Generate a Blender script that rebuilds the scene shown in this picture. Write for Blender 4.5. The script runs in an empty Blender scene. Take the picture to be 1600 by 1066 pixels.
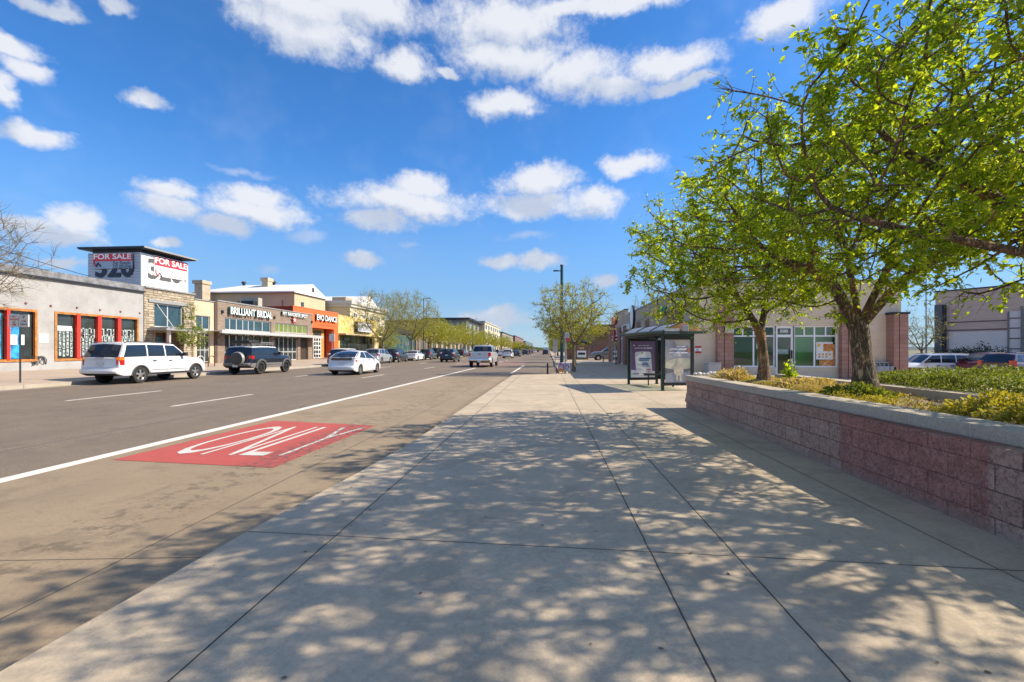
import bpy, math, random
import numpy as np
from mathutils import Vector, Matrix
SC = bpy.context.scene
COL = SC.collection
R = math.radians
random.seed(7)
# ---------------------------------------------------------------- image-coordinate helpers
# Positions come from image pixels: these turn a pixel column and row
# into a point on a plane at an assumed distance.
FPX, HZ, YAW = 711.0, 547.0, math.atan(58 / 711.0)
CY, SY = math.cos(YAW), math.sin(YAW)
def ray(px):
    u = (px - 800) / FPX
    return (-SY + CY * u, CY + SY * u)
def onX(px, X, py=HZ):          # plane X = const -> (Y, z)
    a, b = ray(px); d = X / a
    return (d * b, 1.5 + (HZ - py) / FPX * d)
def onY(px, Y, py=HZ):          # plane Y = const -> (X, z)
    a, b = ray(px); d = Y / b
    return (d * a, 1.5 + (HZ - py) / FPX * d)

# ---------------------------------------------------------------- materials
MATS = {}
def N(nt, t, **k):
    n = nt.nodes.new(t)
    for a, b in k.items():
        if a.startswith('_'):
            n.inputs[a[1:].replace('_', ' ')].default_value = b
        else:
            setattr(n, a, b)
    return n
def lk(nt, a, b): nt.links.new(a, b)
def newmat(name):
    m = bpy.data.materials.new(name); m.use_nodes = True
    nt = m.node_tree; nt.nodes.clear()
    out = N(nt, 'ShaderNodeOutputMaterial'); p = N(nt, 'ShaderNodeBsdfPrincipled')
    lk(nt, p.outputs[0], out.inputs[0])
    MATS[name] = m
    return m, nt, p, out
def rgba(c): return (c[0], c[1], c[2], 1.0)
def mix(nt, fac, a, b, mode='MIX'):
    n = N(nt, 'ShaderNodeMix', data_type='RGBA', blend_type=mode)
    for s, v in ((0, fac), (6, a), (7, b)):
        if isinstance(v, (int, float)): n.inputs[s].default_value = v
        elif isinstance(v, tuple): n.inputs[s].default_value = v if len(v) == 4 else rgba(v)
        else: lk(nt, v, n.inputs[s])
    return n.outputs[2]
def math_(nt, op, a, b=None, c=None):
    n = N(nt, 'ShaderNodeMath', operation=op)
    for i, v in enumerate((a, b, c)):
        if v is None: continue
        if isinstance(v, (int, float)): n.inputs[i].default_value = v
        else: lk(nt, v, n.inputs[i])
    return n.outputs[0]
def maprange(nt, v, a, b, c=0.0, d=1.0, smooth=True):
    n = N(nt, 'ShaderNodeMapRange')
    if smooth: n.interpolation_type = 'SMOOTHSTEP'
    n.inputs[1].default_value = a; n.inputs[2].default_value = b
    n.inputs[3].default_value = c; n.inputs[4].default_value = d
    lk(nt, v, n.inputs[0]); return n.outputs[0]
def noise(nt, vec, scale, detail=4, rough=.55, dist=0):
    n = N(nt, 'ShaderNodeTexNoise'); n.inputs['Scale'].default_value = scale
    n.inputs['Detail'].default_value = detail; n.inputs['Roughness'].default_value = rough
    n.inputs['Distortion'].default_value = dist
    if vec is not None: lk(nt, vec, n.inputs['Vector'])
    return n.outputs[0]
def wpos(nt): return N(nt, 'ShaderNodeNewGeometry').outputs['Position']
def opos(nt): return N(nt, 'ShaderNodeTexCoord').outputs['Object']
def bump(nt, p, h, strength=.3, dist=.02):
    b = N(nt, 'ShaderNodeBump'); b.inputs['Strength'].default_value = strength
    b.inputs['Distance'].default_value = dist
    lk(nt, h, b.inputs['Height']); lk(nt, b.outputs[0], p.inputs['Normal'])
def simple(name, col, rough=.6, metal=0, var=.12, scale=3.0, bmp=.15, fine=40.0, coat=0, emit=None, spec=.5):
    if name in MATS: return MATS[name]
    m, nt, p, out = newmat(name)
    v = opos(nt)
    a = noise(nt, v, scale, 5); b = noise(nt, v, fine, 3)
    f = math_(nt, 'ADD', math_(nt, 'MULTIPLY', a, .7), math_(nt, 'MULTIPLY', b, .3))
    lo = tuple(c * (1 - var) for c in col); hi = tuple(min(1, c * (1 + var)) for c in col)
    lk(nt, mix(nt, maprange(nt, f, .3, .7), lo, hi), p.inputs['Base Color'])
    p.inputs['Roughness'].default_value = rough; p.inputs['Metallic'].default_value = metal
    p.inputs['Coat Weight'].default_value = coat
    p.inputs['Coat Roughness'].default_value = .05
    p.inputs['Specular IOR Level'].default_value = spec
    if bmp: bump(nt, p, b, bmp, .01)
    if emit:
        p.inputs['Emission Color'].default_value = rgba(emit[0]); p.inputs['Emission Strength'].default_value = emit[1]
    return m
def paint(name, col, metal=0.0):
    return simple(name, col, .32, metal, .03, 2, 0, 60, coat=.7)
def glass(name, col=(.02, .028, .035), rough=.04):
    m = simple(name, col, rough, 0, .25, 1.2, 0, 10)
    m.node_tree.nodes['Principled BSDF'].inputs['IOR'].default_value = 1.5
    m.node_tree.nodes['Principled BSDF'].inputs['Specular IOR Level'].default_value = .8
    return m
def cleanglass(name, tint=(.8, .9, .87), refl=.14):
    m = bpy.data.materials.new(name); m.use_nodes = True; nt = m.node_tree; nt.nodes.clear()
    out = N(nt, 'ShaderNodeOutputMaterial'); t = N(nt, 'ShaderNodeBsdfTransparent'); g = N(nt, 'ShaderNodeBsdfGlossy')
    t.inputs[0].default_value = rgba(tint); g.inputs['Roughness'].default_value = .02
    ms = N(nt, 'ShaderNodeMixShader'); fr = N(nt, 'ShaderNodeFresnel'); fr.inputs[0].default_value = 1.35
    lk(nt, math_(nt, 'ADD', fr.outputs[0], refl), ms.inputs[0])
    lk(nt, t.outputs[0], ms.inputs[1]); lk(nt, g.outputs[0], ms.inputs[2]); lk(nt, ms.outputs[0], out.inputs[0])
    MATS[name] = m; return m
def bricks(name, c1, c2, mortar, bw, bh, plane='YZ', rough=.85, bmp=.5, ms=.012, var=.3, offset=.5):
    if name in MATS: return MATS[name]
    m, nt, p, out = newmat(name)
    s = N(nt, 'ShaderNodeSeparateXYZ'); lk(nt, wpos(nt), s.inputs[0])
    c = N(nt, 'ShaderNodeCombineXYZ')
    lk(nt, s.outputs[1 if plane == 'YZ' else 0], c.inputs[0]); lk(nt, s.outputs[2], c.inputs[1])
    b = N(nt, 'ShaderNodeTexBrick', offset=offset)
    b.inputs['Scale'].default_value = 1; b.inputs['Brick Width'].default_value = bw
    b.inputs['Row Height'].default_value = bh; b.inputs['Mortar Size'].default_value = ms
    b.inputs['Mortar Smooth'].default_value = .3; b.inputs['Bias'].default_value = 0
    b.inputs['Color1'].default_value = rgba(c1); b.inputs['Color2'].default_value = rgba(c2)
    b.inputs['Mortar'].default_value = rgba(mortar)
    lk(nt, c.outputs[0], b.inputs['Vector'])
    n1 = noise(nt, wpos(nt), 1.1, 5); n2 = noise(nt, wpos(nt), 30, 4)
    col = mix(nt, maprange(nt, n1, .3, .7, 0, var), b.outputs[0], tuple(x * .6 for x in c1))
    col = mix(nt, maprange(nt, n2, .3, .75, 0, .3), col, tuple(min(1, x * 1.5) for x in c2))
    lk(nt, col, p.inputs['Base Color']); p.inputs['Roughness'].default_value = rough
    h = math_(nt, 'SUBTRACT', math_(nt, 'MULTIPLY', n2, .5), b.outputs[1])
    bump(nt, p, h, bmp, .015)
    return m

# ---------------------------------------------------------------- mesh builder
def root_loc(o):
    v = Vector((0, 0, 0))
    while o is not None:
        v = v + Vector(o.location); o = o.parent
    return v
class MB:
    def __init__(s): s.v = []; s.f = []; s.m = []
    def add(s, vs, fs, mi=0):
        n = len(s.v); s.v += [tuple(v) for v in vs]
        for f in fs: s.f.append(tuple(i + n for i in f)); s.m.append(mi)
        return s
    def box(s, x0, x1, y0, y1, z0, z1, mi=0):
        if x0 > x1: x0, x1 = x1, x0
        if y0 > y1: y0, y1 = y1, y0
        if z0 > z1: z0, z1 = z1, z0
        v = [(x0, y0, z0), (x1, y0, z0), (x1, y1, z0), (x0, y1, z0), (x0, y0, z1), (x1, y0, z1), (x1, y1, z1), (x0, y1, z1)]
        return s.add(v, [(0, 3, 2, 1), (4, 5, 6, 7), (0, 1, 5, 4), (1, 2, 6, 5), (2, 3, 7, 6), (3, 0, 4, 7)], mi)
    def rbox(s, x0, x1, y0, y1, z0, z1, r, mi=0, n=3):   # rounded in plan, bevelled top
        pts = []
        for cx, cy, a0 in ((x1 - r, y1 - r, 0), (x0 + r, y1 - r, 90), (x0 + r, y0 + r, 180), (x1 - r, y0 + r, 270)):
            for k in range(n + 1):
                a = R(a0 + 90 * k / n); pts.append((cx + r * math.cos(a), cy + r * math.sin(a)))
        mx, my = (x0 + x1) / 2, (y0 + y1) / 2
        def ring(z, q): return [(mx + (x - mx) * (1 - q / max(.01, (x1 - x0) / 2)), my + (y - my) * (1 - q / max(.01, (y1 - y0) / 2)), z) for x, y in pts]
        e = min(r * .6, (z1 - z0) * .3)
        rings = [ring(z0, e * .6), ring(z0 + e, 0), ring(z1 - e, 0), ring(z1 - e * .3, e * .3), ring(z1, e)]
        return s.loft(rings, True, mi, True)
    def loft(s, rings, closed=True, mi=0, caps=False):
        n = len(rings[0]); vs = [p for r in rings for p in r]; fs = []
        for i in range(len(rings) - 1):
            for j in range(n if closed else n - 1):
                a = i * n + j; b = i * n + (j + 1) % n
                fs.append((a, b, b + n, a + n))
        if caps:
            fs.append(tuple(range(n - 1, -1, -1))); k = (len(rings) - 1) * n
            fs.append(tuple(range(k, k + n)))
        return s.add(vs, fs, mi)
    def tube(s, pts, rs, n=8, mi=0, caps=True):
        pts = [Vector(p) for p in pts]
        if not isinstance(rs, (list, tuple)): rs = [rs] * len(pts)
        rings = []; up = None
        for i, p in enumerate(pts):
            t = (pts[min(i + 1, len(pts) - 1)] - pts[max(i - 1, 0)])
            if t.length < 1e-9: t = Vector((0, 0, 1))
            t.normalize()
            if up is None:
                up = Vector((1, 0, 0)) if abs(t.z) > .8 else Vector((0, 0, 1))
            a = (up - t * up.dot(t))
            if a.length < 1e-6: a = t.orthogonal()
            a.normalize(); up = a; b = t.cross(a)
            rings.append([p + (a * math.cos(2 * math.pi * k / n) + b * math.sin(2 * math.pi * k / n)) * rs[i] for k in range(n)])
        return s.loft(rings, True, mi, caps)
    def prism(s, pts, axis, a, b, mi=0):     # pts 2D polygon, extruded a..b along axis
        def P(u, v, w): return {'x': (w, u, v), 'y': (u, w, v), 'z': (u, v, w)}[axis]
        n = len(pts)
        vs = [P(u, v, a) for u, v in pts] + [P(u, v, b) for u, v in pts]
        fs = [tuple(range(n - 1, -1, -1)), tuple(range(n, 2 * n))] + [(i, (i + 1) % n, (i + 1) % n + n, i + n) for i in range(n)]
        return s.add(vs, fs, mi)
    def lathe(s, prof, c, axis='z', n=24, mi=0):   # prof [(r, h)]
        rings = []
        for r, h in prof:
            ring = []
            for k in range(n):
                a = 2 * math.pi * k / n; u, v = r * math.cos(a), r * math.sin(a)
                ring.append({'z': (c[0] + u, c[1] + v, c[2] + h), 'y': (c[0] + v, c[1] + h, c[2] + u), 'x': (c[0] + h, c[1] + u, c[2] + v)}[axis])
            rings.append(ring)
        return s.loft(rings, True, mi)
    def build(s, name, mats, parent=None, smooth=False, angle=35, world=True, fix=False):
        me = bpy.data.meshes.new(name)
        off = root_loc(parent) if (parent is not None and world) else Vector((0, 0, 0))
        me.from_pydata([(v[0] - off.x, v[1] - off.y, v[2] - off.z) for v in s.v], [], s.f)
        if not isinstance(mats, (list, tuple)): mats = [mats]
        for m in mats: me.materials.append(m)
        me.polygons.foreach_set('material_index', s.m)
        if fix:
            import bmesh
            b = bmesh.new(); b.from_mesh(me)
            bmesh.ops.remove_doubles(b, verts=b.verts, dist=1e-4)
            bmesh.ops.recalc_face_normals(b, faces=b.faces)
            b.to_mesh(me); b.free()
        me.update()
        if smooth:
            me.polygons.foreach_set('use_smooth', [True] * len(me.polygons))
            me.set_sharp_from_angle(angle=R(angle))
        o = bpy.data.objects.new(name, me); COL.objects.link(o)
        if parent is not None: o.parent = parent
        return o
def tag(o, label=None, cat=None, group=None, kind=None):
    for k, v in (('label', label), ('category', cat), ('group', group), ('kind', kind)):
        if v: o[k] = v
    return o
def thing(name, label, cat, loc=(0, 0, 0), rz=0, group=None):
    o = bpy.data.objects.new(name, None); o.empty_display_size = .3; COL.objects.link(o)
    o.location = loc; o.rotation_euler = (0, 0, rz)
    return tag(o, label, cat, group)
def copy_thing(root, loc, rz, label, scale=1, group=None):
    r = root.copy(); COL.objects.link(r); r.location = loc; r.rotation_euler = (0, 0, rz); r.scale = (scale,) * 3
    r['label'] = label
    if group: r['group'] = group
    for ch in root.children:
        c = ch.copy(); COL.objects.link(c); c.parent = r
        for g in ch.children:
            d = g.copy(); COL.objects.link(d); d.parent = c
    return r
def text_mesh(txt, size=1.0, ext=.0, bold=0.0, align='CENTER', space=1.0):
    cu = bpy.data.curves.new('lettering', 'FONT'); cu.body = txt; cu.size = size; cu.extrude = ext
    cu.offset = bold; cu.align_x = align; cu.align_y = 'BOTTOM_BASELINE'; cu.space_character = space
    cu.resolution_u = 4
    o = bpy.data.objects.new('lettering', cu); COL.objects.link(o)
    dg = bpy.context.evaluated_depsgraph_get()
    me = bpy.data.meshes.new_from_object(o.evaluated_get(dg))
    bpy.data.objects.remove(o); bpy.data.curves.remove(cu)
    return me
def lettering(name, txt, mat, parent, org, right, up, width=None, height=1.0, depth=.03, bold=0.0, space=1.0):
    """letters at org (left end of baseline, world), running along `right`, standing along `up`."""
    me = text_mesh(txt, 1.0, .5, bold, 'LEFT', space)
    co = np.zeros(len(me.vertices) * 3); me.vertices.foreach_get('co', co); co = co.reshape(-1, 3)
    co[:, 0] -= co[:, 0].min(); y0 = co[:, 1].min(); h = co[:, 1].max() - y0
    co[:, 1] = (co[:, 1] - y0) * height / h
    w = co[:, 0].max()
    co[:, 0] *= (width / w if width else height / h)
    rt = np.array(Vector(right).normalized()); u = np.array(Vector(up).normalized()); nn = np.cross(rt, u)
    wpts = np.array(org) + co[:, :1] * rt + co[:, 1:2] * u + (co[:, 2:3] + .5) * depth * nn
    off = root_loc(parent) if parent is not None else Vector((0, 0, 0))
    wpts = wpts - np.array(off)
    me.vertices.foreach_set('co', wpts.ravel()); me.name = name; me.update()
    me.materials.clear(); me.materials.append(mat)
    o = bpy.data.objects.new(name, me); COL.objects.link(o)
    if parent is not None: o.parent = parent
    return o
# ---------------------------------------------------------------- camera, light, world
cd = bpy.data.cameras.new('camera'); cam = bpy.data.objects.new('camera', cd); COL.objects.link(cam); SC.camera = cam
cd.sensor_width = 36; cd.lens = 711 / 1600 * 36; cd.shift_y = 14 / 1600; cd.clip_start = .05; cd.clip_end = 12000
cam.location = (0, 0, 1.5); cam.rotation_euler = (R(90), 0, YAW)
SUN = Vector((.98, .18, .79)).normalized()
sd = bpy.data.lights.new('sun', 'SUN'); so = bpy.data.objects.new('sun', sd); COL.objects.link(so)
sd.energy = 4.2; sd.angle = R(.53); sd.color = (1, .88, .70)
so.rotation_euler = SUN.to_track_quat('Z', 'Y').to_euler(); so.location = (30, 5, 40)
SC.view_settings.view_transform = 'Standard'; SC.view_settings.look = 'None'
SC.view_settings.exposure = .90; SC.view_settings.gamma = 1
w = bpy.data.worlds.new('World'); SC.world = w; w.use_nodes = True
nt = w.node_tree; nt.nodes.clear()
wo = N(nt, 'ShaderNodeOutputWorld'); bg = N(nt, 'ShaderNodeBackground'); lk(nt, bg.outputs[0], wo.inputs[0])
WS = .15
bg.inputs[1].default_value = WS
sky = N(nt, 'ShaderNodeTexSky', sky_type='NISHITA'); sky.sun_disc = False
sky.sun_elevation = math.asin(SUN.z); sky.sun_rotation = math.atan2(SUN.x, SUN.y)
sky.altitude = 1600; sky.air_density = 1.0; sky.dust_density = .6; sky.ozone_density = 3.0
hsv = N(nt, 'ShaderNodeHueSaturation'); hsv.inputs['Saturation'].default_value = 1.15; hsv.inputs['Value'].default_value = .67
lk(nt, sky.outputs[0], hsv.inputs['Color'])
vec = N(nt, 'ShaderNodeTexCoord').outputs['Generated']
sx = N(nt, 'ShaderNodeSeparateXYZ'); lk(nt, vec, sx.inputs[0])
az = math_(nt, 'ARCTAN2', sx.outputs[0], sx.outputs[1])
el = math_(nt, 'ARCSINE', math_(nt, 'MINIMUM', math_(nt, 'MAXIMUM', sx.outputs[2], -1), 1))
cv = N(nt, 'ShaderNodeCombineXYZ'); lk(nt, az, cv.inputs[0]); lk(nt, el, cv.inputs[1])
# domain warp
def vnoise(scale, detail):
    n = N(nt, 'ShaderNodeTexNoise'); n.inputs['Scale'].default_value = scale; n.inputs['Detail'].default_value = detail
    n.inputs['Roughness'].default_value = .62
    mp = N(nt, 'ShaderNodeMapping'); mp.inputs['Scale'].default_value = (1, 1.15, 1)
    lk(nt, cv.outputs[0], mp.inputs[0]); lk(nt, mp.outputs[0], n.inputs['Vector']); return n
wn = vnoise(9, 4)
wv = N(nt, 'ShaderNodeVectorMath', operation='SUBTRACT'); lk(nt, wn.outputs[1], wv.inputs[0]); wv.inputs[1].default_value = (.5, .5, .5)
wsx = N(nt, 'ShaderNodeVectorMath', operation='MULTIPLY_ADD'); lk(nt, wv.outputs[0], wsx.inputs[0]); wsx.inputs[1].default_value = (.085, .06, 0)
lk(nt, cv.outputs[0], wsx.inputs[2])
P2 = wsx.outputs[0]
CL = [(470, 8, 165, 40), (480, 45, 110, 40), (570, 15, 110, 38), (790, 40, 110, 45), (800, 90, 95, 34), (900, 118, 85, 32), (960, 140, 70, 20), (1045, 100, 75, 26),
      (930, 12, 150, 16), (635, 105, 50, 24), (785, 163, 58, 22), (1225, 28, 75, 28), (55, 208, 62, 15), (235, 158, 42, 13),
      (30, 70, 48, 15), (45, 105, 40, 20), (10, 140, 25, 30), (70, 5, 62, 11), (180, 12, 32, 13), (1060, 130, 60, 12),
      (118, 345, 50, 27), (100, 368, 75, 20), (50, 352, 50, 16), (265, 298, 55, 15), (265, 322, 55, 20), (400, 305, 62, 20), (400, 328, 85, 22), (350, 350, 45, 18),
      (655, 290, 48, 20), (640, 318, 110, 24), (590, 342, 60, 16), (840, 285, 62, 23), (830, 318, 70, 20), (930, 313, 50, 22),
      (980, 256, 54, 17), (565, 404, 34, 12), (780, 408, 32, 11), (840, 408, 42, 12), (698, 118, 20, 9),
      (262, 387, 26, 9), (770, 500, 62, 13), (790, 492, 22, 14), (725, 512, 50, 9), (942, 440, 20, 11), (90, 412, 48, 9)]
FAINT = [(820, 370, 50, 10), (470, 366, 55, 12), (425, 418, 26, 10), (640, 378, 24, 7), (370, 265, 70, 8)]
def cloud_field(lst, P):
    cur = None
    for (x, y, rx, ry) in lst:
        u, v = (x - 800) / FPX, (HZ - y) / FPX
        a = math.atan(u) - YAW; e = math.atan(v / math.hypot(1, u)); ca = math.cos(math.atan(u))
        m = N(nt, 'ShaderNodeMapping', vector_type='TEXTURE')
        m.inputs['Location'].default_value = (a, e, 0)
        m.inputs['Scale'].default_value = (1.08 * rx / FPX * ca * ca, 1.15 * ry / FPX * ca * math.cos(e) ** 2, 1)
        lk(nt, P, m.inputs[0])
        l = N(nt, 'ShaderNodeVectorMath', operation='LENGTH'); lk(nt, m.outputs[0], l.inputs[0])
        cur = l.outputs['Value'] if cur is None else math_(nt, 'MINIMUM', cur, l.outputs['Value'])
    return cur
BIG = [c for c in CL if c[3] >= 22]
sh_ = N(nt, 'ShaderNodeVectorMath', operation='ADD'); lk(nt, P2, sh_.inputs[0]); sh_.inputs[1].default_value = (.012, .022, 0)
fbig = cloud_field(BIG, P2); fup = cloud_field(BIG, sh_.outputs[0])
fld = math_(nt, 'MINIMUM', fbig, cloud_field([c for c in CL if c[3] < 22], P2)); fnt = cloud_field(FAINT, P2)
n1 = vnoise(17, 6).outputs[0]; n2 = vnoise(7, 3).outputs[0]; n3 = vnoise(90, 3).outputs[0]
dens = math_(nt, 'ADD', math_(nt, 'SUBTRACT', 1.12, fld), math_(nt, 'MULTIPLY', math_(nt, 'SUBTRACT', n1, .5), 1.15))
dens = math_(nt, 'ADD', dens, math_(nt, 'MULTIPLY', math_(nt, 'SUBTRACT', n3, .5), .45))
cm = maprange(nt, dens, -.12, .72)
fm = math_(nt, 'MULTIPLY', maprange(nt, math_(nt, 'ADD', math_(nt, 'SUBTRACT', 1.0, fnt), math_(nt, 'MULTIPLY', math_(nt, 'SUBTRACT', n1, .5), 1.6)), 0, 1.0), .4)
# unseen clouds outside the view, added and brightened as fill light
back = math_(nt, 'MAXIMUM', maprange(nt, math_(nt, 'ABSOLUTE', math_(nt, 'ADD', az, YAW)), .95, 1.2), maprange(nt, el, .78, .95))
fill_clouds = math_(nt, 'MULTIPLY', back, maprange(nt, n2, .49, .65))
# thin milky veil, patchy
veil = math_(nt, 'MULTIPLY', maprange(nt, n2, .45, .8), .10)
cmask = math_(nt, 'MAXIMUM', math_(nt, 'MAXIMUM', cm, fm), math_(nt, 'MAXIMUM', fill_clouds, veil))
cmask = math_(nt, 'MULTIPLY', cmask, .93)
# haze band close to the horizon
hz = maprange(nt, el, -.02, .42, .86, 0)
tint = mix(nt, 1.0, hsv.outputs[0], (.64, 1.0, 1.22, 1), 'MULTIPLY')
skyc = mix(nt, hz, tint, mix(nt, maprange(nt, el, 0, .13), (1.6, 2.0, 2.45, 1), (1.0, 1.58, 2.35, 1)))
under = math_(nt, 'ADD', math_(nt, 'SUBTRACT', fup, fbig), math_(nt, 'MULTIPLY', math_(nt, 'SUBTRACT', n1, .5), 1.6))
shade = maprange(nt, under, -.75, .35)
cc = mix(nt, shade, (2.0, 2.25, 2.75, 1), (3.15, 3.22, 3.4, 1))
cc = mix(nt, back, cc, (4.5, 4.75, 5.2, 1))  # out-of-view clouds made brighter to fill the shade
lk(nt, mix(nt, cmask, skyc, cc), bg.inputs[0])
SC.cycles.max_bounces = 6; SC.cycles.transparent_max_bounces = 12
SC.cycles.diffuse_bounces = 3; SC.cycles.glossy_bounces = 3; SC.cycles.transmission_bounces = 4

# ---------------------------------------------------------------- ground materials
def ground_mat(name, base, var, xs=(), ys=(), jw=.005, speck=.25, skew=0.0, oil=False, rough=.85, warm=None, dark=(.03, .027, .022), patch=True, cells=False, stain=0, cracks=0, tracks=(), gutter=None):
    m, nt, p, out = newmat(name)
    pos = wpos(nt); s = N(nt, 'ShaderNodeSeparateXYZ'); lk(nt, pos, s.inputs[0])
    X, Y = s.outputs[0], s.outputs[1]
    big = noise(nt, pos, .55, 5, .6); mid = noise(nt, pos, 3.5, 6, .65); fin = noise(nt, pos, 120, 3, .6); gr = noise(nt, pos, 420, 2)
    c = mix(nt, maprange(nt, big, .3, .7), tuple(x * (1 - var) for x in base), tuple(x * (1 + var * .7) for x in base))
    c = mix(nt, maprange(nt, mid, .35, .75, 0, .38), c, tuple(x * .72 for x in base))
    c = mix(nt, maprange(nt, fin, .48, .60, 0, speck), c, tuple(x * 1.35 for x in base))
    c = mix(nt, maprange(nt, gr, .5, .65, 0, speck * 1.3), c, tuple(x * .5 for x in base))
    g2 = noise(nt, pos, 34, 5, .75)
    c = mix(nt, maprange(nt, g2, .50, .60, 0, speck * 1.8), c, tuple(x * .66 for x in base))
    c = mix(nt, maprange(nt, g2, .47, .38, 0, speck * 1.3), c, tuple(min(1, x * 1.25) for x in base))
    if cells:
        ix = None
        for k in xs:
            g = math_(nt, 'GREATER_THAN', X, k); ix = g if ix is None else math_(nt, 'ADD', ix, g)
        yc_ = [k for k in ys if isinstance(k, tuple)]
        iy = math_(nt, 'FLOOR', math_(nt, 'DIVIDE', math_(nt, 'SUBTRACT', Y, yc_[0][0]), yc_[0][1])) if yc_ else None
        wn_ = N(nt, 'ShaderNodeTexWhiteNoise', noise_dimensions='2D'); cb = N(nt, 'ShaderNodeCombineXYZ')
        if ix is not None: lk(nt, ix, cb.inputs[0])
        if iy is not None: lk(nt, iy, cb.inputs[1])
        lk(nt, cb.outputs[0], wn_.inputs['Vector'])
        c = mix(nt, maprange(nt, wn_.outputs[0], 0, 1, 0, .30, False), c, tuple(x * .74 for x in base))
    if stain:
        st_ = noise(nt, pos, 1.1, 6, .68, .8)
        c = mix(nt, maprange(nt, st_, .50, .62, 0, stain), c, tuple(x * .60 for x in base))
        s2 = noise(nt, pos, 7.5, 5, .7, .5)
        c = mix(nt, maprange(nt, s2, .55, .66, 0, stain * .9), c, tuple(x * .62 for x in base))
    if cracks:
        vc = N(nt, 'ShaderNodeTexVoronoi', feature='DISTANCE_TO_EDGE'); vc.inputs['Scale'].default_value = cracks
        wp_ = N(nt, 'ShaderNodeTexNoise'); wp_.inputs['Scale'].default_value = 1.6; wp_.inputs['Detail'].default_value = 5; lk(nt, pos, wp_.inputs['Vector'])
        ad_ = N(nt, 'ShaderNodeVectorMath', operation='ADD'); lk(nt, pos, ad_.inputs[0]); lk(nt, wp_.outputs[1], ad_.inputs[1]); lk(nt, ad_.outputs[0], vc.inputs['Vector'])
        ck = math_(nt, 'MULTIPLY', maprange(nt, vc.outputs['Distance'], .0, .0035 * cracks / .2, 1, 0), maprange(nt, noise(nt, pos, .35, 3), .50, .58))
        c = mix(nt, math_(nt, 'MULTIPLY', ck, .7), c, tuple(x * .3 for x in base))
    for tk in tracks:
        tb = math_(nt, 'MULTIPLY', maprange(nt, math_(nt, 'ABSOLUTE', math_(nt, 'SUBTRACT', X, tk)), .1, .55, 1, 0), maprange(nt, noise(nt, pos, .45, 4), .3, .7, .15, .5))
        c = mix(nt, tb, c, tuple(x * .72 for x in base))
    if gutter is not None:
        gb = math_(nt, 'MULTIPLY', maprange(nt, math_(nt, 'SUBTRACT', gutter, X), .1, .36, 1, 0), maprange(nt, noise(nt, pos, 6, 5, .7), .35, .6, .25, .85))
        c = mix(nt, gb, c, tuple(x * .45 for x in base))
    if warm: c = mix(nt, maprange(nt, noise(nt, pos, 1.3, 4), .45, .75, 0, .45), c, warm)
    if patch:   # small dark blots (gum, drips)
        v = N(nt, 'ShaderNodeTexVoronoi'); v.inputs['Scale'].default_value = 1.7; lk(nt, pos, v.inputs['Vector'])
        c = mix(nt, maprange(nt, v.outputs['Distance'], .016, .026, .6, 0), c, tuple(x * .35 for x in base))
    if oil:
        band = maprange(nt, math_(nt, 'ABSOLUTE', math_(nt, 'ADD', X, 3.72)), .10, .62, 1, 0)
        wr = noise(nt, pos, 5.5, 6, .7)
        c = mix(nt, math_(nt, 'MULTIPLY', band, maprange(nt, wr, .50, .60, 0, .6)), c, tuple(x * .30 for x in base))
        v2 = N(nt, 'ShaderNodeTexVoronoi'); v2.inputs['Scale'].default_value = 9; lk(nt, pos, v2.inputs['Vector'])
        dr = math_(nt, 'MULTIPLY', maprange(nt, v2.outputs['Distance'], .12, .2, 1, 0), maprange(nt, noise(nt, pos, 1.9, 3), .48, .56))
        c = mix(nt, math_(nt, 'MULTIPLY', math_(nt, 'MULTIPLY', dr, band), .75), c, (.03, .027, .023))
        # wheel paths polished and greyed
        wp = maprange(nt, noise(nt, pos, .8, 4), .4, .7, 0, .35)
        tr = math_(nt, 'ADD', maprange(nt, math_(nt, 'ABSOLUTE', math_(nt, 'ADD', X, 5.0)), .1, .6, 1, 0), maprange(nt, math_(nt, 'ABSOLUTE', math_(nt, 'ADD', X, 3.2)), .1, .5, 1, 0))
        c = mix(nt, math_(nt, 'MULTIPLY', wp, tr), c, tuple(x * .62 for x in base))
    wob = math_(nt, 'MULTIPLY', math_(nt, 'SUBTRACT', noise(nt, pos, 6, 3), .5), .012)
    ln = None
    for k in xs:
        d = math_(nt, 'ABSOLUTE', math_(nt, 'ADD', math_(nt, 'SUBTRACT', X, k), wob))
        ln = d if ln is None else math_(nt, 'MINIMUM', ln, d)
    Yk = math_(nt, 'ADD', math_(nt, 'ADD', Y, math_(nt, 'MULTIPLY', X, skew)), wob)
    for k in ys:
        if isinstance(k, tuple):
            y0, per = k
            mm = math_(nt, 'PINGPONG', math_(nt, 'SUBTRACT', Yk, y0), per / 2)
            d = mm
        else: d = math_(nt, 'ABSOLUTE', math_(nt, 'SUBTRACT', Yk, k))
        ln = d if ln is None else math_(nt, 'MINIMUM', ln, d)
    h = math_(nt, 'ADD', math_(nt, 'MULTIPLY', fin, .4), math_(nt, 'MULTIPLY', gr, .3))
    if ln is not None:
        lm = maprange(nt, ln, jw * .5, jw * 1.3, 1, 0)
        dirt = maprange(nt, ln, 0, .05, .25, 0)
        c = mix(nt, dirt, c, tuple(x * .55 for x in base))
        c = mix(nt, math_(nt, 'MULTIPLY', lm, .93), c, dark)
        h = math_(nt, 'SUBTRACT', h, math_(nt, 'MULTIPLY', lm, 2.0))
    lk(nt, c, p.inputs['Base Color']); p.inputs['Roughness'].default_value = rough
    bump(nt, p, h, .6, .006)
    return m
M_walk = ground_mat('sidewalk_concrete', (.475, .385, .27), .14, (-1.57, .685, 1.24, 2.8), ((3.18, 6.1),), .0055, skew=.037, warm=(.55, .42, .29), cells=True, stain=.5)
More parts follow.
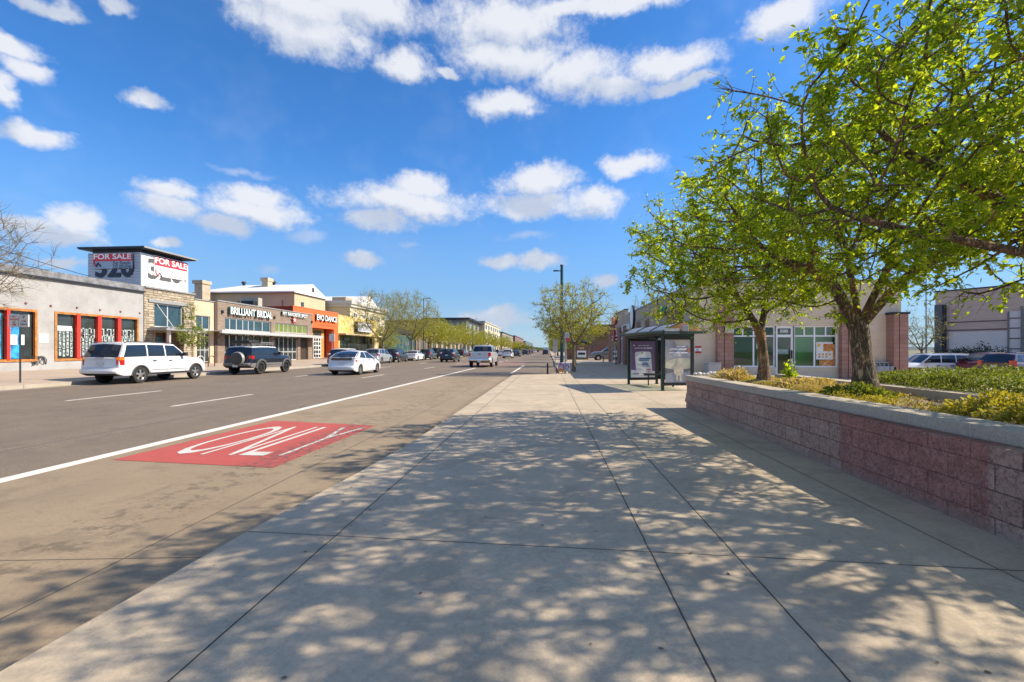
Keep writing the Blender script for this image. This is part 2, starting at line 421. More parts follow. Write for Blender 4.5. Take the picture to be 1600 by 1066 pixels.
M_lane = ground_mat('lane_concrete', (.30, .225, .140), .14, (-3.05,), ((3.4, 4.55),), .005, oil=True, skew=-.12, cells=True, stain=.55, cracks=.22, gutter=-2.1)
M_asph = ground_mat('worn_asphalt', (.195, .148, .103), .16, (-8.05, -12.1), (), .02, speck=.6, dark=(.09, .075, .06), patch=False, stain=.5, cracks=.3, tracks=(-7.3, -9.0, -11.2, -12.9, -15.2, -16.8))
M_lwalk = ground_mat('far_sidewalk_concrete', (.42, .33, .25), .12, (-22.5, -25.0), ((0, 2.4),), .01, patch=False, warm=(.45, .32, .22))
M_kerb = ground_mat('kerb_concrete', (.40, .35, .28), .15, (), ((1.0, 3.0),), .006, patch=False)
M_lot = ground_mat('lot_asphalt', (.13, .12, .11), .2, (), (), speck=.4, patch=False)
M_red = None
def paintmat(name, col, wear=.5, under=(.26, .22, .17), yband=None):
    m, nt, p, out = newmat(name); pos = wpos(nt)
    a = noise(nt, pos, 22, 6, .7); b = noise(nt, pos, 2.2, 4)
    f = maprange(nt, math_(nt, 'ADD', math_(nt, 'MULTIPLY', a, .6), math_(nt, 'MULTIPLY', b, .4)), .60 - .08 * wear, .74 - .08 * wear, 0, .75)
    c = mix(nt, maprange(nt, noise(nt, pos, 5, 5), .3, .7, 0, .25), col, tuple(x * .7 for x in col))
    c = mix(nt, f, c, under)
    if yband:
        s = N(nt, 'ShaderNodeSeparateXYZ'); lk(nt, pos, s.inputs[0])
        band = maprange(nt, math_(nt, 'ABSOLUTE', math_(nt, 'ADD', s.outputs[0], 3.72)), .15, .5, 1, 0)
        c = mix(nt, math_(nt, 'MULTIPLY', band, maprange(nt, noise(nt, pos, 11, 6, .72), .42, .60, 0, .72)), c, (.055, .05, .045))
    lk(nt, c, p.inputs['Base Color']); p.inputs['Roughness'].default_value = .75
    bump(nt, p, a, .2, .003)
    return m
M_white = paintmat('road_paint_white', (.68, .65, .58), .9)
M_whiter = paintmat('road_paint_letters', (.58, .55, .49), 1.0, yband=True)
M_dash = paintmat('road_paint_faded', (.62, .58, .50), 1.4, (.19, .155, .12))
M_red = paintmat('road_paint_red', (.42, .075, .055), .5, yband=True)
M_redfar = paintmat('road_paint_red_faded', (.26, .15, .11), 1.6, (.17, .13, .10))

# ---------------------------------------------------------------- ground
def struct(o): o['kind'] = 'structure'; return o
def sheet(name, mat, pts, z, parent=None):
    b = MB(); b.add([(x, y, z if not callable(z) else z(x, y)) for x, y in pts], [tuple(range(len(pts)))])
    return b.build(name, mat, parent)
M_earth = simple('dry_earth_and_grass', (.16, .15, .075), .95, 0, .35, .05, .3, 3)
struct(sheet('ground', M_earth, [(-5000, -400), (5000, -400), (5000, 9000), (-5000, 9000)], -.45))
struct(sheet('asphalt_road', M_asph, [(-20.25, -40), (-6.35, -40), (-6.35, 2400), (-20.25, 2400)], 0))
# near lane: concrete; beyond the kerb return it widens to the right
b = MB(); b.add([(-6.35, -40, 0), (-2.0, -40, 0), (-1.9, 25.4, 0), (-6.35, 25.2, 0)], [(0, 1, 2, 3)]); struct(b.build('concrete_bus_lane', M_lane))
struct(sheet('widened_road', M_asph, [(-6.35, 25.2), (1.0, 25.2), (1.0, 2400), (-6.35, 2400)], 0))
struct(sheet('red_brick_crossing', M_redfar, [(-9.5, 43), (-2.6, 43), (-2.6, 60), (-9.5, 60)], .004))
# right sidewalk with kerb
def slab(name, poly, z0, z1, mat):
    b = MB(); b.prism(poly, 'z', z0, z1); return struct(b.build(name, mat))
slab('right_sidewalk', [(-2.34, -40), (30, -40), (30, 22.9), (22, 60), (.62, 60), (.62, 27.6), (.1, 25.9), (-1.7, 25.2), (-2.0, 24.6), (-2.01, 14), (-2.03, 6.8), (-2.12, 5.0), (-2.27, 3.3), (-2.33, 1.8)], -.5, .13, M_walk)
slab('far_right_sidewalk', [(.6, 66), (8, 66), (8, 900), (.6, 900)], -.5, .13, M_lwalk)
slab('driveway_apron', [(.6, 60), (40, 60), (40, 66), (.6, 66)], -.5, .06, M_lwalk)
struct(sheet('parking_lot', M_lot, [(17.5, 18), (200, 18), (200, 220), (17.5, 220)], -.25))
# left sidewalk rising to the shop fronts, with kerb
b = MB()
zs = [(-20.4, .15), (-22, .2), (-25, .3), (-28.2, .4), (-70, .4)]
Ys = [-40, 10, 24, 40, 70, 120, 300, 900]
vs = [(x, y, z) for y in Ys for x, z in zs]; n = len(zs)
b.add(vs, [(i * n + j, i * n + j + 1, (i + 1) * n + j + 1, (i + 1) * n + j) for i in range(len(Ys) - 1) for j in range(n - 1)])
struct(b.build('left_sidewalk', M_lwalk, fix=True))
b = MB(); b.box(-20.42, -20.25, -40, 900, -.2, .155); struct(b.build('left_kerb', M_kerb))
struct(sheet('parking_strip', ground_mat('strip_concrete', (.27, .225, .17), .12, (), ((2, 4.5),), .008, patch=False), [(-20.25, -40), (-19.6, -40), (-19.6, 900), (-20.25, 900)], .004))
# road markings
def mark(name, mat, pts, z, label, cat='road marking', group=None):
    b = MB(); n = len(pts)
    b.prism(pts, 'z', z - .003, z); o = b.build(name, mat); return struct(o)
mark('edge_line_marking', M_white, [(-6.46, -12), (-6.24, -12), (-6.02, 37.5), (-6.2, 37.5)], .0045, '')
k = 0
for Y0 in (11.3, 23.6, 35.9, 48.2, 60.5, 74, 88, 102):
    mark('lane_dash_marking', M_dash, [(-10.06, Y0), (-9.94, Y0), (-9.94, Y0 + 3.3), (-10.06, Y0 + 3.3)], .0045, '')
for Y0 in (-2, 12.3, 24.5, 36.7, 49, 61, 73):
    mark('lane_dash_marking', M_dash, [(-14.26, Y0), (-14.14, Y0), (-14.14, Y0 + 3.3), (-14.26, Y0 + 3.3)], .0045, '')
mark('turn_line_marking', M_white, [(-2.5, 29), (-2.34, 29), (-2.34, 44), (-2.5, 44)], .0045, '')
for Y0 in (48, 56, 64): mark('lane_dash_marking', M_white, [(-6.2, Y0), (-6.05, Y0), (-6.05, Y0 + 3), (-6.2, Y0 + 3)], .009, '')
mark('red_lane_panel', M_red, [(-5.93, 5.74), (-3.5, 5.52), (-3.43, 8.75), (-5.82, 9.2)], .0045, '')
for ch, x0, x1 in (('O', -5.58, -5.0), ('N', -4.98, -4.50), ('L', -4.40, -4.02), ('Y', -4.02, -3.56)):
    o = lettering('lane_word_marking', ch, M_whiter, None, (x0, 6.12, .0085), (1, 0, 0), (.02, 1, 0), x1 - x0, 2.35, .001, -.012)
    struct(o)
# ---------------------------------------------------------------- vehicles
G_car = glass('car_glass', (.012, .017, .024), .03)
M_tyre = simple('tyre_rubber', (.022, .021, .02), .85, 0, .3, 8, .3, 60)
M_rim = simple('alloy', (.55, .54, .52), .3, .85, .1, 6, .05)
M_dkrim = simple('dark_alloy', (.05, .05, .05), .4, .6, .1, 6, .05)
M_blk = simple('black_plastic', (.022, .022, .024), .55, 0, .2, 6, .1)
M_under = simple('underbody', (.012, .012, .012), .9, 0, .3, 5, 0)
M_tail = simple('tail_lamp_red', (.42, .015, .012), .12, 0, .25, 30, 0, 60, coat=.8)
M_amber = simple('tail_lamp_amber', (.85, .20, .02), .15, 0, .2, 30, 0, 60, coat=.8)
M_lens = simple('lamp_lens', (.62, .64, .66), .1, 0, .2, 30, 0, 60, coat=.8)
M_plate = simple('licence_plate', (.55, .56, .55), .45, 0, .3, 18, 0, 50)
M_chrome = simple('chrome', (.7, .7, .7), .12, 1, .05, 6, 0)
M_clad = simple('grey_cladding', (.16, .155, .15), .6, 0, .1, 6, .1)
def interp(prof, x):
    if x <= prof[0][0]: return prof[0][1]
    for (a, b), (c, d) in zip(prof, prof[1:]):
        if x <= c: return b + (d - b) * (x - a) / max(1e-9, c - a)
    return prof[-1][1]
def sm(t): t = max(0, min(1, t)); return t * t * (3 - 2 * t)
def wheel(parent, x, y, r, wid, side, rimmat, spokes=5, lod=0):
    b = MB(); h = wid / 2
    prof = [(r * .62, -h * .9), (r * .8, -h), (r * .95, -h * .93), (r, -h * .6), (r, h * .6), (r * .95, h * .93), (r * .8, h), (r * .62, h * .9)]
    b.lathe(prof, (x, y, r), 'y', 28 if lod == 0 else 14)
    w_ = b.build('wheel', M_tyre, parent, True, 50, world=False)
    b = MB(); s = side; o = y + s * h * .62
    def ringp(rad, off, n=24): return [(x + rad * math.cos(2 * math.pi * k / n), off, r + rad * math.sin(2 * math.pi * k / n)) for k in range(n)]
    b.loft([ringp(r * .66, y + s * h * .9), ringp(r * .60, y + s * h * .85), ringp(r * .57, o - s * .03)], True, 0)
    b.add(ringp(r * .575, o - s * .035) + [(x, o - s * .035, r)], [(k, (k + 1) % 24, 24) for k in range(24)], 1)
    if lod == 0:
        for k in range(spokes):
            a = 2 * math.pi * k / spokes + .3; ca, sa = math.cos(a), math.sin(a); t = .26 * 6 / (spokes + 1)
            def q(rad, wd, off): return (x + rad * ca * r - wd * sa * r, off, r + rad * sa * r + wd * ca * r)
            v = []
            for rad, wd, off in ((.08, t * .55, o + s * .02), (.35, t * .38, o + s * .015), (.61, t * .62, o)):
                v += [q(rad, wd, off), q(rad, -wd, off), q(rad, -wd * .9, off - s * .05), q(rad, wd * .9, off - s * .05)]
            f = []
            for i in (0, 4): f += [(i, i + 1, i + 5, i + 4), (i + 1, i + 2, i + 6, i + 5), (i + 3, i, i + 4, i + 7)]
            b.add(v, f, 0)
        b.lathe([(.001, s * .03), (r * .12, s * .025), (r * .13, -s * .03)], (x, o, r), 'y', 14)
    else:
        b.add(ringp(r * .5, o - s * .02) + [(x, o, r)], [(k, (k + 1) % 24, 24) for k in range(24)], 0)
    b.build('rim', [rimmat, M_under], w_, True, 40, world=False)
SPEC = {
 'suv': dict(L=5.15, W=1.90, H=1.88, wb=3.2, ro=1.10, tr=.385, cl=.36, belt=[(0, .62), (.04, .70), (.09, .74), (.12, 1.12), (.5, 1.16), (3.4, 1.16), (3.62, 1.17), (3.95, 1.14), (4.7, 1.07), (4.95, .98), (5.08, .84), (5.15, .66)],
    rb=.12, rt=.42, fb=3.85, ft=3.05, crown=.07,
    cols=[(.12, .42, 'p'), (.30, .56, 'w'), (1.48, 1.48, 'p'), (1.55, 1.54, 'w'), (2.47, 2.44, 'p'), (2.54, 2.51, 'w'), (3.74, 2.99, 'p'), (3.85, 3.05, None)], doors=[1.6, 2.5, 3.62], tail=(.84, 1.20, .09), wr=.80),
 'hatch': dict(L=4.46, W=1.745, H=1.48, wb=2.7, ro=.82, tr=.31, cl=.19, belt=[(0, .50), (.04, .62), (.09, .80), (.16, 1.04), (.5, 1.04), (1.2, .97), (2.9, .90), (3.35, .93), (3.9, .80), (4.25, .66), (4.46, .45)],
    rb=.15, rt=1.25, fb=3.4, ft=2.25, crown=.05, rearmid=(.40, 1.18),
    cols=[(.15, 1.25, 'p'), (.75, 1.35, 'w'), (1.75, 1.68, 'p'), (1.83, 1.76, 'w'), (3.22, 2.2, 'p'), (3.4, 2.25, None)], doors=[1.05, 1.8, 2.9], tail=(.70, 1.02, .22), wr=.68),
 'sedan': dict(L=4.75, W=1.82, H=1.44, wb=2.75, ro=1.02, tr=.33, cl=.19, belt=[(0, .50), (.04, .68), (.09, .98), (.5, 1.02), (1.0, 1.0), (3.2, .93), (3.65, .93), (4.3, .82), (4.6, .68), (4.75, .48)],
    rb=.75, rt=1.55, fb=3.6, ft=2.6, crown=.04,
    cols=[(.75, 1.55, 'p'), (1.0, 1.62, 'w'), (2.1, 2.05, 'p'), (2.2, 2.13, 'w'), (3.45, 2.56, 'p'), (3.6, 2.6, None)], doors=[1.25, 2.15, 3.2], tail=(.72, .96, .32), wr=.70),
 'cuv': dict(L=4.6, W=1.84, H=1.67, wb=2.7, ro=.92, tr=.35, cl=.22, belt=[(0, .55), (.05, .70), (.10, .85), (.14, 1.08), (.5, 1.10), (2.9, 1.03), (3.4, 1.03), (4.1, .93), (4.45, .78), (4.6, .55)],
    rb=.14, rt=.62, fb=3.4, ft=2.5, crown=.05,
    cols=[(.14, .62, 'p'), (.42, .78, 'w'), (1.05, 1.05, 'p'), (1.15, 1.13, 'w'), (2.0, 1.95, 'p'), (2.1, 2.05, 'w'), (3.25, 2.45, 'p'), (3.4, 2.5, None)], doors=[1.15, 2.05, 3.0], tail=(.82, 1.22, .16), wr=.74),
 'boxy': dict(L=4.55, W=1.88, H=1.78, wb=2.69, ro=.95, tr=.42, cl=.40, belt=[(0, .66), (.04, .80), (.08, .9), (.11, 1.18), (.5, 1.19), (2.8, 1.17), (3.2, 1.17), (4.1, 1.10), (4.4, 1.02), (4.5, .86), (4.55, .6)],
    rb=.11, rt=.34, fb=3.1, ft=2.72, crown=.05,
    cols=[(.11, .34, 'p'), (.17, .40, 'w'), (.95, .95, 'p'), (1.32, 1.38, 'w'), (1.85, 1.85, 'p'), (1.93, 1.93, 'w'), (3.0, 2.65, 'p'), (3.1, 2.72, None)], doors=[1.25, 1.9, 2.9], tail=(.95, 1.15, .16), wr=.77),
 'pickup': dict(L=5.9, W=2.03, H=1.93, wb=3.75, ro=1.2, tr=.41, cl=.40, belt=[(0, .75), (.03, 1.30), (1.85, 1.33), (1.92, 1.30), (4.1, 1.27), (4.5, 1.27), (5.4, 1.20), (5.75, 1.05), (5.9, .7)],
    rb=1.95, rt=2.15, fb=4.45, ft=3.65, crown=.03, bed=(.08, 1.86, .80),
    cols=[(1.95, 2.15, 'p'), (2.08, 2.22, 'w'), (2.95, 2.95, 'p'), (3.05, 3.03, 'w'), (4.3, 3.6, 'p'), (4.45, 3.65, None)], doors=[2.0, 3.0, 4.15], tail=(.95, 1.28, .14), wr=.75),
}
def make_car(name, kind, label, cat, paintm, loc, rz=R(90), lod=0, group=None, rimm=None, roofm=None, extra=None, clad=None, lowbumper=None):
    S = SPEC[kind]; L, W, H, tr = S['L'], S['W'], S['H'], S['tr']
    root = thing(name, label, cat, loc, rz, group)
    x_off = L / 2
    cx = [S['ro'], S['ro'] + S['wb']]; ra = tr * 1.13
    xs = set([round(i * L / 34, 3) for i in range(35)] + [p[0] for p in S['belt']] + [.02, .15, .3, L - .02, L - .15])
    for c in cx:
        for k in range(13): xs.add(round(c - ra * math.cos(math.pi * k / 12) , 4))
        xs.add(round(c - ra - .004, 4)); xs.add(round(c + ra + .004, 4))
    if 'bed' in S: xs |= {S['bed'][0], S['bed'][0] + .005, S['bed'][1], S['bed'][1] - .005}
    xs = sorted(xs); xs = [x for i, x in enumerate(xs) if i == 0 or x - xs[i - 1] > .0015]
    hw = W / 2
    def halfw(x):
        t = 1.0
        if x < .55: t -= .10 * (1 - x / .55) ** 2.2
        if x > L - 1.0: t -= .17 * ((x - L + 1.0) / 1.0) ** 2.4
        return hw * t
    def zt(x): return interp(S['belt'], x)
    def zb(x):
        z = S['cl']
        if x < .35: z += .13 * (1 - x / .35) ** 1.5
        if x > L - .45: z += .08 * ((x - L + .45) / .45)
        a = 0
        for c in cx:
            if abs(x - c) < ra: a = max(a, tr * .96 + math.sqrt(max(0, ra * ra - (x - c) ** 2)))
        return max(z, a)
    rings = []; sec = []
    for x in xs:
        w_ = halfw(x); t = zt(x); b_ = min(zb(x), t - .06); h = t - b_
        beltw = .925 if kind != 'pickup' else .965
        hood = sm((x - S['fb'] + .2) / .4) if x > S['fb'] - .2 else 0
        beltw -= .05 * hood
        ref = max(b_, S['cl'])
        def zz(f): return max(b_ + .02, min(t, S['cl'] + f * (t - S['cl'])))
        pts = [(0, b_), (w_ * .90, b_), (w_ * .975, min(b_ + .02, t)), (w_ * .985, zz(.10)), (w_ * 1.0, zz(.38)), (w_ * 1.0, zz(.55)), (w_ * .99, zz(.72)), (w_ * .975, zz(.86)), (w_ * (beltw + .03), max(t - .03, b_ + .03)), (w_ * beltw, t)]
        if 'bed' in S and S['bed'][0] < x < S['bed'][1]:
            pts += [(w_ * .90, t), (w_ * .895, S['bed'][2]), (0, S['bed'][2])]
        else:
            pts += [(w_ * (beltw - .12), t + .012 + .02 * hood), (w_ * .5, t + .02 + .03 * hood), (0, t + .028 + .035 * hood)]
        full = [(x - x_off, y, z) for y, z in pts] + [(x - x_off, -y, z) for y, z in reversed(pts[1:-1])]
        rings.append(full); sec.append(pts)
    n = len(rings[0]); np_ = len(sec[0])
    B = MB(); vs = [p for r in rings for p in r]; fs = []; fm = []
    cladn = 3 if clad else 0
    for i in range(len(rings) - 1):
        for j in range(n):
            a = i * n + j; c = i * n + (j + 1) % n
            fs.append((a, a + n, c + n, c))
            jj = j if j < np_ - 1 else n - 1 - j
            if jj == 0: fm.append(1)
            elif clad and jj in (1, 2, 3) and not (xs[i] < .0): fm.append(2)
            else: fm.append(0)
    k = (len(rings) - 1) * n
    B.v = vs; B.f = fs + [tuple(range(n)), tuple(range(k + n - 1, k - 1, -1))]; B.m = fm + [1 if clad else 0, 0]
    # greenhouse
    wbelt = hw * (.925 if kind != 'pickup' else .93); wro = hw * S['wr'] * 1.02; crown = S['crown']
    xm = (S['rt'] + S['ft']) / 2; hl = (S['ft'] - S['rt']) / 2 + .1
    Hs = H - crown
    def rail(x): return Hs - .045 * ((x - xm) / hl) ** 2
    rows = [0, .07, .5, .90, 1]
    W_ = {'side': MB(), 'side2': MB(), 'rear': MB(), 'front': MB()}
    def P3(x, y, z): return (x - x_off, y, z)
    cols = S['cols']; roofmi = 3 if roofm else 0
    pillar_mi = 0
    for sgn in (1, -1):
        pt = {}
        for ci, (xb, xt, ty) in enumerate(cols):
            for ri, t in enumerate(rows):
                x = xb + (xt - xb) * t; bulge = .015 * math.sin(math.pi * t)
                y = wbelt + (wro - wbelt) * t ** 1.25 + bulge
                z = (zt(xb) + .0) * (1 - t) + rail(xt) * t
                pt[ci, ri] = P3(x, sgn * y, z)
        for ci in range(len(cols) - 1):
            for ri in range(len(rows) - 1):
                q = [pt[ci, ri], pt[ci + 1, ri], pt[ci + 1, ri + 1], pt[ci, ri + 1]]
                if sgn < 0: q = [q[1], q[0], q[3], q[2]]
                if cols[ci][2] == 'w' and ri in (1, 2):
                    W_['side' if sgn < 0 else 'side2'].add(q, [(3, 2, 1, 0)], 0)
                else: B.add(q, [(3, 2, 1, 0)], roofmi if ri == 3 else pillar_mi)
    def endface(xb, xt, key, sg, mid=None):
        ys = [-1, -.93, -.5, 0, .5, .93, 1]; pt = {}
        for ri, t in enumerate(rows):
            wy = wbelt + (wro - wbelt) * t ** 1.25
            for yi, yf in enumerate(ys):
                x = xb + (xt - xb) * t
                z = zt(xb) * (1 - t) + rail(xt) * t
                x += sg * .10 * (1 - yf * yf) * (.4 + .6 * (1 - t)); z += crown * .9 * (1 - yf * yf) * t + .02 * (1 - yf * yf) * (1 - t)
                if mid and 0 < t < 1:
                    z += .07 * math.sin(math.pi * t)
                pt[yi, ri] = P3(x, yf * wy, z)
        for yi in range(6):
            for ri in range(4):
                q = [pt[yi, ri], pt[yi + 1, ri], pt[yi + 1, ri + 1], pt[yi, ri + 1]]
                f = (0, 1, 2, 3) if sg > 0 else (3, 2, 1, 0)
                if 1 <= yi <= 4 and ri in (1, 2): W_[key].add(q, [f], 0)
                else: B.add(q, [f], roofmi if ri == 3 else 0)
        return [pt[yi, 4] for yi in range(7)]
    rtop = endface(S['rb'], S['rt'], 'rear', -1, 'rearmid' in S); ftop = endface(S['fb'], S['ft'], 'front', 1)
    ys = [-1, -.93, -.5, 0, .5, .93, 1]; rr = []
    for k in range(11):
        t = k / 10; x = S['rt'] + (S['ft'] - S['rt']) * t; row = []
        for yi, yf in enumerate(ys):
            if k == 0: row.append(rtop[yi]); continue
            if k == 10: row.append(ftop[yi]); continue
            e = rtop[yi][0] * (1 - t) + ftop[yi][0] * t
            row.append((e, yf * wro, rail(x) + crown * (1 - yf * yf) * 1.0))
        rr.append(row)
    v = [p for r in rr for p in r]; B.add(v, [(i * 7 + j, (i + 1) * 7 + j, (i + 1) * 7 + j + 1, i * 7 + j + 1) for i in range(10) for j in range(6)], roofmi)
    mats = [paintm, M_under, clad or paintm, roofm or paintm]
    # door shut lines
    if lod == 0:
        for sgn in (1, -1):
            for xd in S['doors']:
                zc = zt(xd)
                zb0 = max(S['cl'] + .10, zb(xd) + .03)
                y0 = hw * 1.0
                B.add([(xd - x_off - .006, sgn * (y0 + .002), zb0), (xd - x_off + .006, sgn * (y0 + .002), zb0), (xd - x_off + .006, sgn * (y0 * .977 + .004), zc - .09), (xd - x_off - .006, sgn * (y0 * .977 + .004), zc - .09)],
                      [(0, 1, 2, 3) if sgn < 0 else (3, 2, 1, 0)], 1)
            B.box(S['doors'][0] - x_off + .05, S['doors'][-1] - x_off - .03, sgn * (hw - .002), sgn * (hw + .008), .58, .595, 1 if kind != 'hatch' else 0)
    body = B.build('body', mats, root, True, 32, world=False, fix=False)
    for key, nm in (('side', 'side_window'), ('side2', 'side_window'), ('rear', 'rear_window'), ('front', 'windscreen')):
        W_[key].build(nm, G_car, root, True, 30, world=False)
    for c in cx:
        for sgn in (-1, 1):
            wheel(root, c - x_off, sgn * (hw - .115), tr, .22, sgn, rimm or M_rim, 5 if kind != 'suv' else 5, lod)
    # bumper, lights, plate, mirrors
    z0, z1, tw = S['tail']
    for sgn in (1, -1):
        b = MB(); yo = sgn * hw * .915; dx = .02
        xr = interp([(p[1], p[0]) for p in S['belt'][:5]], (z0 + z1) / 2)
        xr0 = S['rb'] if kind != 'pickup' else .02
        xr0 = min(xr0, .16)
        v = [(xr0 - .035, sgn * (hw * .90 - tw)), (xr0 - .035, sgn * hw * .84), (xr0 + .02, sgn * (hw * .945)), (xr0 + .20, sgn * (hw * .985)), (xr0 + .20, sgn * hw * .8), (xr0 + .06, sgn * (hw * .8 - tw))]
        if sgn < 0: v = v[::-1]
        b.prism([(x - x_off, y) for x, y in v], 'z', z0, z1 if kind != 'boxy' else z1)
        tl = b.build('tail_light', M_tail, root, False, world=False)
        if lod == 0 and kind in ('suv', 'hatch', 'cuv'):
            b = MB(); zz0 = z0 + (z1 - z0) * .62
            vv = [(x - .004 if i in (0, 1) else x - .002, y * 1.004) for i, (x, y) in enumerate(v)] if sgn > 0 else [(x - .004, y * 1.004) for (x, y) in v]
            b.prism([(x - x_off, y) for x, y in vv], 'z', zz0, z1 - .02); b.build('indicator_lens', M_amber if kind == 'suv' else M_lens, tl, world=False)
        b = MB(); zf = zt(L - .35) - .16; v = [(L - .42, sgn * hw * .90), (L - .16, sgn * hw * .80), (L - .05, sgn * hw * .62), (L - .30, sgn * hw * .5), (L - .42, sgn * hw * .6)]
        if sgn > 0: v = v[::-1]
        b.prism([(x - x_off, y) for x, y in v], 'z', zf - .06, zf + .10); b.build('headlight', M_lens, root, world=False)
        if lod < 2:
            b = MB(); xm_ = S['fb'] - .38 - x_off; zm = zt(S['fb'] - .4) + .10
            b.rbox(xm_ - .07, xm_ + .09, sgn * (hw + .0), sgn * (hw + .20), zm - .06, zm + .11, .03) if sgn > 0 else b.rbox(xm_ - .07, xm_ + .09, -(hw + .20), -hw, zm - .06, zm + .11, .03)
            b.box(xm_ - .02, xm_ + .04, sgn * (hw * .9), sgn * (hw + .02), zm - .04, zm)
            b.build('mirror', M_blk if kind != 'hatch' else paintm, root, world=False)
        if lod == 0:
            for i, xd in enumerate(S['doors'][1:] if kind != 'boxy' else S['doors'][2:]):
                xq = S['doors'][i] + .14 if kind != 'boxy' else S['doors'][1] + .12
                b = MB(); zh = S['belt'][4][1] - .17
                b.box(xq - x_off, xq - x_off + .17, sgn * (hw * .985), sgn * (hw + .025), zh, zh + .04); b.build('door_handle', M_blk if kind == 'suv' else M_chrome, root, world=False)
    bm_ = lowbumper or (clad if clad else paintm)
    b = MB(); zc = S['cl'] + .12
    bz1 = {'suv': .66, 'hatch': .56, 'sedan': .56, 'cuv': .62, 'boxy': .72, 'pickup': .74}[kind]
    prof = [(.10, hw * .93), (-.02, hw * .90), (-.09, hw * .72), (-.12, hw * .4), (-.12, 0)]
    pts = [(x - x_off, y) for x, y in prof] + [(x - x_off, -y) for x, y in reversed(prof[:-1])]
    n_ = len(pts)
    def rg(z, s_, dx): return [(p[0] + dx, p[1] * s_, z) for p in pts]
    b.loft([rg(zc, .96, .05), rg(zc + .05, 1, .01), rg(bz1 - .05, 1, 0), rg(bz1, .985, .04)], False, 0)
    b.f.append(tuple(3 * n_ + i for i in range(n_))); b.m.append(0)
    b.f.append(tuple(range(n_ - 1, -1, -1))); b.m.append(0)
    b.build('rear_bumper', M_chrome if kind == 'pickup' else bm_, root, True, 50, world=False)
    if lod < 2:
        b = MB(); zp = {'suv': .88, 'hatch': .70, 'sedan': .78, 'cuv': .86, 'boxy': .55, 'pickup': .52}[kind]
        xp = {'suv': .085, 'hatch': .035, 'sedan': .05, 'cuv': .08, 'boxy': -.125, 'pickup': -.125}[kind]
        b.box(xp - .02 - x_off, xp - x_off, -.16, .16, zp - .075, zp + .075); b.build('licence_plate', M_plate, root, world=False)
    if lod == 0 and kind in ('suv', 'hatch', 'cuv'):
        b = MB(); b.box(S['rb'] - .1 - x_off, S['rb'] - .06 - x_off, -.3, .1, zt(S['rb']) + .08, zt(S['rb']) + .10); b.build('wiper', M_blk, root, world=False)
    if kind in ('suv', 'cuv') and lod < 2:
        for sgn in (1, -1):
            b = MB(); xs_ = [S['rt'] + .1, S['rt'] + .2, S['ft'] - .2, S['ft'] - .05]
            b.tube([(xs_[0] - x_off, sgn * wro * .93, Hs + .0), (xs_[1] - x_off, sgn * wro * .93, Hs + .055), (xs_[2] - x_off, sgn * wro * .93, Hs + .055), (xs_[3] - x_off, sgn * wro * .93, Hs + .0)], .018, 6)
            b.build('roof_rail', M_blk, root, world=False)
    if kind == 'suv' and lod == 0: flares(root, S, x_off, hw)
    if extra: extra(root, S, x_off, hw)
    return root
def flares(root, S, xo, hw):
    for sgn in (1, -1):
        for c in (S['ro'], S['ro'] + S['wb']):
            b = MB(); r0, r1 = S['tr'] * 1.10, S['tr'] * 1.22; m = 14
            for k in range(m):
                q = [(c - xo + r_ * math.cos(math.pi * t / m), S['tr'] * .96 + r_ * math.sin(math.pi * t / m)) for r_, t in ((r0, k), (r0, k + 1), (r1, k + 1), (r1, k))]
                b.prism(q, 'y', sgn * hw * .96, sgn * (hw + .012))
            b.build('wheel_flare', simple('flare_grey', (.10, .10, .105), .5), root, world=False)
        b = MB(); xs_ = (S['ro'] + S['tr'] * 1.2, S['ro'] + S['wb'] - S['tr'] * 1.2); b.box(xs_[0] - xo, xs_[1] - xo, sgn * hw * .97, sgn * (hw + .02), S['cl'] + .0, S['cl'] + .10); b.build('sill_step', M_blk, root, world=False)
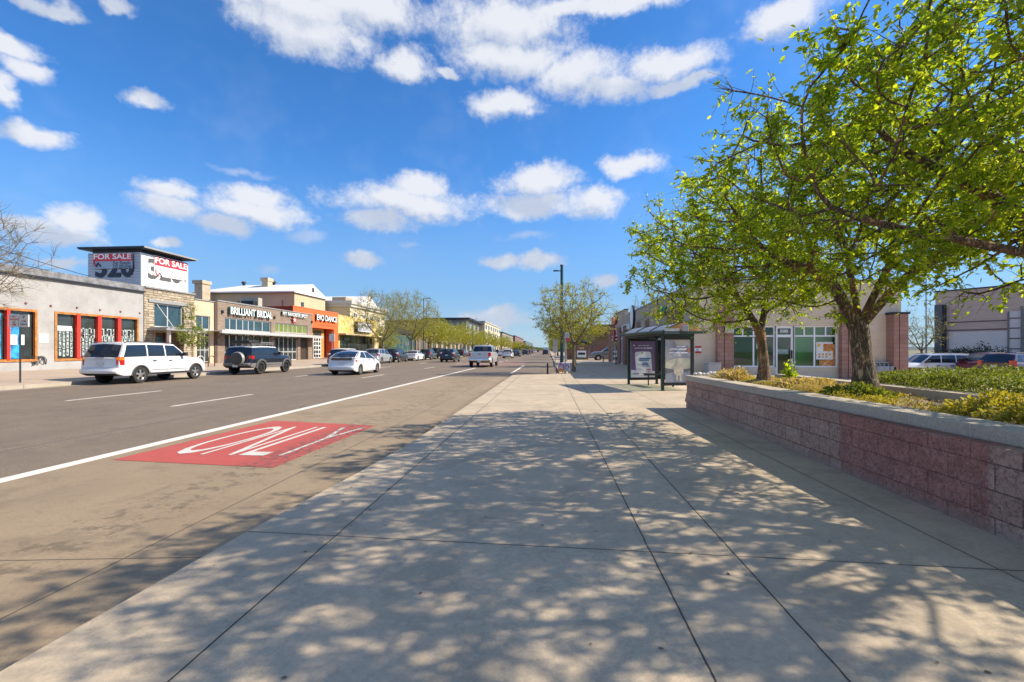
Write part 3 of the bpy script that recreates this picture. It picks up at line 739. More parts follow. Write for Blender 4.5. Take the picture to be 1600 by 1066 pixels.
def boxy_extra(root, S, xo, hw):
    b = MB(); b.lathe([(.001, -.30), (.36, -.30), (.40, -.27), (.405, -.10), (.36, -.06), (.001, -.06)], (.12 - xo, -.12, .98), 'x', 32)
    sp = b.build('spare_wheel', simple('spare_cover', (.06, .058, .055), .6), root, True, 40, world=False)
    b = MB(); b.lathe([(.37, -.305), (.405, -.27), (.412, -.2), (.405, -.12)], (.12 - xo, -.12, .98), 'x', 32); b.build('cover_ring', simple('cover_ring_grey', (.3, .3, .3), .4, .3), sp, True, 40, world=False)
    b = MB(); z = S['H'] + .05
    for sgn in (1, -1):
        b.box(.45 - xo, 2.75 - xo, sgn * .60 - .02, sgn * .60 + .02, z + .02, z + .06)
        for x in (.6, 1.3, 2.0, 2.6): b.box(x - xo - .02, x - xo + .02, sgn * .6 - .015, sgn * .6 + .015, z - .1, z + .04)
    for k in range(9): b.box(.5 + k * .27 - xo, .54 + k * .27 - xo, -.6, .6, z + .025, z + .05)
    for sgn in (1, -1): b.box(1.35 - xo, 2.75 - xo, sgn * .60 - .012, sgn * .60 + .012, z + .1, z + .17)
    b.build('roof_rack', simple('rack_grey', (.22, .21, .2), .5, .4), root, world=False)
    b = MB(); b.rbox(.32 - xo, 1.3 - xo, -.58, .58, z + .07, z + .26, .05); b.build('roof_box', M_blk, root, True, 40, world=False)
    for sgn in (1, -1):
        for c in (S['ro'], S['ro'] + S['wb']):
            b = MB(); r0, r1 = S['tr'] * 1.08, S['tr'] * 1.32; m = 12; inner = []; outer = []
            for k in range(m + 1):
                a = math.pi * (k / m); inner.append((c - xo + r0 * math.cos(a), S['tr'] * .95 + r0 * math.sin(a))); outer.append((c - xo + r1 * math.cos(a), S['tr'] * .95 + r1 * math.sin(a)))
            for k in range(m):
                v = [inner[k], inner[k + 1], outer[k + 1], outer[k]]
                b.prism(v if sgn < 0 else v, 'y', sgn * (hw * .95), sgn * (hw + .05))
            b.build('wheel_flare', simple('flare_grey', (.10, .10, .105), .5), root, world=False)
def pickup_extra(root, S, xo, hw):
    b = MB(); b.rbox(-.01 - xo, .03 - xo, -.78, .78, .78, 1.31, .012)
    t = b.build('tailgate', root_mat[0], root, world=False)
    b = MB(); b.box(-.02 - xo, -.008 - xo, -.12, .12, 1.12, 1.17); b.build('handle', M_blk, t, world=False)
def hatch_extra(root, S, xo, hw):
    b = MB(); b.rbox(.055 - xo, .10 - xo, -.62, .62, .90, 1.02, .01); b.build('lower_rear_window', G_car, root, world=False)
    b = MB(); b.rbox(.08 - xo, .36 - xo, -.66, .66, 1.045, 1.075, .03); b.build('spoiler', root_mat[0], root, world=False)
root_mat = [None]
W1 = paint('paint_white', (.66, .66, .67)); W2 = paint('paint_pearl_white', (.62, .63, .65)); SIL = paint('paint_silver', (.40, .42, .44), .4)
BK = paint('paint_black', (.012, .012, .014)); NB = paint('paint_blue_black', (.007, .009, .016)); DG = paint('paint_dark_grey', (.05, .055, .06), .3)
DB = paint('paint_dark_blue', (.02, .035, .06)); MR = paint('paint_maroon', (.14, .008, .012)); GR = paint('paint_grey', (.16, .17, .18), .3); RD = paint('paint_red', (.3, .02, .02))
def place(kind, px, Xr, **k):     # px of the right rear wheel, X of the right flank; car heads along the street
    S = SPEC[kind]; Y = onX(px, Xr)[0]
    return (Xr - S['W'] / 2, Y - S['ro'] + S['L'] / 2, 0)
make_car('parked_suv', 'suv', 'white long sport utility car parked in front of the grey plaster shop', 'car', W1, place('suv', 220.5, -18.35))
make_car('parked_off_roader', 'boxy', 'black boxy off-road car with white roof, spare wheel and roof rack', 'car', NB, place('boxy', 408.5, -17.75), rimm=M_dkrim, roofm=paint('paint_roof_white', (.66, .66, .64)), extra=boxy_extra, clad=M_clad)
root_mat[0] = W2
make_car('moving_hatchback', 'hatch', 'white hybrid hatchback driving in the middle lane', 'car', W2, place('hatch', 564, -11.35), extra=hatch_extra)
make_car('parked_suv', 'cuv', 'black crossover with white roof hidden behind the white hatchback', 'car', BK, (-19.0, 41.6, 0), roofm=W1)
gp = 'cars parked along the left kerb'
make_car('parked_suv', 'cuv', 'silver crossover parked beside the yellow painted shop', 'car', SIL, place('cuv', 597, -18.1), group=gp)
make_car('parked_hatchback', 'cuv', 'black crossover parked just ahead of the silver crossover', 'car', BK, place('cuv', 625, -18.1), group=gp)
make_car('parked_sedan', 'sedan', 'white sedan parked between two dark cars', 'car', W1, place('sedan', 653.5, -18.1), group=gp)
make_car('parked_hatchback', 'cuv', 'dark grey crossover parked just ahead of the white sedan', 'car', DG, place('cuv', 674.5, -18.1), group=gp, lod=1)
make_car('parked_suv', 'suv', 'dark blue tall car parked behind the black car in traffic', 'car', DB, place('suv', 693, -18.1), group=gp, lod=1)
make_car('moving_suv', 'cuv', 'black crossover driving in the second lane from the left kerb', 'car', NB, place('cuv', 711.7, -11.5), group='cars driving along the street')
PKP = paint('paint_pale_silver', (.52, .54, .57), .2); root_mat[0] = PKP
make_car('moving_pickup', 'pickup', 'silver grey pickup truck driving away near the white line', 'pickup truck', PKP, place('pickup', 770, -4.95), extra=pickup_extra, lod=0)
gq = 'cars driving along the street'
make_car('moving_suv', 'cuv', 'white crossover driving just ahead of the pickup truck', 'car', W1, (-7.6, 84.5, 0), group=gq, lod=1)
make_car('moving_sedan', 'sedan', 'black sedan just ahead of the white crossover', 'car', BK, (-7.3, 102, 0), group=gq, lod=1)
make_car('moving_suv', 'cuv', 'dark crossover small in the distance, ahead of the black sedan', 'car', DB, (-7.0, 136, 0), group=gq, lod=2)
rng = random.Random(5)
far = [(-11.5, 112, W1, 'sedan'), (-11.8, 128, SIL, 'cuv'), (-7.2, 158, DG, 'cuv'), (-11.6, 165, BK, 'cuv'), (-7.4, 190, RD, 'sedan'), (-11.5, 205, SIL, 'sedan'), (-7.5, 240, W1, 'cuv'), (-11.7, 262, BK, 'cuv'), (-7.5, 300, DG, 'cuv'), (-11.7, 330, W1, 'cuv')]
for x, y, m, kd in far:
    c = {W1: 'white', SIL: 'silver', DG: 'dark grey', BK: 'black', RD: 'red'}[m]
    make_car('moving_car', kd, 'tiny %s car far down the %s lane, about block %d' % (c, 'near' if x > -9 else 'middle', int(y / 50)), 'car', m, (x, y, 0), group='tiny cars far down the street', lod=2)
y = 98; k = 0
cols_ = [BK, W1, SIL, DG, DB, W1, BK, SIL, MR, DG, W1, SIL]
nm_ = ['black', 'white', 'silver', 'dark grey', 'dark blue', 'white', 'black', 'silver', 'maroon', 'dark grey', 'white', 'silver']
while y < 230:
    i = k % 12
    make_car('parked_car', ['cuv', 'sedan', 'cuv'][k % 3], '%s car in the distant left kerb row, %s the pale apartment block' % (nm_[i], 'well before' if y < 150 else 'close to'), 'car', cols_[i], (-19.0, y, 0), group='cars in the far row along the left kerb', lod=2)
    y += rng.choice([6.5, 7.5, 13]); k += 1
make_car('parked_suv', 'cuv', 'small dark car stopped at the right kerb far away', 'car', BK, (-1.1, 140, 0), lod=2)
# parking lot on the right
zl = -.25
def lotcar(kind, px0, d, mat, label, rz, lod=1, **k):
    a, b_ = ray(px0)
    return make_car('parked_' + {'suv': 'suv', 'cuv': 'suv', 'sedan': 'sedan', 'pickup': 'pickup'}[kind], kind, label, 'car', mat, (a * d, b_ * d, zl + k.pop('dz', 0)), rz, lod, **k)
lotcar('suv', 1453, 33, W1, 'white estate car side-on behind the end of the hedge', R(180), 0, dz=-.36)
lotcar('sedan', 1497, 35, SIL, 'pale silver sedan between the white and the dark red cars', R(150), 1, dz=-.1)
lotcar('cuv', 1540, 30.5, MR, 'dark red crossover seen from behind over the hedge', R(80), 0, dz=-.08)
lotcar('cuv', 1592, 28, paint('paint_dark_maroon', (.06, .006, .01)), 'dark maroon car at the right edge behind the dry stalks', R(20), 1, dz=-.1)
a, b_ = ray(944)
make_car('parked_pickup', 'pickup', 'dark grey pickup truck waiting in the driveway past the brick corner', 'pickup truck', GR, (a * 63.5 + 1.1, b_ * 63.5, .0), R(180), 1)
# ---------------------------------------------------------------- building helpers
def facade(name, mat, plane, c, a0, a1, z0, z1, holes, parent, depth=.3, sgn=1, mi=0):
    """wall with real openings. plane 'X': wall at X=c facing +X*sgn spans Y a0..a1; plane 'Y': wall at Y=c facing Y*sgn."""
    holes = [(max(a0, min(h[0], h[1])), min(a1, max(h[0], h[1])), max(z0, h[2]), min(z1, h[3])) for h in holes]
    A = sorted(set([a0, a1] + [v for h in holes for v in h[:2]])); Z = sorted(set([z0, z1] + [v for h in holes for v in h[2:]]))
    def inh(a, z): return any(h[0] - 1e-6 <= a <= h[1] + 1e-6 and h[2] - 1e-6 <= z <= h[3] + 1e-6 for h in holes)
    b = MB()
    def P(a, z, d): return (c - sgn * d, a, z) if plane == 'X' else (a, c - sgn * d, z)
    for i in range(len(A) - 1):
        for j in range(len(Z) - 1):
            if inh((A[i] + A[i + 1]) / 2, (Z[j] + Z[j + 1]) / 2): continue
            b.add([P(A[i], Z[j], 0), P(A[i + 1], Z[j], 0), P(A[i + 1], Z[j + 1], 0), P(A[i], Z[j + 1], 0)], [(0, 1, 2, 3)])
    def strip(p, q): b.add([P(p[0], p[1], 0), P(q[0], q[1], 0), P(q[0], q[1], depth), P(p[0], p[1], depth)], [(0, 1, 2, 3)])
    for h in holes:
        cs = [(h[0], h[2]), (h[1], h[2]), (h[1], h[3]), (h[0], h[3])]
        for k in range(4):
            if k == 0 and abs(h[2] - z0) < 1e-6: continue
            strip(cs[k], cs[(k + 1) % 4])
    cs = [(a0, z0), (a1, z0), (a1, z1), (a0, z1)]
    for k in (1, 2, 3): strip(cs[k], cs[(k + 1) % 4])
    return b.build(name, mat, parent)
def window(parent, plane, c, a0, a1, z0, z1, fm, gm, nx=1, rows=(), fr=.06, inset=.12, sgn=1, bars=None, name='window', pd=.0):
    b = MB()
    if a0 > a1: a0, a1 = a1, a0
    def bx(a, b_, z, zz, d0, d1):
        if plane == 'X': b.box(c - sgn * d0, c - sgn * d1, a, b_, z, zz)
        else: b.box(a, b_, c - sgn * d0, c - sgn * d1, z, zz)
    d0, d1 = inset - .03, inset + .05
    e = .002
    bx(a0 + e, a1 - e, z0 + e, z0 + fr, d0, d1); bx(a0 + e, a1 - e, z1 - fr, z1 - e, d0, d1)
    bx(a0 + e, a0 + fr, z0 + fr, z1 - fr, d0, d1); bx(a1 - fr, a1 - e, z0 + fr, z1 - fr, d0, d1)
    xs = bars if bars is not None else [a0 + (a1 - a0) * k / nx for k in range(1, nx)]
    for x in xs: bx(x - fr / 2, x + fr / 2, z0 + fr, z1 - fr, d0 + .004, d1 - .004)
    for z in rows: bx(a0 + fr, a1 - fr, z - fr / 2, z + fr / 2, d0 + .008, d1 - .008)
    w_ = b.build(name, fm, parent)
    b = MB()
    if plane == 'X': b.box(c - sgn * (inset + .0), c - sgn * (inset + .02), a0 + fr * .5, a1 - fr * .5, z0 + fr * .5, z1 - fr * .5)
    else: b.box(a0 + fr * .5, a1 - fr * .5, c - sgn * inset, c - sgn * (inset + .02), z0 + fr * .5, z1 - fr * .5)
    b.build('pane', gm, w_)
    return w_
def flat(name, mat, plane, c, a0, a1, z0, z1, parent, out=.01, th=.008, sgn=1):
    b = MB()
    if plane == 'X': b.box(c + sgn * out, c + sgn * (out - th), a0, a1, z0, z1)
    else: b.box(a0, a1, c + sgn * out, c + sgn * (out - th), z0, z1)
    return b.build(name, mat, parent)
def box(name, mat, x0, x1, y0, y1, z0, z1, parent, r=0):
    b = MB()
    if r: b.rbox(x0, x1, y0, y1, z0, z1, r)
    else: b.box(x0, x1, y0, y1, z0, z1)
    return b.build(name, mat, parent)
M_plaster = simple('grey_plaster', (.35, .345, .34), .9, 0, .16, .9, .4, 12)
M_flash = simple('torn_flashing', (.20, .20, .21), .6, .2, .45, 2.5, .6, 9)
M_dkmetal = simple('dark_metal', (.03, .035, .045), .5, .3, .15, 3, .05)
M_steel = simple('grey_steel', (.33, .33, .32), .5, .3, .12, 3, .05)
M_lsteel = simple('pale_aluminium', (.62, .62, .60), .4, .4, .06, 3, .02)
M_wood = simple('orange_varnished_wood', (.42, .17, .04), .55, 0, .35, 4, .2, 14)
M_redp = simple('red_paint', (.62, .035, .02), .5, 0, .12, 4, .1)
G_dark = glass('shop_glass', (.035, .045, .045), .05)
G_blue = glass('tinted_glass', (.03, .065, .085), .05)
G_green = glass('green_tinted_glass', (.16, .20, .05), .12)
M_wpanel = simple('white_panel', (.80, .80, .80), .6, 0, .04, 1, .02)
def corrug(name, col):
    m, nt_, p, out = newmat(name); s = N(nt_, 'ShaderNodeSeparateXYZ'); lk(nt_, wpos(nt_), s.inputs[0])
    wv_ = math_(nt_, 'PINGPONG', s.outputs[2], .10)
    lk(nt_, mix(nt_, maprange(nt_, noise(nt_, wpos(nt_), 1.3, 4), .3, .7), col, tuple(c * .8 for c in col)), p.inputs['Base Color'])
    p.inputs['Metallic'].default_value = .6; p.inputs['Roughness'].default_value = .35
    bump(nt_, p, wv_, .9, .3); return m
M_corr = corrug('corrugated_silver_metal', (.42, .46, .52))
def stone_mat():
    m, nt_, p, out = newmat('ledge_stone')
    s = N(nt_, 'ShaderNodeSeparateXYZ'); lk(nt_, wpos(nt_), s.inputs[0]); c = N(nt_, 'ShaderNodeCombineXYZ')
    wob = math_(nt_, 'MULTIPLY', noise(nt_, wpos(nt_), 2.5, 3), .12)
    lk(nt_, math_(nt_, 'ADD', s.outputs[1], wob), c.inputs[0]); lk(nt_, math_(nt_, 'ADD', s.outputs[2], wob), c.inputs[1])
    b = N(nt_, 'ShaderNodeTexBrick'); b.offset = .37; b.squash = .6; b.squash_frequency = 3
    for k, v_ in (('Scale', 1), ('Brick Width', .62), ('Row Height', .17), ('Mortar Size', .016), ('Mortar Smooth', .2), ('Bias', -.1)): b.inputs[k].default_value = v_
    b.inputs['Color1'].default_value = (.48, .40, .29, 1); b.inputs['Color2'].default_value = (.24, .19, .13, 1); b.inputs['Mortar'].default_value = (.06, .045, .03, 1)
    lk(nt_, c.outputs[0], b.inputs['Vector'])
    lk(nt_, mix(nt_, maprange(nt_, noise(nt_, wpos(nt_), 4, 5), .35, .7, 0, .5), b.outputs[0], (.42, .36, .28)), p.inputs['Base Color'])
    p.inputs['Roughness'].default_value = .9; bump(nt_, p, math_(nt_, 'SUBTRACT', noise(nt_, wpos(nt_), 14, 4), math_(nt_, 'MULTIPLY', b.outputs[1], 1.5)), .8, .04)
    return m
M_stone = stone_mat()
XF = -28.0
def Y(px, X=XF): return onX(px, X)[0]
def Z(px, py, X=XF): return onX(px, X, py)[1]
BASE = .4
# ---- grey plaster shop
y0, y1 = 12.0, Y(224)
r = thing('plaster_shop', 'long grey plaster shop with red posts and orange wood window frames', 'building', (XF, y0, BASE))
zt = Z(224, 457.5); zc = Z(224, 447)
wz0, wz1 = Z(84.5, 563.7), Z(85.4, 487)
A = (Y(-55), Y(57.5)); Bw = (Y(85.2), Y(215.8))
facade('front_wall', M_plaster, 'X', XF, y0, y1, BASE - .1, zt, [(A[0], A[1], wz0, wz1), (Bw[0], Bw[1], wz0, wz1)], r)
box('building_volume', simple('side_plaster', (.36, .34, .32), .9), XF - 16, XF - .31, y0, y1 - .02, BASE - .1, zt - .02, r)
b = MB(); b.box(XF - .5, XF + .10, y0, y1, zt + .10, zc); b.build('parapet_flashing', M_flash, r)
b = MB(); b.box(XF - .3, XF + .16, y0, y1, zt, zt + .098); b.build('drip_edge', M_dkmetal, r)
M_poster = simple('poster_paper', (.55, .60, .56), .7, 0, .5, 14, 0, 70)
M_paper = simple('white_paper', (.72, .72, .68), .7, 0, .12, 8, 0)
M_ink = simple('dark_ink', (.04, .045, .05), .7, 0, .4, 20, 0)
def big_win(a, bars_px):
    b = MB(); z0, z1 = wz0, wz1; c = XF; f = .11
    b.box(c - .10, c + .05, a[0], a[1], z0 - .02, z0 + f); b.box(c - .10, c + .04, a[0], a[1], z1 - f, z1 + .02)
    b.box(c - .10, c + .045, a[0] - .01, a[0] + f, z0 + f, z1 - f); b.box(c - .10, c + .045, a[1] - f, a[1] + .01, z0 + f, z1 - f)
    w_ = b.build('window', M_wood, r)
    for p0, p1 in bars_px:
        box('red_post', M_redp, c - .12, c + .07, Y(p0), Y(p1) - .02, z0 + .06, z1 - .05, w_)
    box('pane', G_dark, c - .16, c - .14, a[0] + .05, a[1] - .05, z0 + .05, z1 - .05, w_)
    return w_
wa = big_win(A, [(9.3, 15.1)]); wb = big_win(Bw, [(119, 124.9), (151.7, 158), (183, 188.3)])
M_murblue = simple('blue_window_art', (.02, .22, .50), .5, 0, .8, 2.2, 0, 8)
flat('window_poster', M_murblue, 'X', XF - .13, Y(15.6), Y(35), wz0 + .15, wz1 - .3, wa)
flat('window_poster', M_murblue, 'X', XF - .13, Y(-20), Y(5), wz0 + .15, wz1 - .3, wa)
for p0, p1, q0, q1 in ((18.8, 30, 523, 538.8), (33, 41, 523, 539)):
    flat('window_poster', M_paper, 'X', XF - .118, Y(p0), Y(p1), Z(p0, q1), Z(p0, q0), wa)
    flat('window_poster', M_poster, 'X', XF - .112, Y(p0) + .06, Y(p1) - .06, Z(p0, q1) + .08, Z(p0, q0) - .12, wa)
# rows of small posters in the right-hand window
rr = random.Random(3); M_ppost = simple('poster_pale_blue', (.36, .43, .43), .7, 0, .25, 8, 0)
def poster(p0, p1, za, zb_, w_, kind=0):
    f = flat('window_poster', M_ppost, 'X', XF - .128, p0, p1, za, zb_, w_, th=.006)
    b = MB()
    for k in range(3):
        yy = p0 + (p1 - p0) * rr.uniform(.15, .5); zz = za + (zb_ - za) * rr.uniform(.12, .6)
        b.box(XF - .121, XF - .116 + .0006 * k, yy, yy + (p1 - p0) * rr.uniform(.25, .45), zz, zz + (zb_ - za) * rr.uniform(.15, .35))
    b.build('poster_picture', M_ink, w_)
for (s0, s1, n_) in ((88, 117.5, 5), (125.6, 150.5, 5), (159, 182, 4), (189.5, 213, 4)):
    ys = np.linspace(Y(s0), Y(s1), n_ + 1)
    for i in range(n_):
        for j in range(4):
            za = wz0 + .22 + j * .43 + (i % 2) * .06
            poster(ys[i] + .03, ys[i + 1] - .05, za, za + .38, wb)
for p0, p1, q0, q1 in ((125.5, 135.5, 514, 528), (141, 151, 514, 528), (161.5, 179, 513.6, 525.6), (189.3, 197.5, 516, 528.5), (201, 210, 515.5, 529)):
    poster(Y(p0), Y(p1), Z(p0, q1), Z(p0, q0), wb)
flat('open_banner', M_paper, 'X', XF - .124, Y(89.8), Y(115), Z(90, 516.3), Z(90, 508.8), wb)
lettering('open_lettering', 'OPEN', simple('banner_ink', (.25, .30, .34), .7), wb, (XF - .117, Y(91.8), Z(90, 515.6)), (0, 1, 0), (0, 0, 1), Y(113) - Y(91.8), .20, .004)
# wall details: small fixings, faded sheet, ivy-like cable bundle by the ground
b = MB()
for p, q in ((120, 481), (156, 484.5), (188, 487.2), (218, 489.4), (79, 478), (40, 474)):
    b.lathe([(.001, .05), (.05, .05), (.06, .0)], (XF, Y(p), Z(p, q)), 'x', 10)
b.build('wall_bolt', simple('rust_red', (.18, .06, .05), .8), r)
flat('faded_notice', simple('faded_paper', (.50, .48, .48), .9, 0, .1, 4, 0), 'X', XF, Y(60), Y(76), Z(60, 536), Z(60, 521), r, out=.012)
b = MB(); gr_ = random.Random(9)
for k in range(7):
    p = 49 + k * 3.1; pts = []
    for i in range(8):
        pts.append((XF + .03 + .01 * (i % 2), Y(p) + .16 * math.sin(i * 1.3 + k), Z(p, 574.5) + .08 + .55 * abs(math.sin(i * .55 + k * .9))))
    b.tube(pts, .014, 5)
b.build('graffiti_scrawl', simple('black_spray', (.03, .03, .03), .8), r)
# ---- stone shop with the rooftop sign box
ys0, ys1 = Y(224), Y(303)
r = thing('stone_shop', 'narrow ledge-stone shop with canopy and white box tower on its roof', 'building', (XF, ys0, BASE))
zt = Z(224, 449); wy = (Y(240.2), Y(286.6)); wz = (Z(240, 511), Z(240, 473)); dz_ = (BASE, Z(244, 519))
facade('stone_front', M_stone, 'X', XF + .04, ys0 + .03, ys1, BASE - .1, zt, [(wy[0], wy[1], wz[0], wz[1]), (wy[0] + .1, wy[1], BASE - .1, dz_[1])], r, depth=.4)
box('building_volume', M_plaster, XF - 16, XF - .37, ys0 + .03, ys1 - .02, BASE - .1, zt - .02, r)
box('parapet_cap', M_steel, XF - .3, XF + .14, ys0 + .03, ys1, zt, zt + .12, r)
window(r, 'X', XF + .04, wy[0], wy[1], wz[0], wz[1], M_lsteel, G_blue, 2, (), .09, .2)
box('lintel', M_steel, XF - .1, XF + .12, wy[0] - .5, wy[1] + .4, wz[1] + .002, wz[1] + .22, r)
# recessed entrance
box('entrance_recess', simple('brown_wood', (.10, .055, .03), .7, 0, .3, 6), XF - .34, XF - .30, wy[0] + .12, wy[1] - .02, BASE, dz_[1] - .01, r)
box('entrance_door', G_blue, XF - .29, XF - .25, Y(249), Y(262), BASE + .02, dz_[1] - .3, r)
box('entrance_post', M_wood, XF - .2, XF, Y(262), Y(268), BASE + .02, dz_[1] - .02, r)
box('entrance_post', M_lsteel, XF + .9, XF + 1.1, Y(242), Y(244.5), BASE, dz_[1] + .2, r)
b = MB(); cz = Z(230, 516); b.box(XF + .05, XF + 1.5, Y(229), Y(291), cz, cz + .14)
for k in range(9):
    yy = Y(229) + (Y(291) - Y(229)) * (k + .5) / 9; b.box(XF + .1, XF + 1.48, yy - .05, yy + .05, cz + .142, cz + .22)
cn = b.build('canopy', M_steel, r)
for p in (243, 283):
    b = MB(); b.tube([(XF + .1, Y(p), wz[1] - .1), (XF + 1.4, Y(p) + .0, cz + .2)], .025, 6); b.build('canopy_rod', M_lsteel, cn)
# rooftop tower
tx1 = XF - .15; ty0 = Y(220, tx1); ty1 = Y(292.3, tx1); tz0 = zt + .12; tz1 = Z(220, 394.5, tx1)
tx0 = onY(137.5, ty0)[0]
b = MB(); b.box(tx0, tx1, ty0, ty1, tz0 - .6, tz1)
tw = b.build('rooftop_box', M_corr, r)
box('white_cladding', M_wpanel, tx1 + .002, tx1 + .06, ty0 + .0, ty1 + .02, tz0 + .002, tz1 - .02, r)
b = MB(); b.box(tx1 + .061, tx1 + .066, Y(246, tx1), Y(246.4, tx1), tz0 + .01, tz1 - .05); b.build('panel_joint', M_steel, r)
box('corner_trim', M_lsteel, tx1 - .02, tx1 + .075, ty0 - .05, ty0 - .002, tz0 + .01, tz1 - .01, r)
# clerestory band + oversailing flat roof
box('dark_band', M_dkmetal, tx0 + .25, tx1 - .05, ty0 + .10, ty1 - .4, tz1, tz1 + .22, r)
b = MB(); rz = tz1 + .22
b.box(tx0 - .45, tx1 + .55, ty0 - .35, ty1 + .35, rz + .05, rz + .15); b.box(tx0 - .40, tx1 + .50, ty0 - .30, ty1 + .30, rz, rz + .048)
b.build('flat_roof', [M_dkmetal], r)
box('roof_fascia', M_steel, tx1 + .552, tx1 + .60, ty0 - .35, ty1 + .35, rz + .04, rz + .16, r)
M_band = simple('sign_red', (.60, .03, .05), .5, 0, .05, 3, 0); M_wl = simple('sign_white', (.82, .82, .82), .5, 0, .03, 3, 0)
M_num = simple('number_dark_grey', (.09, .09, .095), .6, 0, .05, 3, 0); M_navy = simple('number_navy', (.012, .025, .05), .6, 0, .05, 3, 0)
# street side (plane X = tx1+.06): numbers then sale banner on top
XT = tx1 + .062
def tY(p): return Y(p, XT)
def tZ(p, q): return Z(p, q, XT)
sgn_root = r
nz0, nz1 = tZ(232, 441.5) + .28, tZ(232, 405) + .1
lettering('big_number', '320', M_num, r, (XT - .005, tY(231), nz0), (0, 1, 0), (0, 0, 1), tY(284) - tY(231), nz1 - nz0, .03, .03)
bz1, bz0 = tZ(241, 400), tZ(241, 415)
t1, t0 = tZ(241, 400) + .05, tZ(241, 414)
box('sale_banner', M_wl, XT + .03, XT + .045, tY(240), tY(292), tZ(241, 426) - .2, t1, r)
box('banner_red_band', M_band, XT + .046, XT + .055, tY(240.5), tY(291.6), t0, t1 - .03, r)
lettering('banner_lettering', 'FOR SALE', M_wl, r, (XT + .056, tY(241.5), t0 + .14), (0, 1, 0), (0, 0, 1), tY(290.6) - tY(241.5), (t1 - t0) * .66, .01, .02)
lettering('banner_name', 'Kay Rosado', M_num, r, (XT + .047, tY(268), t0 - .42), (0, 1, 0), (0, 0, 1), tY(290) - tY(268), .26, .006)
lettering('banner_phone', '720-209-0546', M_num, r, (XT + .047, tY(267), t0 - .80), (0, 1, 0), (0, 0, 1), tY(291) - tY(267), .24, .006)
def logo(nm, org, rt, s, m1, m2, par):
    o = Vector(org); rt = Vector(rt); up = Vector((0, 0, 1))
    b = MB(); pts = [(0, .9), (.0, .35), (.35, .0), (.6, .5), (1.0, .0)]
    b.tube([o + rt * (x * s) + up * (y * s) for x, y in pts[:3]], .05 * s / .5, 6); b.build(nm, m1, par)
    b = MB(); b.tube([o + rt * (x * s) + up * (y * s) for x, y in pts[2:]], .05 * s / .5, 6); b.build(nm, m2, par)
logo('banner_logo', (XT + .05, tY(242.5), t0 - .75), (0, 1, 0), .5, M_band, M_num, r)
# side facing the camera (plane Y = ty0)
def sX(p): return onY(p, ty0 - .05)[0]
def sZ(p, q): return onY(p, ty0 - .05, q)[1]
yb = ty0 - .01
lettering('big_number', '320', M_navy, r, (sX(148.5), yb + .0, sZ(150, 433.5)), (1, 0, 0), (0, 0, 1), sX(208.5) - sX(148.5), sZ(150, 402) - sZ(150, 433.5), .04, .03)
t1, t0 = sZ(150, 397), sZ(150, 408.8)
box('sale_banner', simple('banner_translucent', (.30, .35, .43), .4, .2, .1, 2, .05), sX(146), sX(207.5), yb - .075, yb - .045, sZ(150, 420.5), t1, r)
box('banner_red_band', M_band, sX(146.4), sX(207), yb - .088, yb - .077, t0, t1 - .02, r)
lettering('banner_lettering', 'FOR SALE', M_wl, r, (sX(147.5), yb - .089, t0 + .13), (1, 0, 0), (0, 0, 1), sX(206) - sX(147.5), (t1 - t0) * .72, .01, .02)
lettering('banner_name', 'Kay Rosado', M_navy, r, (sX(178), yb - .077, sZ(178, 415)), (1, 0, 0), (0, 0, 1), sX(204.5) - sX(178), .3, .006)
lettering('banner_phone', '720-209-0546', M_navy, r, (sX(176.5), yb - .077, sZ(178, 420.2)), (1, 0, 0), (0, 0, 1), sX(206) - sX(176.5), .28, .006)
logo('banner_logo', (sX(148), yb - .09, sZ(150, 417)), (1, 0, 0), .5, M_band, M_navy, r)
# ---- beige narrow shop
M_beige = simple('beige_stucco', (.58, .43, .30), .9, 0, .08, 2, .2)
r = thing('beige_shop', 'slim beige stucco shop front between the stone and the grey brick shops', 'building', (XF, ys1, BASE))
yb0, yb1 = ys1 + .01, Y(334.5); zt = Z(304, 468)
h1 = (Y(306.7), Y(328.5), Z(307, 514), Z(307, 492.5)); h2 = (Y(308), Y(328.5), BASE + .1, Z(307, 520))
facade('front_wall', M_beige, 'X', XF - .02, yb0, yb1, BASE - .1, zt, [h1, (h2[0], h2[1], BASE - .1, h2[3])], r)
box('building_volume', M_plaster, XF - 14, XF - .33, yb0, yb1 - .02, BASE - .1, zt - .02, r)
box('coping', M_steel, XF - .2, XF + .06, yb0, yb1, zt, zt + .08, r)
window(r, 'X', XF - .02, h1[0], h1[1], h1[2], h1[3], M_lsteel, G_blue, 2)
window(r, 'X', XF - .02, h2[0], h2[1], h2[2], h2[3], M_lsteel, G_dark, 3, (BASE + 1.1,))
box('spandrel', M_lsteel, XF - .1, XF + .005, h1[0] - .05, h1[1] + .05, h2[3] + .005, h1[2] - .005, r)
# ---- grey brick shop pair
M_gbrick = bricks('grey_brown_brick', (.20, .145, .11), (.27, .205, .16), (.15, .12, .1), .42, .14, 'YZ', ms=.01)
M_dbrick = bricks('dark_brown_brick', (.075, .05, .038), (.10, .07, .05), (.05, .04, .03), .42, .14, 'YZ', ms=.01)
yg0, yg1 = Y(339.5), Y(488); zt = Z(340, 470.5)
r = thing('brick_shop_pair', 'grey-brown brick shop with two storefronts under one pale steel canopy beam', 'building', (XF, yg0, BASE))
u1 = (Y(351.6), Y(423.8), Z(352, 515.6), Z(352, 496.3)); u2 = (Y(430), Y(480.3), Z(430, 519.2), Z(430, 504.3))
l1 = (Y(351.6), Y(423.8), BASE - .1, Z(352, 521)); l2 = (Y(430), Y(465), BASE - .1, Z(352, 521)); l3 = (Y(469.5), Y(481.5), BASE - .1, Z(352, 521))
facade('brick_front', M_gbrick, 'X', XF, yg0, yg1, BASE - .1, zt, [u1, u2, l1, l2, l3], r)
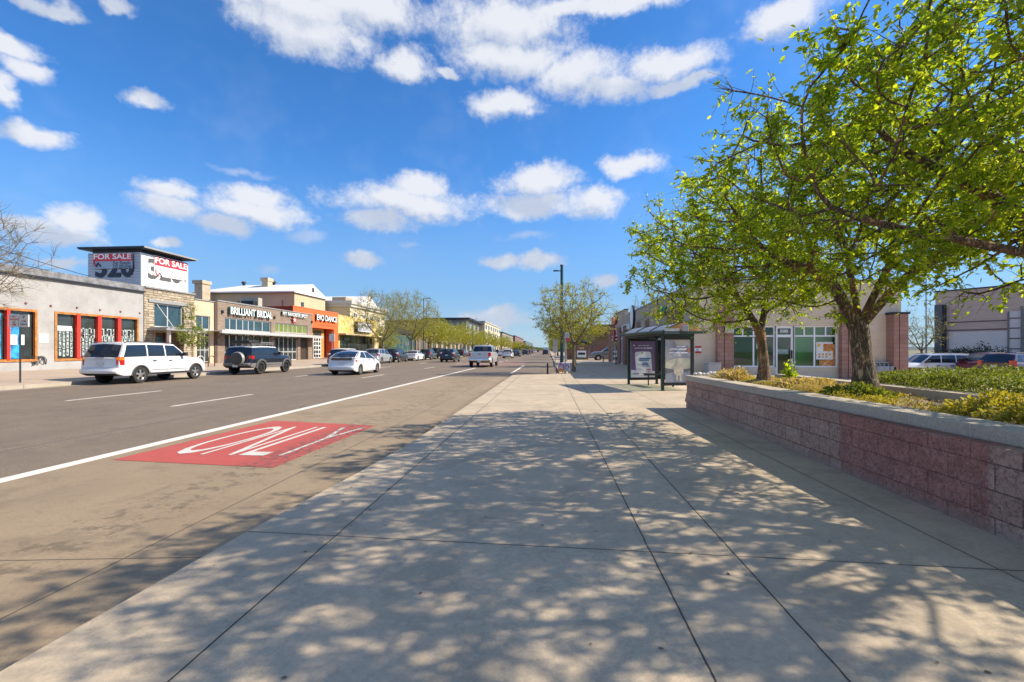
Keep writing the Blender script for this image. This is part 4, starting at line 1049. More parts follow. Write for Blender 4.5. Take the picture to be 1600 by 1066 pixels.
box('building_volume', M_dbrick, XF - 18, XF - .31, yg0 + .01, yg1 - .02, BASE - .1, zt - .02, r)
box('coping', M_steel, XF - .3, XF + .06, yg0 - .02, yg1 + .02, zt, zt + .10, r)
box('pilaster', M_dbrick, XF - .5, XF + .05, yb1 + .01, yg0 - .03, BASE - .1, zt + .05, r)
gp_ = [361.5 - .6, 371.2, 381.0, 389.8, 398.3, 411.2]
window(r, 'X', XF, *u1, M_lsteel, G_blue, 7, (), .09, .13, bars=[Y(p) for p in (360.5, 371, 381, 389.6, 398.5, 411.3)])
window(r, 'X', XF, *u2, M_lsteel, G_green, 7, (), .09, .13, bars=[Y(p) for p in (437.3, 444.5, 451.2, 457.8, 464.5, 473.5)])
window(r, 'X', XF, l1[0], l1[1], BASE, l1[3], M_lsteel, G_dark, 7, (BASE + .9,), .09, .15, bars=[Y(p) for p in (360.5, 371, 381, 389.6, 398.5, 411.3)])
window(r, 'X', XF, l2[0], l2[1], BASE, l2[3], M_lsteel, G_dark, 5, (BASE + .9,), .09, .15)
box('entrance_door', simple('dark_brown_wood', (.045, .03, .02), .6, 0, .3, 8), XF - .25, XF - .2, l3[0] + .02, l3[1] - .02, BASE, l3[3], r)
b = MB(); cz = Z(352, 518.5, XF + 1.3); b.box(XF + 1.1, XF + 1.3, Y(347, XF + 1.3), Y(505.5, XF + 1.3), cz - .12, cz + .16)
b.box(XF + .02, XF + 1.1, Y(347, XF + 1.3), Y(505.5, XF + 1.3), cz + .05, cz + .09)
cn = b.build('canopy_beam', M_lsteel, r)
k = 0
for p in list(np.linspace(350, 500, 15)):
    yy = Y(p, XF + .6)
    if yy > yg1 - .1: break
    b = MB(); b.tube([(XF + .02, yy, cz - .5), (XF + .8, yy, cz + .04)], .035, 5); b.build('canopy_bracket', M_dkmetal, cn)
M_tealside = simple('letter_teal', (.015, .10, .10), .5); M_wlit = simple('letter_white', (.80, .86, .86), .4, 0, .02, 3, 0)
def shopsign(txt, p0, p1, q0b, q0t, XP, depth, side_m, face_m, parent, bold=.0):
    y_0, y_1 = Y(p0, XP), Y(p1, XP); z_0, z_1 = Z(p0, q0b, XP), Z(p0, q0t, XP)
    lettering('shop_lettering_side', txt, side_m, parent, (XP - depth, y_0, z_0), (0, 1, 0), (0, 0, 1), y_1 - y_0, z_1 - z_0, depth - .004, bold)
    lettering('shop_lettering', txt, face_m, parent, (XP - .003, y_0, z_0), (0, 1, 0), (0, 0, 1), y_1 - y_0, z_1 - z_0, .012, bold * .6)
shopsign('BRILLIANT BRIDAL', 360.6, 425.2, 490.8, 479.3, XF + .3, .27, M_tealside, M_wlit, r, .02)
shopsign('MY FAVORITE SPOT', 442, 480.5, 492.6, 486.6, XF + .25, .22, M_dkmetal, M_wlit, r, .03)
b = MB(); sy, sz = Y(460, XF + .2), Z(460, 500, XF + .2); st = []
for k in range(10):
    rad = .48 if k % 2 == 0 else .2; st.append((sy + rad * math.sin(k * math.pi / 5), sz + rad * math.cos(k * math.pi / 5)))
b.prism(st, 'x', XF + .12, XF + .22); b.build('star_logo', simple('star_red', (.5, .03, .04), .5), r)
st2 = [(sy + (y - sy) * .55, sz + (z - sz) * .55) for y, z in st]
b = MB(); b.prism(st2, 'x', XF + .222, XF + .235); b.build('star_logo_centre', M_wlit, r)
for p in (346.6, 428, 486.5):
    b = MB(); b.rbox(XF + .005, XF + .15, Y(p) - .1, Y(p) + .1, Z(p, 487 if p < 400 else 496 if p < 450 else 503) - .15, Z(p, 487 if p < 400 else 496 if p < 450 else 503) + .12, .04); b.build('wall_light', M_dkmetal, r)
box('rooftop_unit', simple('beige_metal', (.42, .38, .30), .6), XF - 3.2, XF - 1.4, Y(424), Y(430), zt, zt + 1.15, r)
box('rooftop_louver', M_dkmetal, XF - 2.9, XF - 1.6, Y(419.5), Y(423.8), zt, zt + .8, r)
# ---- orange dance studio
XO = -30.4; yo0, yo1 = yg1 + .05, Y(528.3, XO); zt = Z(456, 478, XO)
yo0 = max(yo0, Y(456, XO))
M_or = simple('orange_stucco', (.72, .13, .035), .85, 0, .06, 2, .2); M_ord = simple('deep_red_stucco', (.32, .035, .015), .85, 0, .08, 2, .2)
M_mus = simple('mustard_wood', (.45, .23, .05), .7, 0, .15, 4, .2)
r = thing('orange_shop', 'bright orange shop front with deep red recessed entrance', 'building', (XO, yo0, BASE))
oz = Z(489, 511.8, XO)
facade('orange_front', M_or, 'X', XO, yo0, yo1, BASE - .1, zt, [(yo0 + .6, Y(521.6, XO), BASE - .1, oz)], r, depth=1.2)
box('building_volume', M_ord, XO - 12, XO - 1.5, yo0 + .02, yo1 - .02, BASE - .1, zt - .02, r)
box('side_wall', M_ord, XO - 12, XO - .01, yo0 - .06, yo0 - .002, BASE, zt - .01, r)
box('coping', simple('orange_metal', (.75, .22, .1), .5), XO - .3, XO + .05, yo0 - .05, yo1, zt, zt + .09, r)
yd = Y(506, XO - .8)
box('mustard_wall', M_mus, XO - 1.1, XO - .8, yo0 + .62, yd, BASE, oz - .01, r)
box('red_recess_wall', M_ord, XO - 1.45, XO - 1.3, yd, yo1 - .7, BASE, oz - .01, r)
box('recess_door', simple('dark_red_door', (.16, .012, .008), .6), XO - 1.29, XO - 1.24, yd + .6, yd + 2.0, BASE, BASE + 2.2, r)
window(r, 'X', XO - .8 + .05, Y(489.5, XO - .8), Y(501.5, XO - .8), Z(490, 523.8, XO - .8), Z(490, 517, XO - .8), M_dkmetal, G_dark, 2, (), .07, .03)
zg0, zg1 = BASE, Z(490, 527, XO - .8)
window(r, 'X', XO - .8 + .1, Y(488.5, XO - .8), Y(500.5, XO - .8), zg0, zg1, M_wpanel, G_dark, 3, [zg0 + (zg1 - zg0) * k / 5 for k in range(1, 5)], .13, .03, name='glazed_roller_door')
shopsign('EVO DANCE', 495.4, 526.8, 500.2, 491, XO + .3, .27, M_dkmetal, M_wlit, r, .03)
box('address_strip', simple('orange_dark_strip', (.42, .08, .03), .7), XO + .002, XO + .02, Y(498, XO), Y(525, XO), Z(498, 508.2, XO), Z(498, 507.2, XO), r)
# ---- yellow painted shop
M_yel = None
def mural(name, cols, scale, plane='YZ', dist=2.0, sx_=1.0):
    m, nt_, p, out = newmat(name)
    mp = N(nt_, 'ShaderNodeMapping'); mp.inputs['Scale'].default_value = (1, sx_, 1); lk(nt_, wpos(nt_), mp.inputs[0])
    f = noise(nt_, mp.outputs[0], scale, 4, .6, dist)
    cr = N(nt_, 'ShaderNodeValToRGB'); lk(nt_, maprange(nt_, f, .25, .75, 0, 1, False), cr.inputs[0])
    cr.color_ramp.elements[0].position = 0; cr.color_ramp.elements[0].color = rgba(cols[0])
    cr.color_ramp.elements[1].position = 1; cr.color_ramp.elements[1].color = rgba(cols[-1])
    for i, c in enumerate(cols[1:-1]):
        e = cr.color_ramp.elements.new((i + 1) / (len(cols) - 1)); e.color = rgba(c)
    cr.color_ramp.interpolation = 'EASE'
    lk(nt_, cr.outputs[0], p.inputs['Base Color']); p.inputs['Roughness'].default_value = .8; return m
M_yel = mural('yellow_white_mural', [(.22, .15, .04), (.46, .34, .07), (.58, .45, .14), (.64, .58, .40), (.58, .54, .45)], .9, sx_=1.8)
yy0, yy1 = yo1 + .05, Y(592, XO); zt = Z(529, 491.5, XO)
r = thing('yellow_mural_shop', 'yellow and white painted shop with framed sign board and dark storefront', 'building', (XO, yy0, BASE))
fz = Z(531, 523, XO)
facade('painted_front', M_yel, 'X', XO, yy0, yy1, BASE - .1, zt, [(yy0 + .5, yy1 - 1.6, BASE - .1, fz)], r, depth=.8)
box('building_volume', simple('pale_cream_wall', (.45, .38, .26), .9), XO - 14, XO - .82, yy0, yy1 - .02, BASE - .1, zt - .02, r)
window(r, 'X', XO, yy0 + .5, yy1 - 1.6, BASE, fz, M_dkmetal, G_dark, 6, (BASE + 1.2,), .09, .5)
box('street_canopy', simple('cream_fascia', (.60, .48, .28), .8), XO + .005, XO + 1.1, yy0 + .1, yy1 + .2, fz, fz + .2, r)
box('cream_column', simple('cream_column_paint', (.60, .45, .30), .8), XO + .3, XO + .75, Y(583, XO + .5), Y(587.2, XO + .5), BASE, fz, r)
b = MB(); b.box(XO + .01, XO + .5, Y(553.5, XO), Y(577.5, XO), Z(554, 519, XO), Z(554, 502.5, XO)); sb = b.build('sign_board', M_dkmetal, r)
box('sign_face', simple('sign_pale_grey', (.55, .56, .58), .5, 0, .12, 2, 0), XO + .502, XO + .515, Y(554.6, XO), Y(576.6, XO), Z(554, 518, XO), Z(554, 503.5, XO), sb)
lettering('sign_lettering', 'UPSTATE', simple('sign_slate', (.16, .19, .24), .6), sb, (XO + .516, Y(556, XO), Z(554, 516, XO)), (0, 1, 0), (0, 0, 1), Y(575, XO) - Y(556, XO), .95, .01, .03)
# ---- big hall with white roof behind
M_hall = simple('hall_stucco', (.47, .39, .26), .9, 0, .08, .5, .15); M_wroof = simple('white_roof_membrane', (.72, .70, .66), .6, 0, .08, .4, .05)
Yh = 64.0; xr_ = onY(460, Yh)[0]; xl_ = onY(309, Yh)[0]; ze = onY(460, Yh, 457.5)[1]
r = thing('white_roofed_hall', 'large beige hall with white pitched roof standing behind the shops', 'building', (xr_, Yh, .4))
Yap = Y(486, xr_); zap = Z(486, 448, xr_); Yb = Y(508, xr_)
b = MB(); b.box(xl_, xr_, Yh, Yb, .4, ze); b.build('wall', M_hall, r)
b = MB(); ov = .5
b.add([(xl_ - ov, Yh - ov, ze + .02), (xr_ + .3, Yh - ov, ze + .02), (xr_ + .3, Yap, zap + .35), (xl_ + 4.5, Yap, zap + .35), (xl_ - ov, Yb + ov, ze + .02), (xr_ + .3, Yb + ov, ze + .02),
       (xl_ - ov, Yh - ov, ze + .22), (xr_ + .3, Yh - ov, ze + .22)], [(6, 7, 2, 3), (3, 2, 5, 4), (0, 3, 4), (6, 3, 0), (0, 1, 7, 6), (1, 2, 7), (1, 5, 2)])
b.build('roof', M_wroof, r)
b = MB(); xp = xl_ + 3
while xp < xr_ - 1: b.box(xp, xp + .12, Yh - .08, Yh - .002, .4, ze - 1.1); xp += 3.4
b.build('downpipe', simple('hall_pipe', (.2, .16, .1), .7), r)
box('small_window', G_dark, xr_ + .002, xr_ + .03, Y(470, xr_), Y(474.6, xr_), Z(470, 480, xr_), Z(470, 472, xr_), r)
box('gable_vent', M_dkmetal, xr_ + .302, xr_ + .33, Yap - .25, Yap + .35, zap - .9, zap - .2, r)
ch = simple('chimney_stone', (.45, .37, .27), .9, 0, .2, 2, .4)
def chim(p0, p1, q0, q1, Yc, label=None):
    xa, xb = onY(p0, Yc)[0], onY(p1, Yc)[0]; za, zb_ = onY(p0, Yc, q1)[1], onY(p0, Yc, q0)[1]
    b = MB(); w_ = xb - xa; b.box(xa + w_ * .12, xb - w_ * .25, Yc, Yc + w_ * .8, za - 3, zb_ - .5); b.box(xa, xb - w_ * .18, Yc - .15, Yc + w_ * .9, zb_ - .498, zb_)
    b.build('chimney', ch, r)
chim(301.5, 321, 438, 458, Yh - 2.5); chim(407.5, 422, 434, 450, Yh + 3)
for p in (381, 428): b = MB(); xv, zv = onY(p, Yap, 447); b.lathe([(.2, -.5), (.2, .25), (.35, .3), (.3, .6), (.001, .65)], (xv, Yap, zap + .3), 'z', 12); b.build('roof_vent', M_dkmetal, r)
# ---- cream building with cornice
Xc = -33.5; Yc = Y(547, Xc); zt = Z(547, 470, Xc); xl2 = onY(511, Yc)[0]; ye = Y(602, Xc)
r = thing('cornice_building', 'tall cream building with grey cornice behind the yellow shop', 'building', (Xc, Yc, .4))
M_cream = simple('cream_wall', (.58, .50, .36), .9, 0, .12, .6, .2)
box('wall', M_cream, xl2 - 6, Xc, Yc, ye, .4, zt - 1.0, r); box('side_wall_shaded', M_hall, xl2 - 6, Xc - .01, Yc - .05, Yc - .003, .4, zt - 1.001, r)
b = MB(); b.box(xl2 - 6.3, Xc + .3, Yc - .3, ye + .2, zt - .998, zt - .55); b.box(xl2 - 6.5, Xc + .5, Yc - .5, ye + .4, zt - .549, zt); b.build('cornice', simple('grey_cornice', (.45, .44, .42), .8), r)
box('rooftop_unit', simple('tan_unit', (.35, .28, .2), .7), onY(519, Yc + 3)[0], onY(540, Yc + 3)[0], Yc + 3, Yc + 6, zt + .002, zt + 1.0, r)
b = MB(); ya, yb_ = Yc + 4, Yc + 12; b.prism([(ya, zt + .003), (yb_, zt + .003), ((ya + yb_) / 2, zt + 1.7)], 'x', Xc - 10, Xc + .2); b.build('pediment', M_wroof, r)
for k in range(4):
    y_ = Yc + 1.2 + k * 3.6; window(r, 'X', Xc + .1, y_, y_ + 1.4, zt - 4.2, zt - 1.9, M_wpanel, G_dark, 2, (zt - 3.0,), .1, .05)
# ---- far buildings down the left side
M_mural = mural('blue_green_mural', [(.008, .02, .035), (.006, .03, .07), (.01, .07, .08), (.10, .12, .03), (.01, .02, .05)], .5)
def block(name, label, X, ya, yb_, z1, mat, depth=14, roofm=None, floors=2, gm=None, wn=4, over=0):
    r = thing(name, label, 'building', (X, ya, .3))
    box('wall', mat, X - depth, X, ya, yb_, .3, z1, r)
    if roofm: box('roof', roofm, X - depth - over, X + .3 + over, ya - .3 - over, yb_ + .3, z1 + .01, z1 + .55, r)
    for f in range(floors):
        fz = .8 + f * (z1 - .8) / floors
        for k in range(wn):
            y_ = ya + (yb_ - ya) * (k + .2) / wn; L_ = (yb_ - ya) / wn * .6
            w_ = window(r, 'X', X + .12, y_, y_ + L_, fz + .3, fz + (z1 - .8) / floors - .8, M_lsteel, gm or G_dark, 2, (), .12, .06)
    return r
block('mural_shop', 'low shop with dark blue and green mural behind the street trees', -30.4, Y(596, -30.4), Y(648, -30.4), 4.6, M_mural, floors=0)
block('low_brick_shop', 'low brown brick shop behind the parked dark cars', -30.4, Y(650, -30.4), Y(672, -30.4), 5.2, bricks('brown_brick', (.2, .1, .07), (.26, .14, .09), (.2, .18, .15), .5, .2), floors=1)
block('dark_roofed_block', 'long low block with wide dark flat roof beyond the street trees', -30, Y(674, -30), Y(727, -30), 8.6, simple('tan_wall', (.33, .26, .17), .9), roofm=simple('slate_roof', (.06, .055, .055), .7), floors=2, wn=8)
block('grey_loft_block', 'grey block with projecting dark roof canopy in the distance', -29, Y(728, -29), Y(752, -29), 12.2, simple('cool_grey_wall', (.28, .28, .29), .8), roofm=M_dkmetal, floors=3, wn=4, over=1.2)
block('pale_apartment_block', 'pale cream apartment block, tallest of the distant row', -27, 190, 250, 13.2, M_cream, floors=4, wn=7, depth=22, roofm=simple('pale_roof', (.4, .38, .33), .8))
block('tan_block', 'tan distant block with roof clutter next to the pale apartment block', -27, 262, 340, 11.5, simple('tan_wall_far', (.30, .24, .17), .9), floors=4, wn=8, roofm=M_dkmetal)
block('red_brick_block', 'distant red brick block', -27, 360, 480, 12.5, simple('far_red', (.22, .07, .055), .9), floors=4, wn=10, roofm=simple('far_red_roof', (.16, .05, .05), .8))
block('dark_distant_block', 'small dark block at the far end of the left row', -27, 520, 760, 12, simple('far_dark', (.07, .075, .085), .9), floors=4, wn=12)

# ================================================================ right side
XS = 7.1; YF = 23.0; G0 = .13
M_rblk = bricks('tan_block_wall', (.58, .465, .34), (.62, .50, .375), (.50, .40, .30), .8, .4, 'XZ', ms=.008, bmp=.25, var=.12)
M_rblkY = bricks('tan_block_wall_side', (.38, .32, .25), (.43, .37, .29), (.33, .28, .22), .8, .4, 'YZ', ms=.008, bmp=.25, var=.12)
M_rbr = bricks('red_split_block', (.30, .15, .115), (.37, .21, .165), (.17, .1, .08), .4, .2, 'XZ', ms=.008, bmp=.7, var=.3)
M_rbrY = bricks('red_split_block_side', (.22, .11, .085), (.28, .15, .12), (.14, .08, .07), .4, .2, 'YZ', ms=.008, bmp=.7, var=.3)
xE = onY(1408, YF)[0]; zT = onY(1408, YF, 440)[1]
r = thing('corner_shop', 'tan block corner shop with green interior and red pilasters behind the trees', 'building', (XS, YF, G0))
def FX(p): return onY(p, YF)[0]
def FZ(p, q): return onY(p, YF, q)[1]
sx0, sx1 = FX(1143.6), FX(1309.6); sz0, sz1 = FZ(1150, 573.8), FZ(1150, 509.5)
dx0, dx1 = FX(1212), FX(1241); zd = FZ(1220, 525)
facade('front_wall', M_rblk, 'Y', YF, XS, xE, G0 - .02, zT, [(sx0, dx0, sz0, sz1), (dx0, dx1, G0 - .02, sz1), (dx1, sx1, sz0, sz1)], r, depth=.3, sgn=-1)
# side wall with real thickness, roof, back and a green painted room behind the glass
box('side_wall', M_rblkY, XS, XS + .3, YF + .31, 50, G0 - .02, zT + .0, r)
box('roof', simple('roof_gravel', (.3, .28, .25), .9), XS + .31, xE - .01, YF + .31, 50, zT - .6, zT - .5, r)
box('east_wall', M_rblkY, xE - .3, xE, YF + .31, 50, G0 - .02, zT - .02, r)
M_grn = simple('green_room_paint', (.06, .55, .12), .7, 0, .06, 2, .05)
box('room_back_wall', M_grn, XS + .4, sx1 + 2.5, YF + 4.6, YF + 4.8, G0, zT - .7, r)
box('room_partition', M_grn, FX(1257), sx1 + .6, YF + 1.1, YF + 1.2, G0, 3.1, r)
box('room_floor', simple('shop_floor', (.3, .28, .25), .4), XS + .4, xE - .4, YF + .31, YF + 4.6, G0, G0 + .02, r)
box('room_ceiling', simple('shop_ceiling', (.6, .6, .58), .8), XS + .4, xE - .4, YF + .35, YF + 4.6, 3.35, 3.45, r)
b = MB(); b.box(FX(1216), FX(1232), YF + 1.6, YF + 2.2, G0 + .02, G0 + 1.1); b.box(FX(1165), FX(1200), YF + 3.0, YF + 3.6, G0 + .02, G0 + 1.0); b.build('shop_counter', simple('counter_grey', (.2, .2, .21), .5), r)
GC = cleanglass('clear_shop_glass', (.9, .95, .93), .02)
zr = FZ(1150, 525.3)
window(r, 'Y', YF, sx0, dx0, sz0, sz1, M_wpanel, GC, 1, (zr,), .07, .1, sgn=-1, bars=[FX(1178.5)])
window(r, 'Y', YF, dx1, sx1, sz0, sz1, M_wpanel, GC, 1, (zr,), .07, .1, sgn=-1, bars=[FX(1274)])
b = MB()
for p in (1161.5, 1195.5, 1257.8, 1291.5): b.box(FX(p) - .03, FX(p) + .03, YF + .072, YF + .14, zr + .035, sz1 - .07)
b.build('transom_bar', M_wpanel, r)
dw = window(r, 'Y', YF, dx0, dx1, G0, sz1, M_wpanel, GC, 1, (zd,), .12, .1, sgn=-1, name='glazed_door')
b = MB(); b.box(FX(1236.5), FX(1238), YF - .02, YF + .05, G0 + .95, G0 + 1.35); b.build('pull_handle', M_dkmetal, dw)
lettering('door_number', '500', M_wl, r, (FX(1220), YF + .09, FZ(1220, 519.8)), (1, 0, 0), (0, 0, 1), FX(1232.5) - FX(1220), .15, .01, .02)
# window posters
M_post_o = mural('orange_food_poster', [(.75, .68, .5), (.62, .30, .08), (.45, .12, .04), (.7, .48, .15)], 3.2)
def fpost(p0, p1, q0, q1, m, out=.075): return box('window_poster', m, FX(p0), FX(p1), YF + out, YF + out + .006, FZ(p0, q1), FZ(p0, q0), r)
fpost(1277, 1303, 534.5, 562, M_paper, .086); fpost(1288, 1303.5, 537.5, 549, M_post_o, .078); fpost(1299.5, 1306, 538, 573, M_post_o, .09)
fpost(1282, 1300, 562.6, 572.6, M_post_o, .086)
for k in range(7):
    fpost(1280.5 + (k % 4) * 5.4, 1283.5 + (k % 4) * 5.4, 552.5 + 4 * (k // 4), 555 + 4 * (k // 4), M_post_o, .078)
fpost(1279, 1283, 537, 542, simple('poster_yellow', (.7, .45, .03), .6), .078)
fpost(1183, 1196, 532, 545, simple('poster_mint', (.45, .62, .5), .6, 0, .2, 5), .086); fpost(1184, 1198, 557, 572, simple('poster_teal', (.15, .4, .38), .6, 0, .5, 7), .086)
fpost(1215.5, 1234, 546, 553.5, simple('poster_sky', (.40, .52, .62), .6, 0, .3, 5), .13)
# pilasters
def pil(p0, p1, q, mat=M_rbr, out=.28, qb=None):
    b = MB(); xa, xb = FX(p0), FX(p1); zz = FZ((p0 + p1) / 2, q); xm_ = xa + (xb - xa) * .42
    b.box(xa, xm_ - .02, YF - out, YF - .002, G0, zz); b.box(xm_ + .02, xb, YF - out, YF - .002, G0, zz); b.box(xm_ - .02, xm_ + .02, YF - out + .06, YF - .002, G0, zz)
    b.build('pilaster', mat, r)
pil(1118, 1143, 470); pil(1310, 1333, 470)
xa, xb = onY(1397, YF - .5)[0], onY(1419.5, YF - .5)[0]; zz = onY(1400, YF - .5, 491)[1]
b = MB(); b.box(xa, xa + .22, YF - .5, YF + .6, G0, zz); b.box(xa + .26, xb, YF - .5, YF + .6, G0, zz); b.box(xa + .22, xa + .26, YF - .44, YF + .6, G0, zz)
b.build('pilaster', M_rbr, r); box('pilaster_cap', M_dkmetal, xa - .05, xb + .05, YF - .55, YF + .65, zz + .001, zz + .1, r)
box('wall_sign_box', simple('pale_box', (.5, .47, .40), .7), FX(1128), FX(1141.5), YF - .42, YF - .285, FZ(1130, 521), FZ(1130, 508.3), r)
# coping and stepped parapet of the street side
b = MB(); b.box(XS - .06, xE + .06, YF - .06, YF + .33, zT + .001, zT + .09); b.box(XS - .06, XS + .33, YF + .331, 41.5, zT + .001, zT + .09); b.build('coping', M_steel, r)
box('side_parapet_step', M_rblkY, XS + .001, XS + .3, 43.5, 49.99, zT + .001, zT + .55, r)
box('side_parapet_cap', M_dkmetal, XS - .05, XS + .35, 43.4, 50.05, zT + .551, zT + .62, r)
def SYp(p): return onX(p, XS)[0]
def SZp(p, q): return onX(p, XS, q)[1]
def sbox(nm, p0, p1, za, zb_, m, out, d=.2):
    a_, b_ = sorted((SYp(p0), SYp(p1))); return box(nm, m, XS - out, XS - out + d if out > d else XS - .002, a_, b_, za, zb_, r)
sbox('side_pilaster', 967, 971.3, G0, SZp(969, 512.8), M_rbrY, .18); sbox('side_pilaster', 976, 980, G0, SZp(978, 509), M_rbrY, .18); sbox('side_pilaster', 953, 956.6, G0, SZp(955, 517), M_rbrY, .18)
for p0, p1, q0, q1 in ((995.2, 1000.8, 504.5, 518), (1008.6, 1014.6, 500.5, 516)):
    sbox('brick_inset', p0, p1, SZp(p0, q1) - .9, SZp(p0, q0), M_rbrY, .05)
    a_, b_ = sorted((SYp(p0), SYp(p1))); m_ = (a_ + b_) / 2; box('inset_groove', M_dkmetal, XS - .056, XS - .051, m_ - .08, m_ + .08, SZp(p0, q1) - .9, SZp(p0, q0) - .02, r)
sbox('side_pilaster', 1047.5, 1057.5, G0, SZp(1050, 488), M_rbrY, .22); sbox('side_pilaster', 1058.3, 1067, G0, SZp(1050, 488), M_rbrY, .22)
b = MB()
for q in (.62, .80): b.box(XS - .035, XS - .002, YF, 49.9, G0 + (zT - G0) * q, G0 + (zT - G0) * q + .07)
b.build('string_course', simple('pale_string_course', (.33, .30, .26), .8), r)
for p0, p1 in ((957, 966.5), (971.6, 975.8)):
    a_, b_ = sorted((SYp(p0), SYp(p1))); w_ = window(r, 'X', XS - .02, a_, b_, G0, SZp(960, 525), M_wpanel, G_blue, 2, (SZp(960, 531),), .1, -.02, sgn=-1, name='side_door')
# street side signs
def ssign(txt, p0, p1, qb, qt, m, bold=.02, d=.12):
    ya, yb_ = SYp(p0), SYp(p1)       # p0 (far) > p1 (near) : text runs toward the viewer
    lettering('shop_lettering', txt, m, r, (XS - .02, ya, SZp(p1, qb)), (0, -1, 0), (0, 0, 1), ya - yb_, SZp(p1, qt) - SZp(p1, qb), d, bold)
a_, b_ = SYp(951), SYp(965)
M_redl = simple('logo_red', (.45, .02, .03), .5)
b = MB(); yc, zc = SYp(961.5), SZp(961.5, 509)
for k in range(3):
    a = k * 2.1 + .4; b.prism([(yc + rad * math.cos(a + t), zc + rad * .9 * math.sin(a + t)) for rad, t in ((.1, 0), (1.6, -.25), (1.9, .15), (1.5, .45), (.5, .5))], 'x', XS - .2, XS - .06)
b.build('red_swirl_logo', M_redl, r)
ssign('DENTAL', 973.5, 986, 514.5, 504.8, M_wlit)
b = MB(); yc, zc = SYp(990.4), SZp(990.4, 495.6); yr, zr_ = abs(SYp(988) - SYp(992.8)) / 2, 1.0
b.lathe([(.001, -.16), (.9, -.16), (1, -.14), (1, .0)], (0, 0, 0), 'x', 28); b.v = [(XS - .03 + v[0], yc + v[1] * yr, zc + v[2] * zr_) for v in b.v]; rl = b.build('oval_sign', M_dkmetal, r)
b = MB(); b.lathe([(.001, -.01), (.92, -.01), (.92, .0)], (0, 0, 0), 'x', 28); b.v = [(XS - .192 + v[0], yc + v[1] * yr, zc + v[2] * zr_) for v in b.v]; b.build('oval_sign_face', M_wlit, rl)
ssign('SUB', 1020.3, 1030, 493, 479.5, simple('sign_yellow', (.85, .60, .16), .5), .03)
ssign('WAY', 1031, 1042.5, 493, 477.5, simple('sign_green', (.02, .25, .12), .5), .03)
# red and white notice, utility boxes, gas meters
ns = thing('wall_notice', 'small red and white notice on the tan corner shop wall', 'sign', (FX(1090), YF - .02, FZ(1090, 553)))
za, zb_ = FZ(1086, 552), FZ(1086, 540.8)
box('notice_board', M_wl, FX(1085.6), FX(1095.3), YF - .03, YF - .004, za, zb_, ns)
for q0, q1 in ((540.8, 544), (549, 552)): box('red_stripe', M_redl, FX(1085.6), FX(1095.3), YF - .034, YF - .031, FZ(1086, q1), FZ(1086, q0), ns)
b = MB(); xm_ = FX(1087); 
for k, w_ in enumerate((.8, .6, .7)): b.box(FX(1087), FX(1087) + (FX(1094) - FX(1087)) * w_, YF - .034, YF - .031, FZ(1086, 548.6) + .045 * k, FZ(1086, 548.6) + .045 * k + .02)
b.build('notice_text_line', M_ink, ns)
u = thing('utility_cabinet', 'pale grey metal cabinet against the tan wall beside the red pilaster', 'utility box', (FX(1117), YF - .6, G0))
box('cabinet_body', simple('cabinet_grey', (.36, .36, .38), .5, .1, .08, 3), onY(1107, YF - 1)[0], onY(1127, YF - 1)[0], YF - 1, YF - .4, G0, onY(1107, YF - 1, 567)[1] - .03, u, .03)
box('cabinet_lid', simple('cabinet_lid_grey', (.42, .42, .44), .5), onY(1106.6, YF - 1)[0], onY(1127.4, YF - 1)[0], YF - 1.03, YF - .37, onY(1107, YF - 1, 567)[1] - .028, onY(1107, YF - 1, 567)[1], u)
u = thing('gas_meters', 'row of grey gas meters and pipes low on the wall behind the big trunk', 'utility meter', (FX(1375), YF - .3, G0))
b = MB()
for p in (1362, 1368, 1374, 1381): b.tube([(FX(p), YF - .02, G0 + .75), (FX(p), YF - .3, G0 + .7), (FX(p), YF - .3, G0 + .05)], .04, 7)
b.tube([(FX(1359), YF - .25, G0 + .78), (FX(1391), YF - .25, G0 + .78)], .045, 7); b.build('meter_pipe', M_steel, u)
for p in (1364.5, 1373.5, 1385):
    b = MB(); b.rbox(FX(p) - .16, FX(p) + .16, YF - .5, YF - .2, G0 + .22, G0 + .62, .08); b.build('meter_body', simple('meter_grey', (.3, .3, .31), .5), u, True, 40)
# big store across the parking lot
r = thing('big_store', 'large brown brick store with grey door bay across the parking lot', 'building', (0, 0, -.25))
A0 = np.array(onY(1461.5, 62)); pa = Vector((onY(1461.5, 60)[0], 60, 0)); a_, b_ = ray(1600); dR = 49.5; pb = Vector((a_ * dR, b_ * dR, 0))
dirv = (pb - pa).normalized(); nrm = Vector((dirv.y, -dirv.x, 0)); r.location = (pa.x, pa.y, -.25)
Hs_ = onY(1461.5, 60, 457)[1]
M_sb = bricks('brown_store_brick', (.52, .36, .28), (.58, .41, .33), (.46, .33, .27), .6, .2, 'XZ', ms=.008, bmp=.2, var=.15)
M_sp = bricks('pale_store_block', (.62, .54, .50), (.66, .58, .54), (.54, .48, .45), .4, .4, 'XZ', ms=.01, bmp=.1, var=.05)
def obox(nm, m, s0, s1, o0, o1, z0, z1):      # s along wall from pa, o outward
    b = MB(); P = [pa + dirv * s + nrm * o for s, o in ((s0, o0), (s1, o0), (s1, o1), (s0, o1))]
    b.prism([(p.x, p.y) for p in P], 'z', z0, z1); return b.build(nm, m, r, fix=True)
Lw = (pb - pa).length
def sAt(p):   # distance along the wall of photo column p
    a_, b_ = ray(p); # solve pa + s*dir = t*(a,b)
    det = dirv.x * (-b_) + dirv.y * a_
    return (-(pa.x) * (-b_) - (pa.y) * a_) / det
def zAt(p, q):
    s = sAt(p); P = pa + dirv * s; a_, b_ = ray(p); return 1.5 + (HZ - q) / FPX * (P.y / b_)
obox('wall', M_sb, 0, Lw + 14, -20, 0, -.25, Hs_)
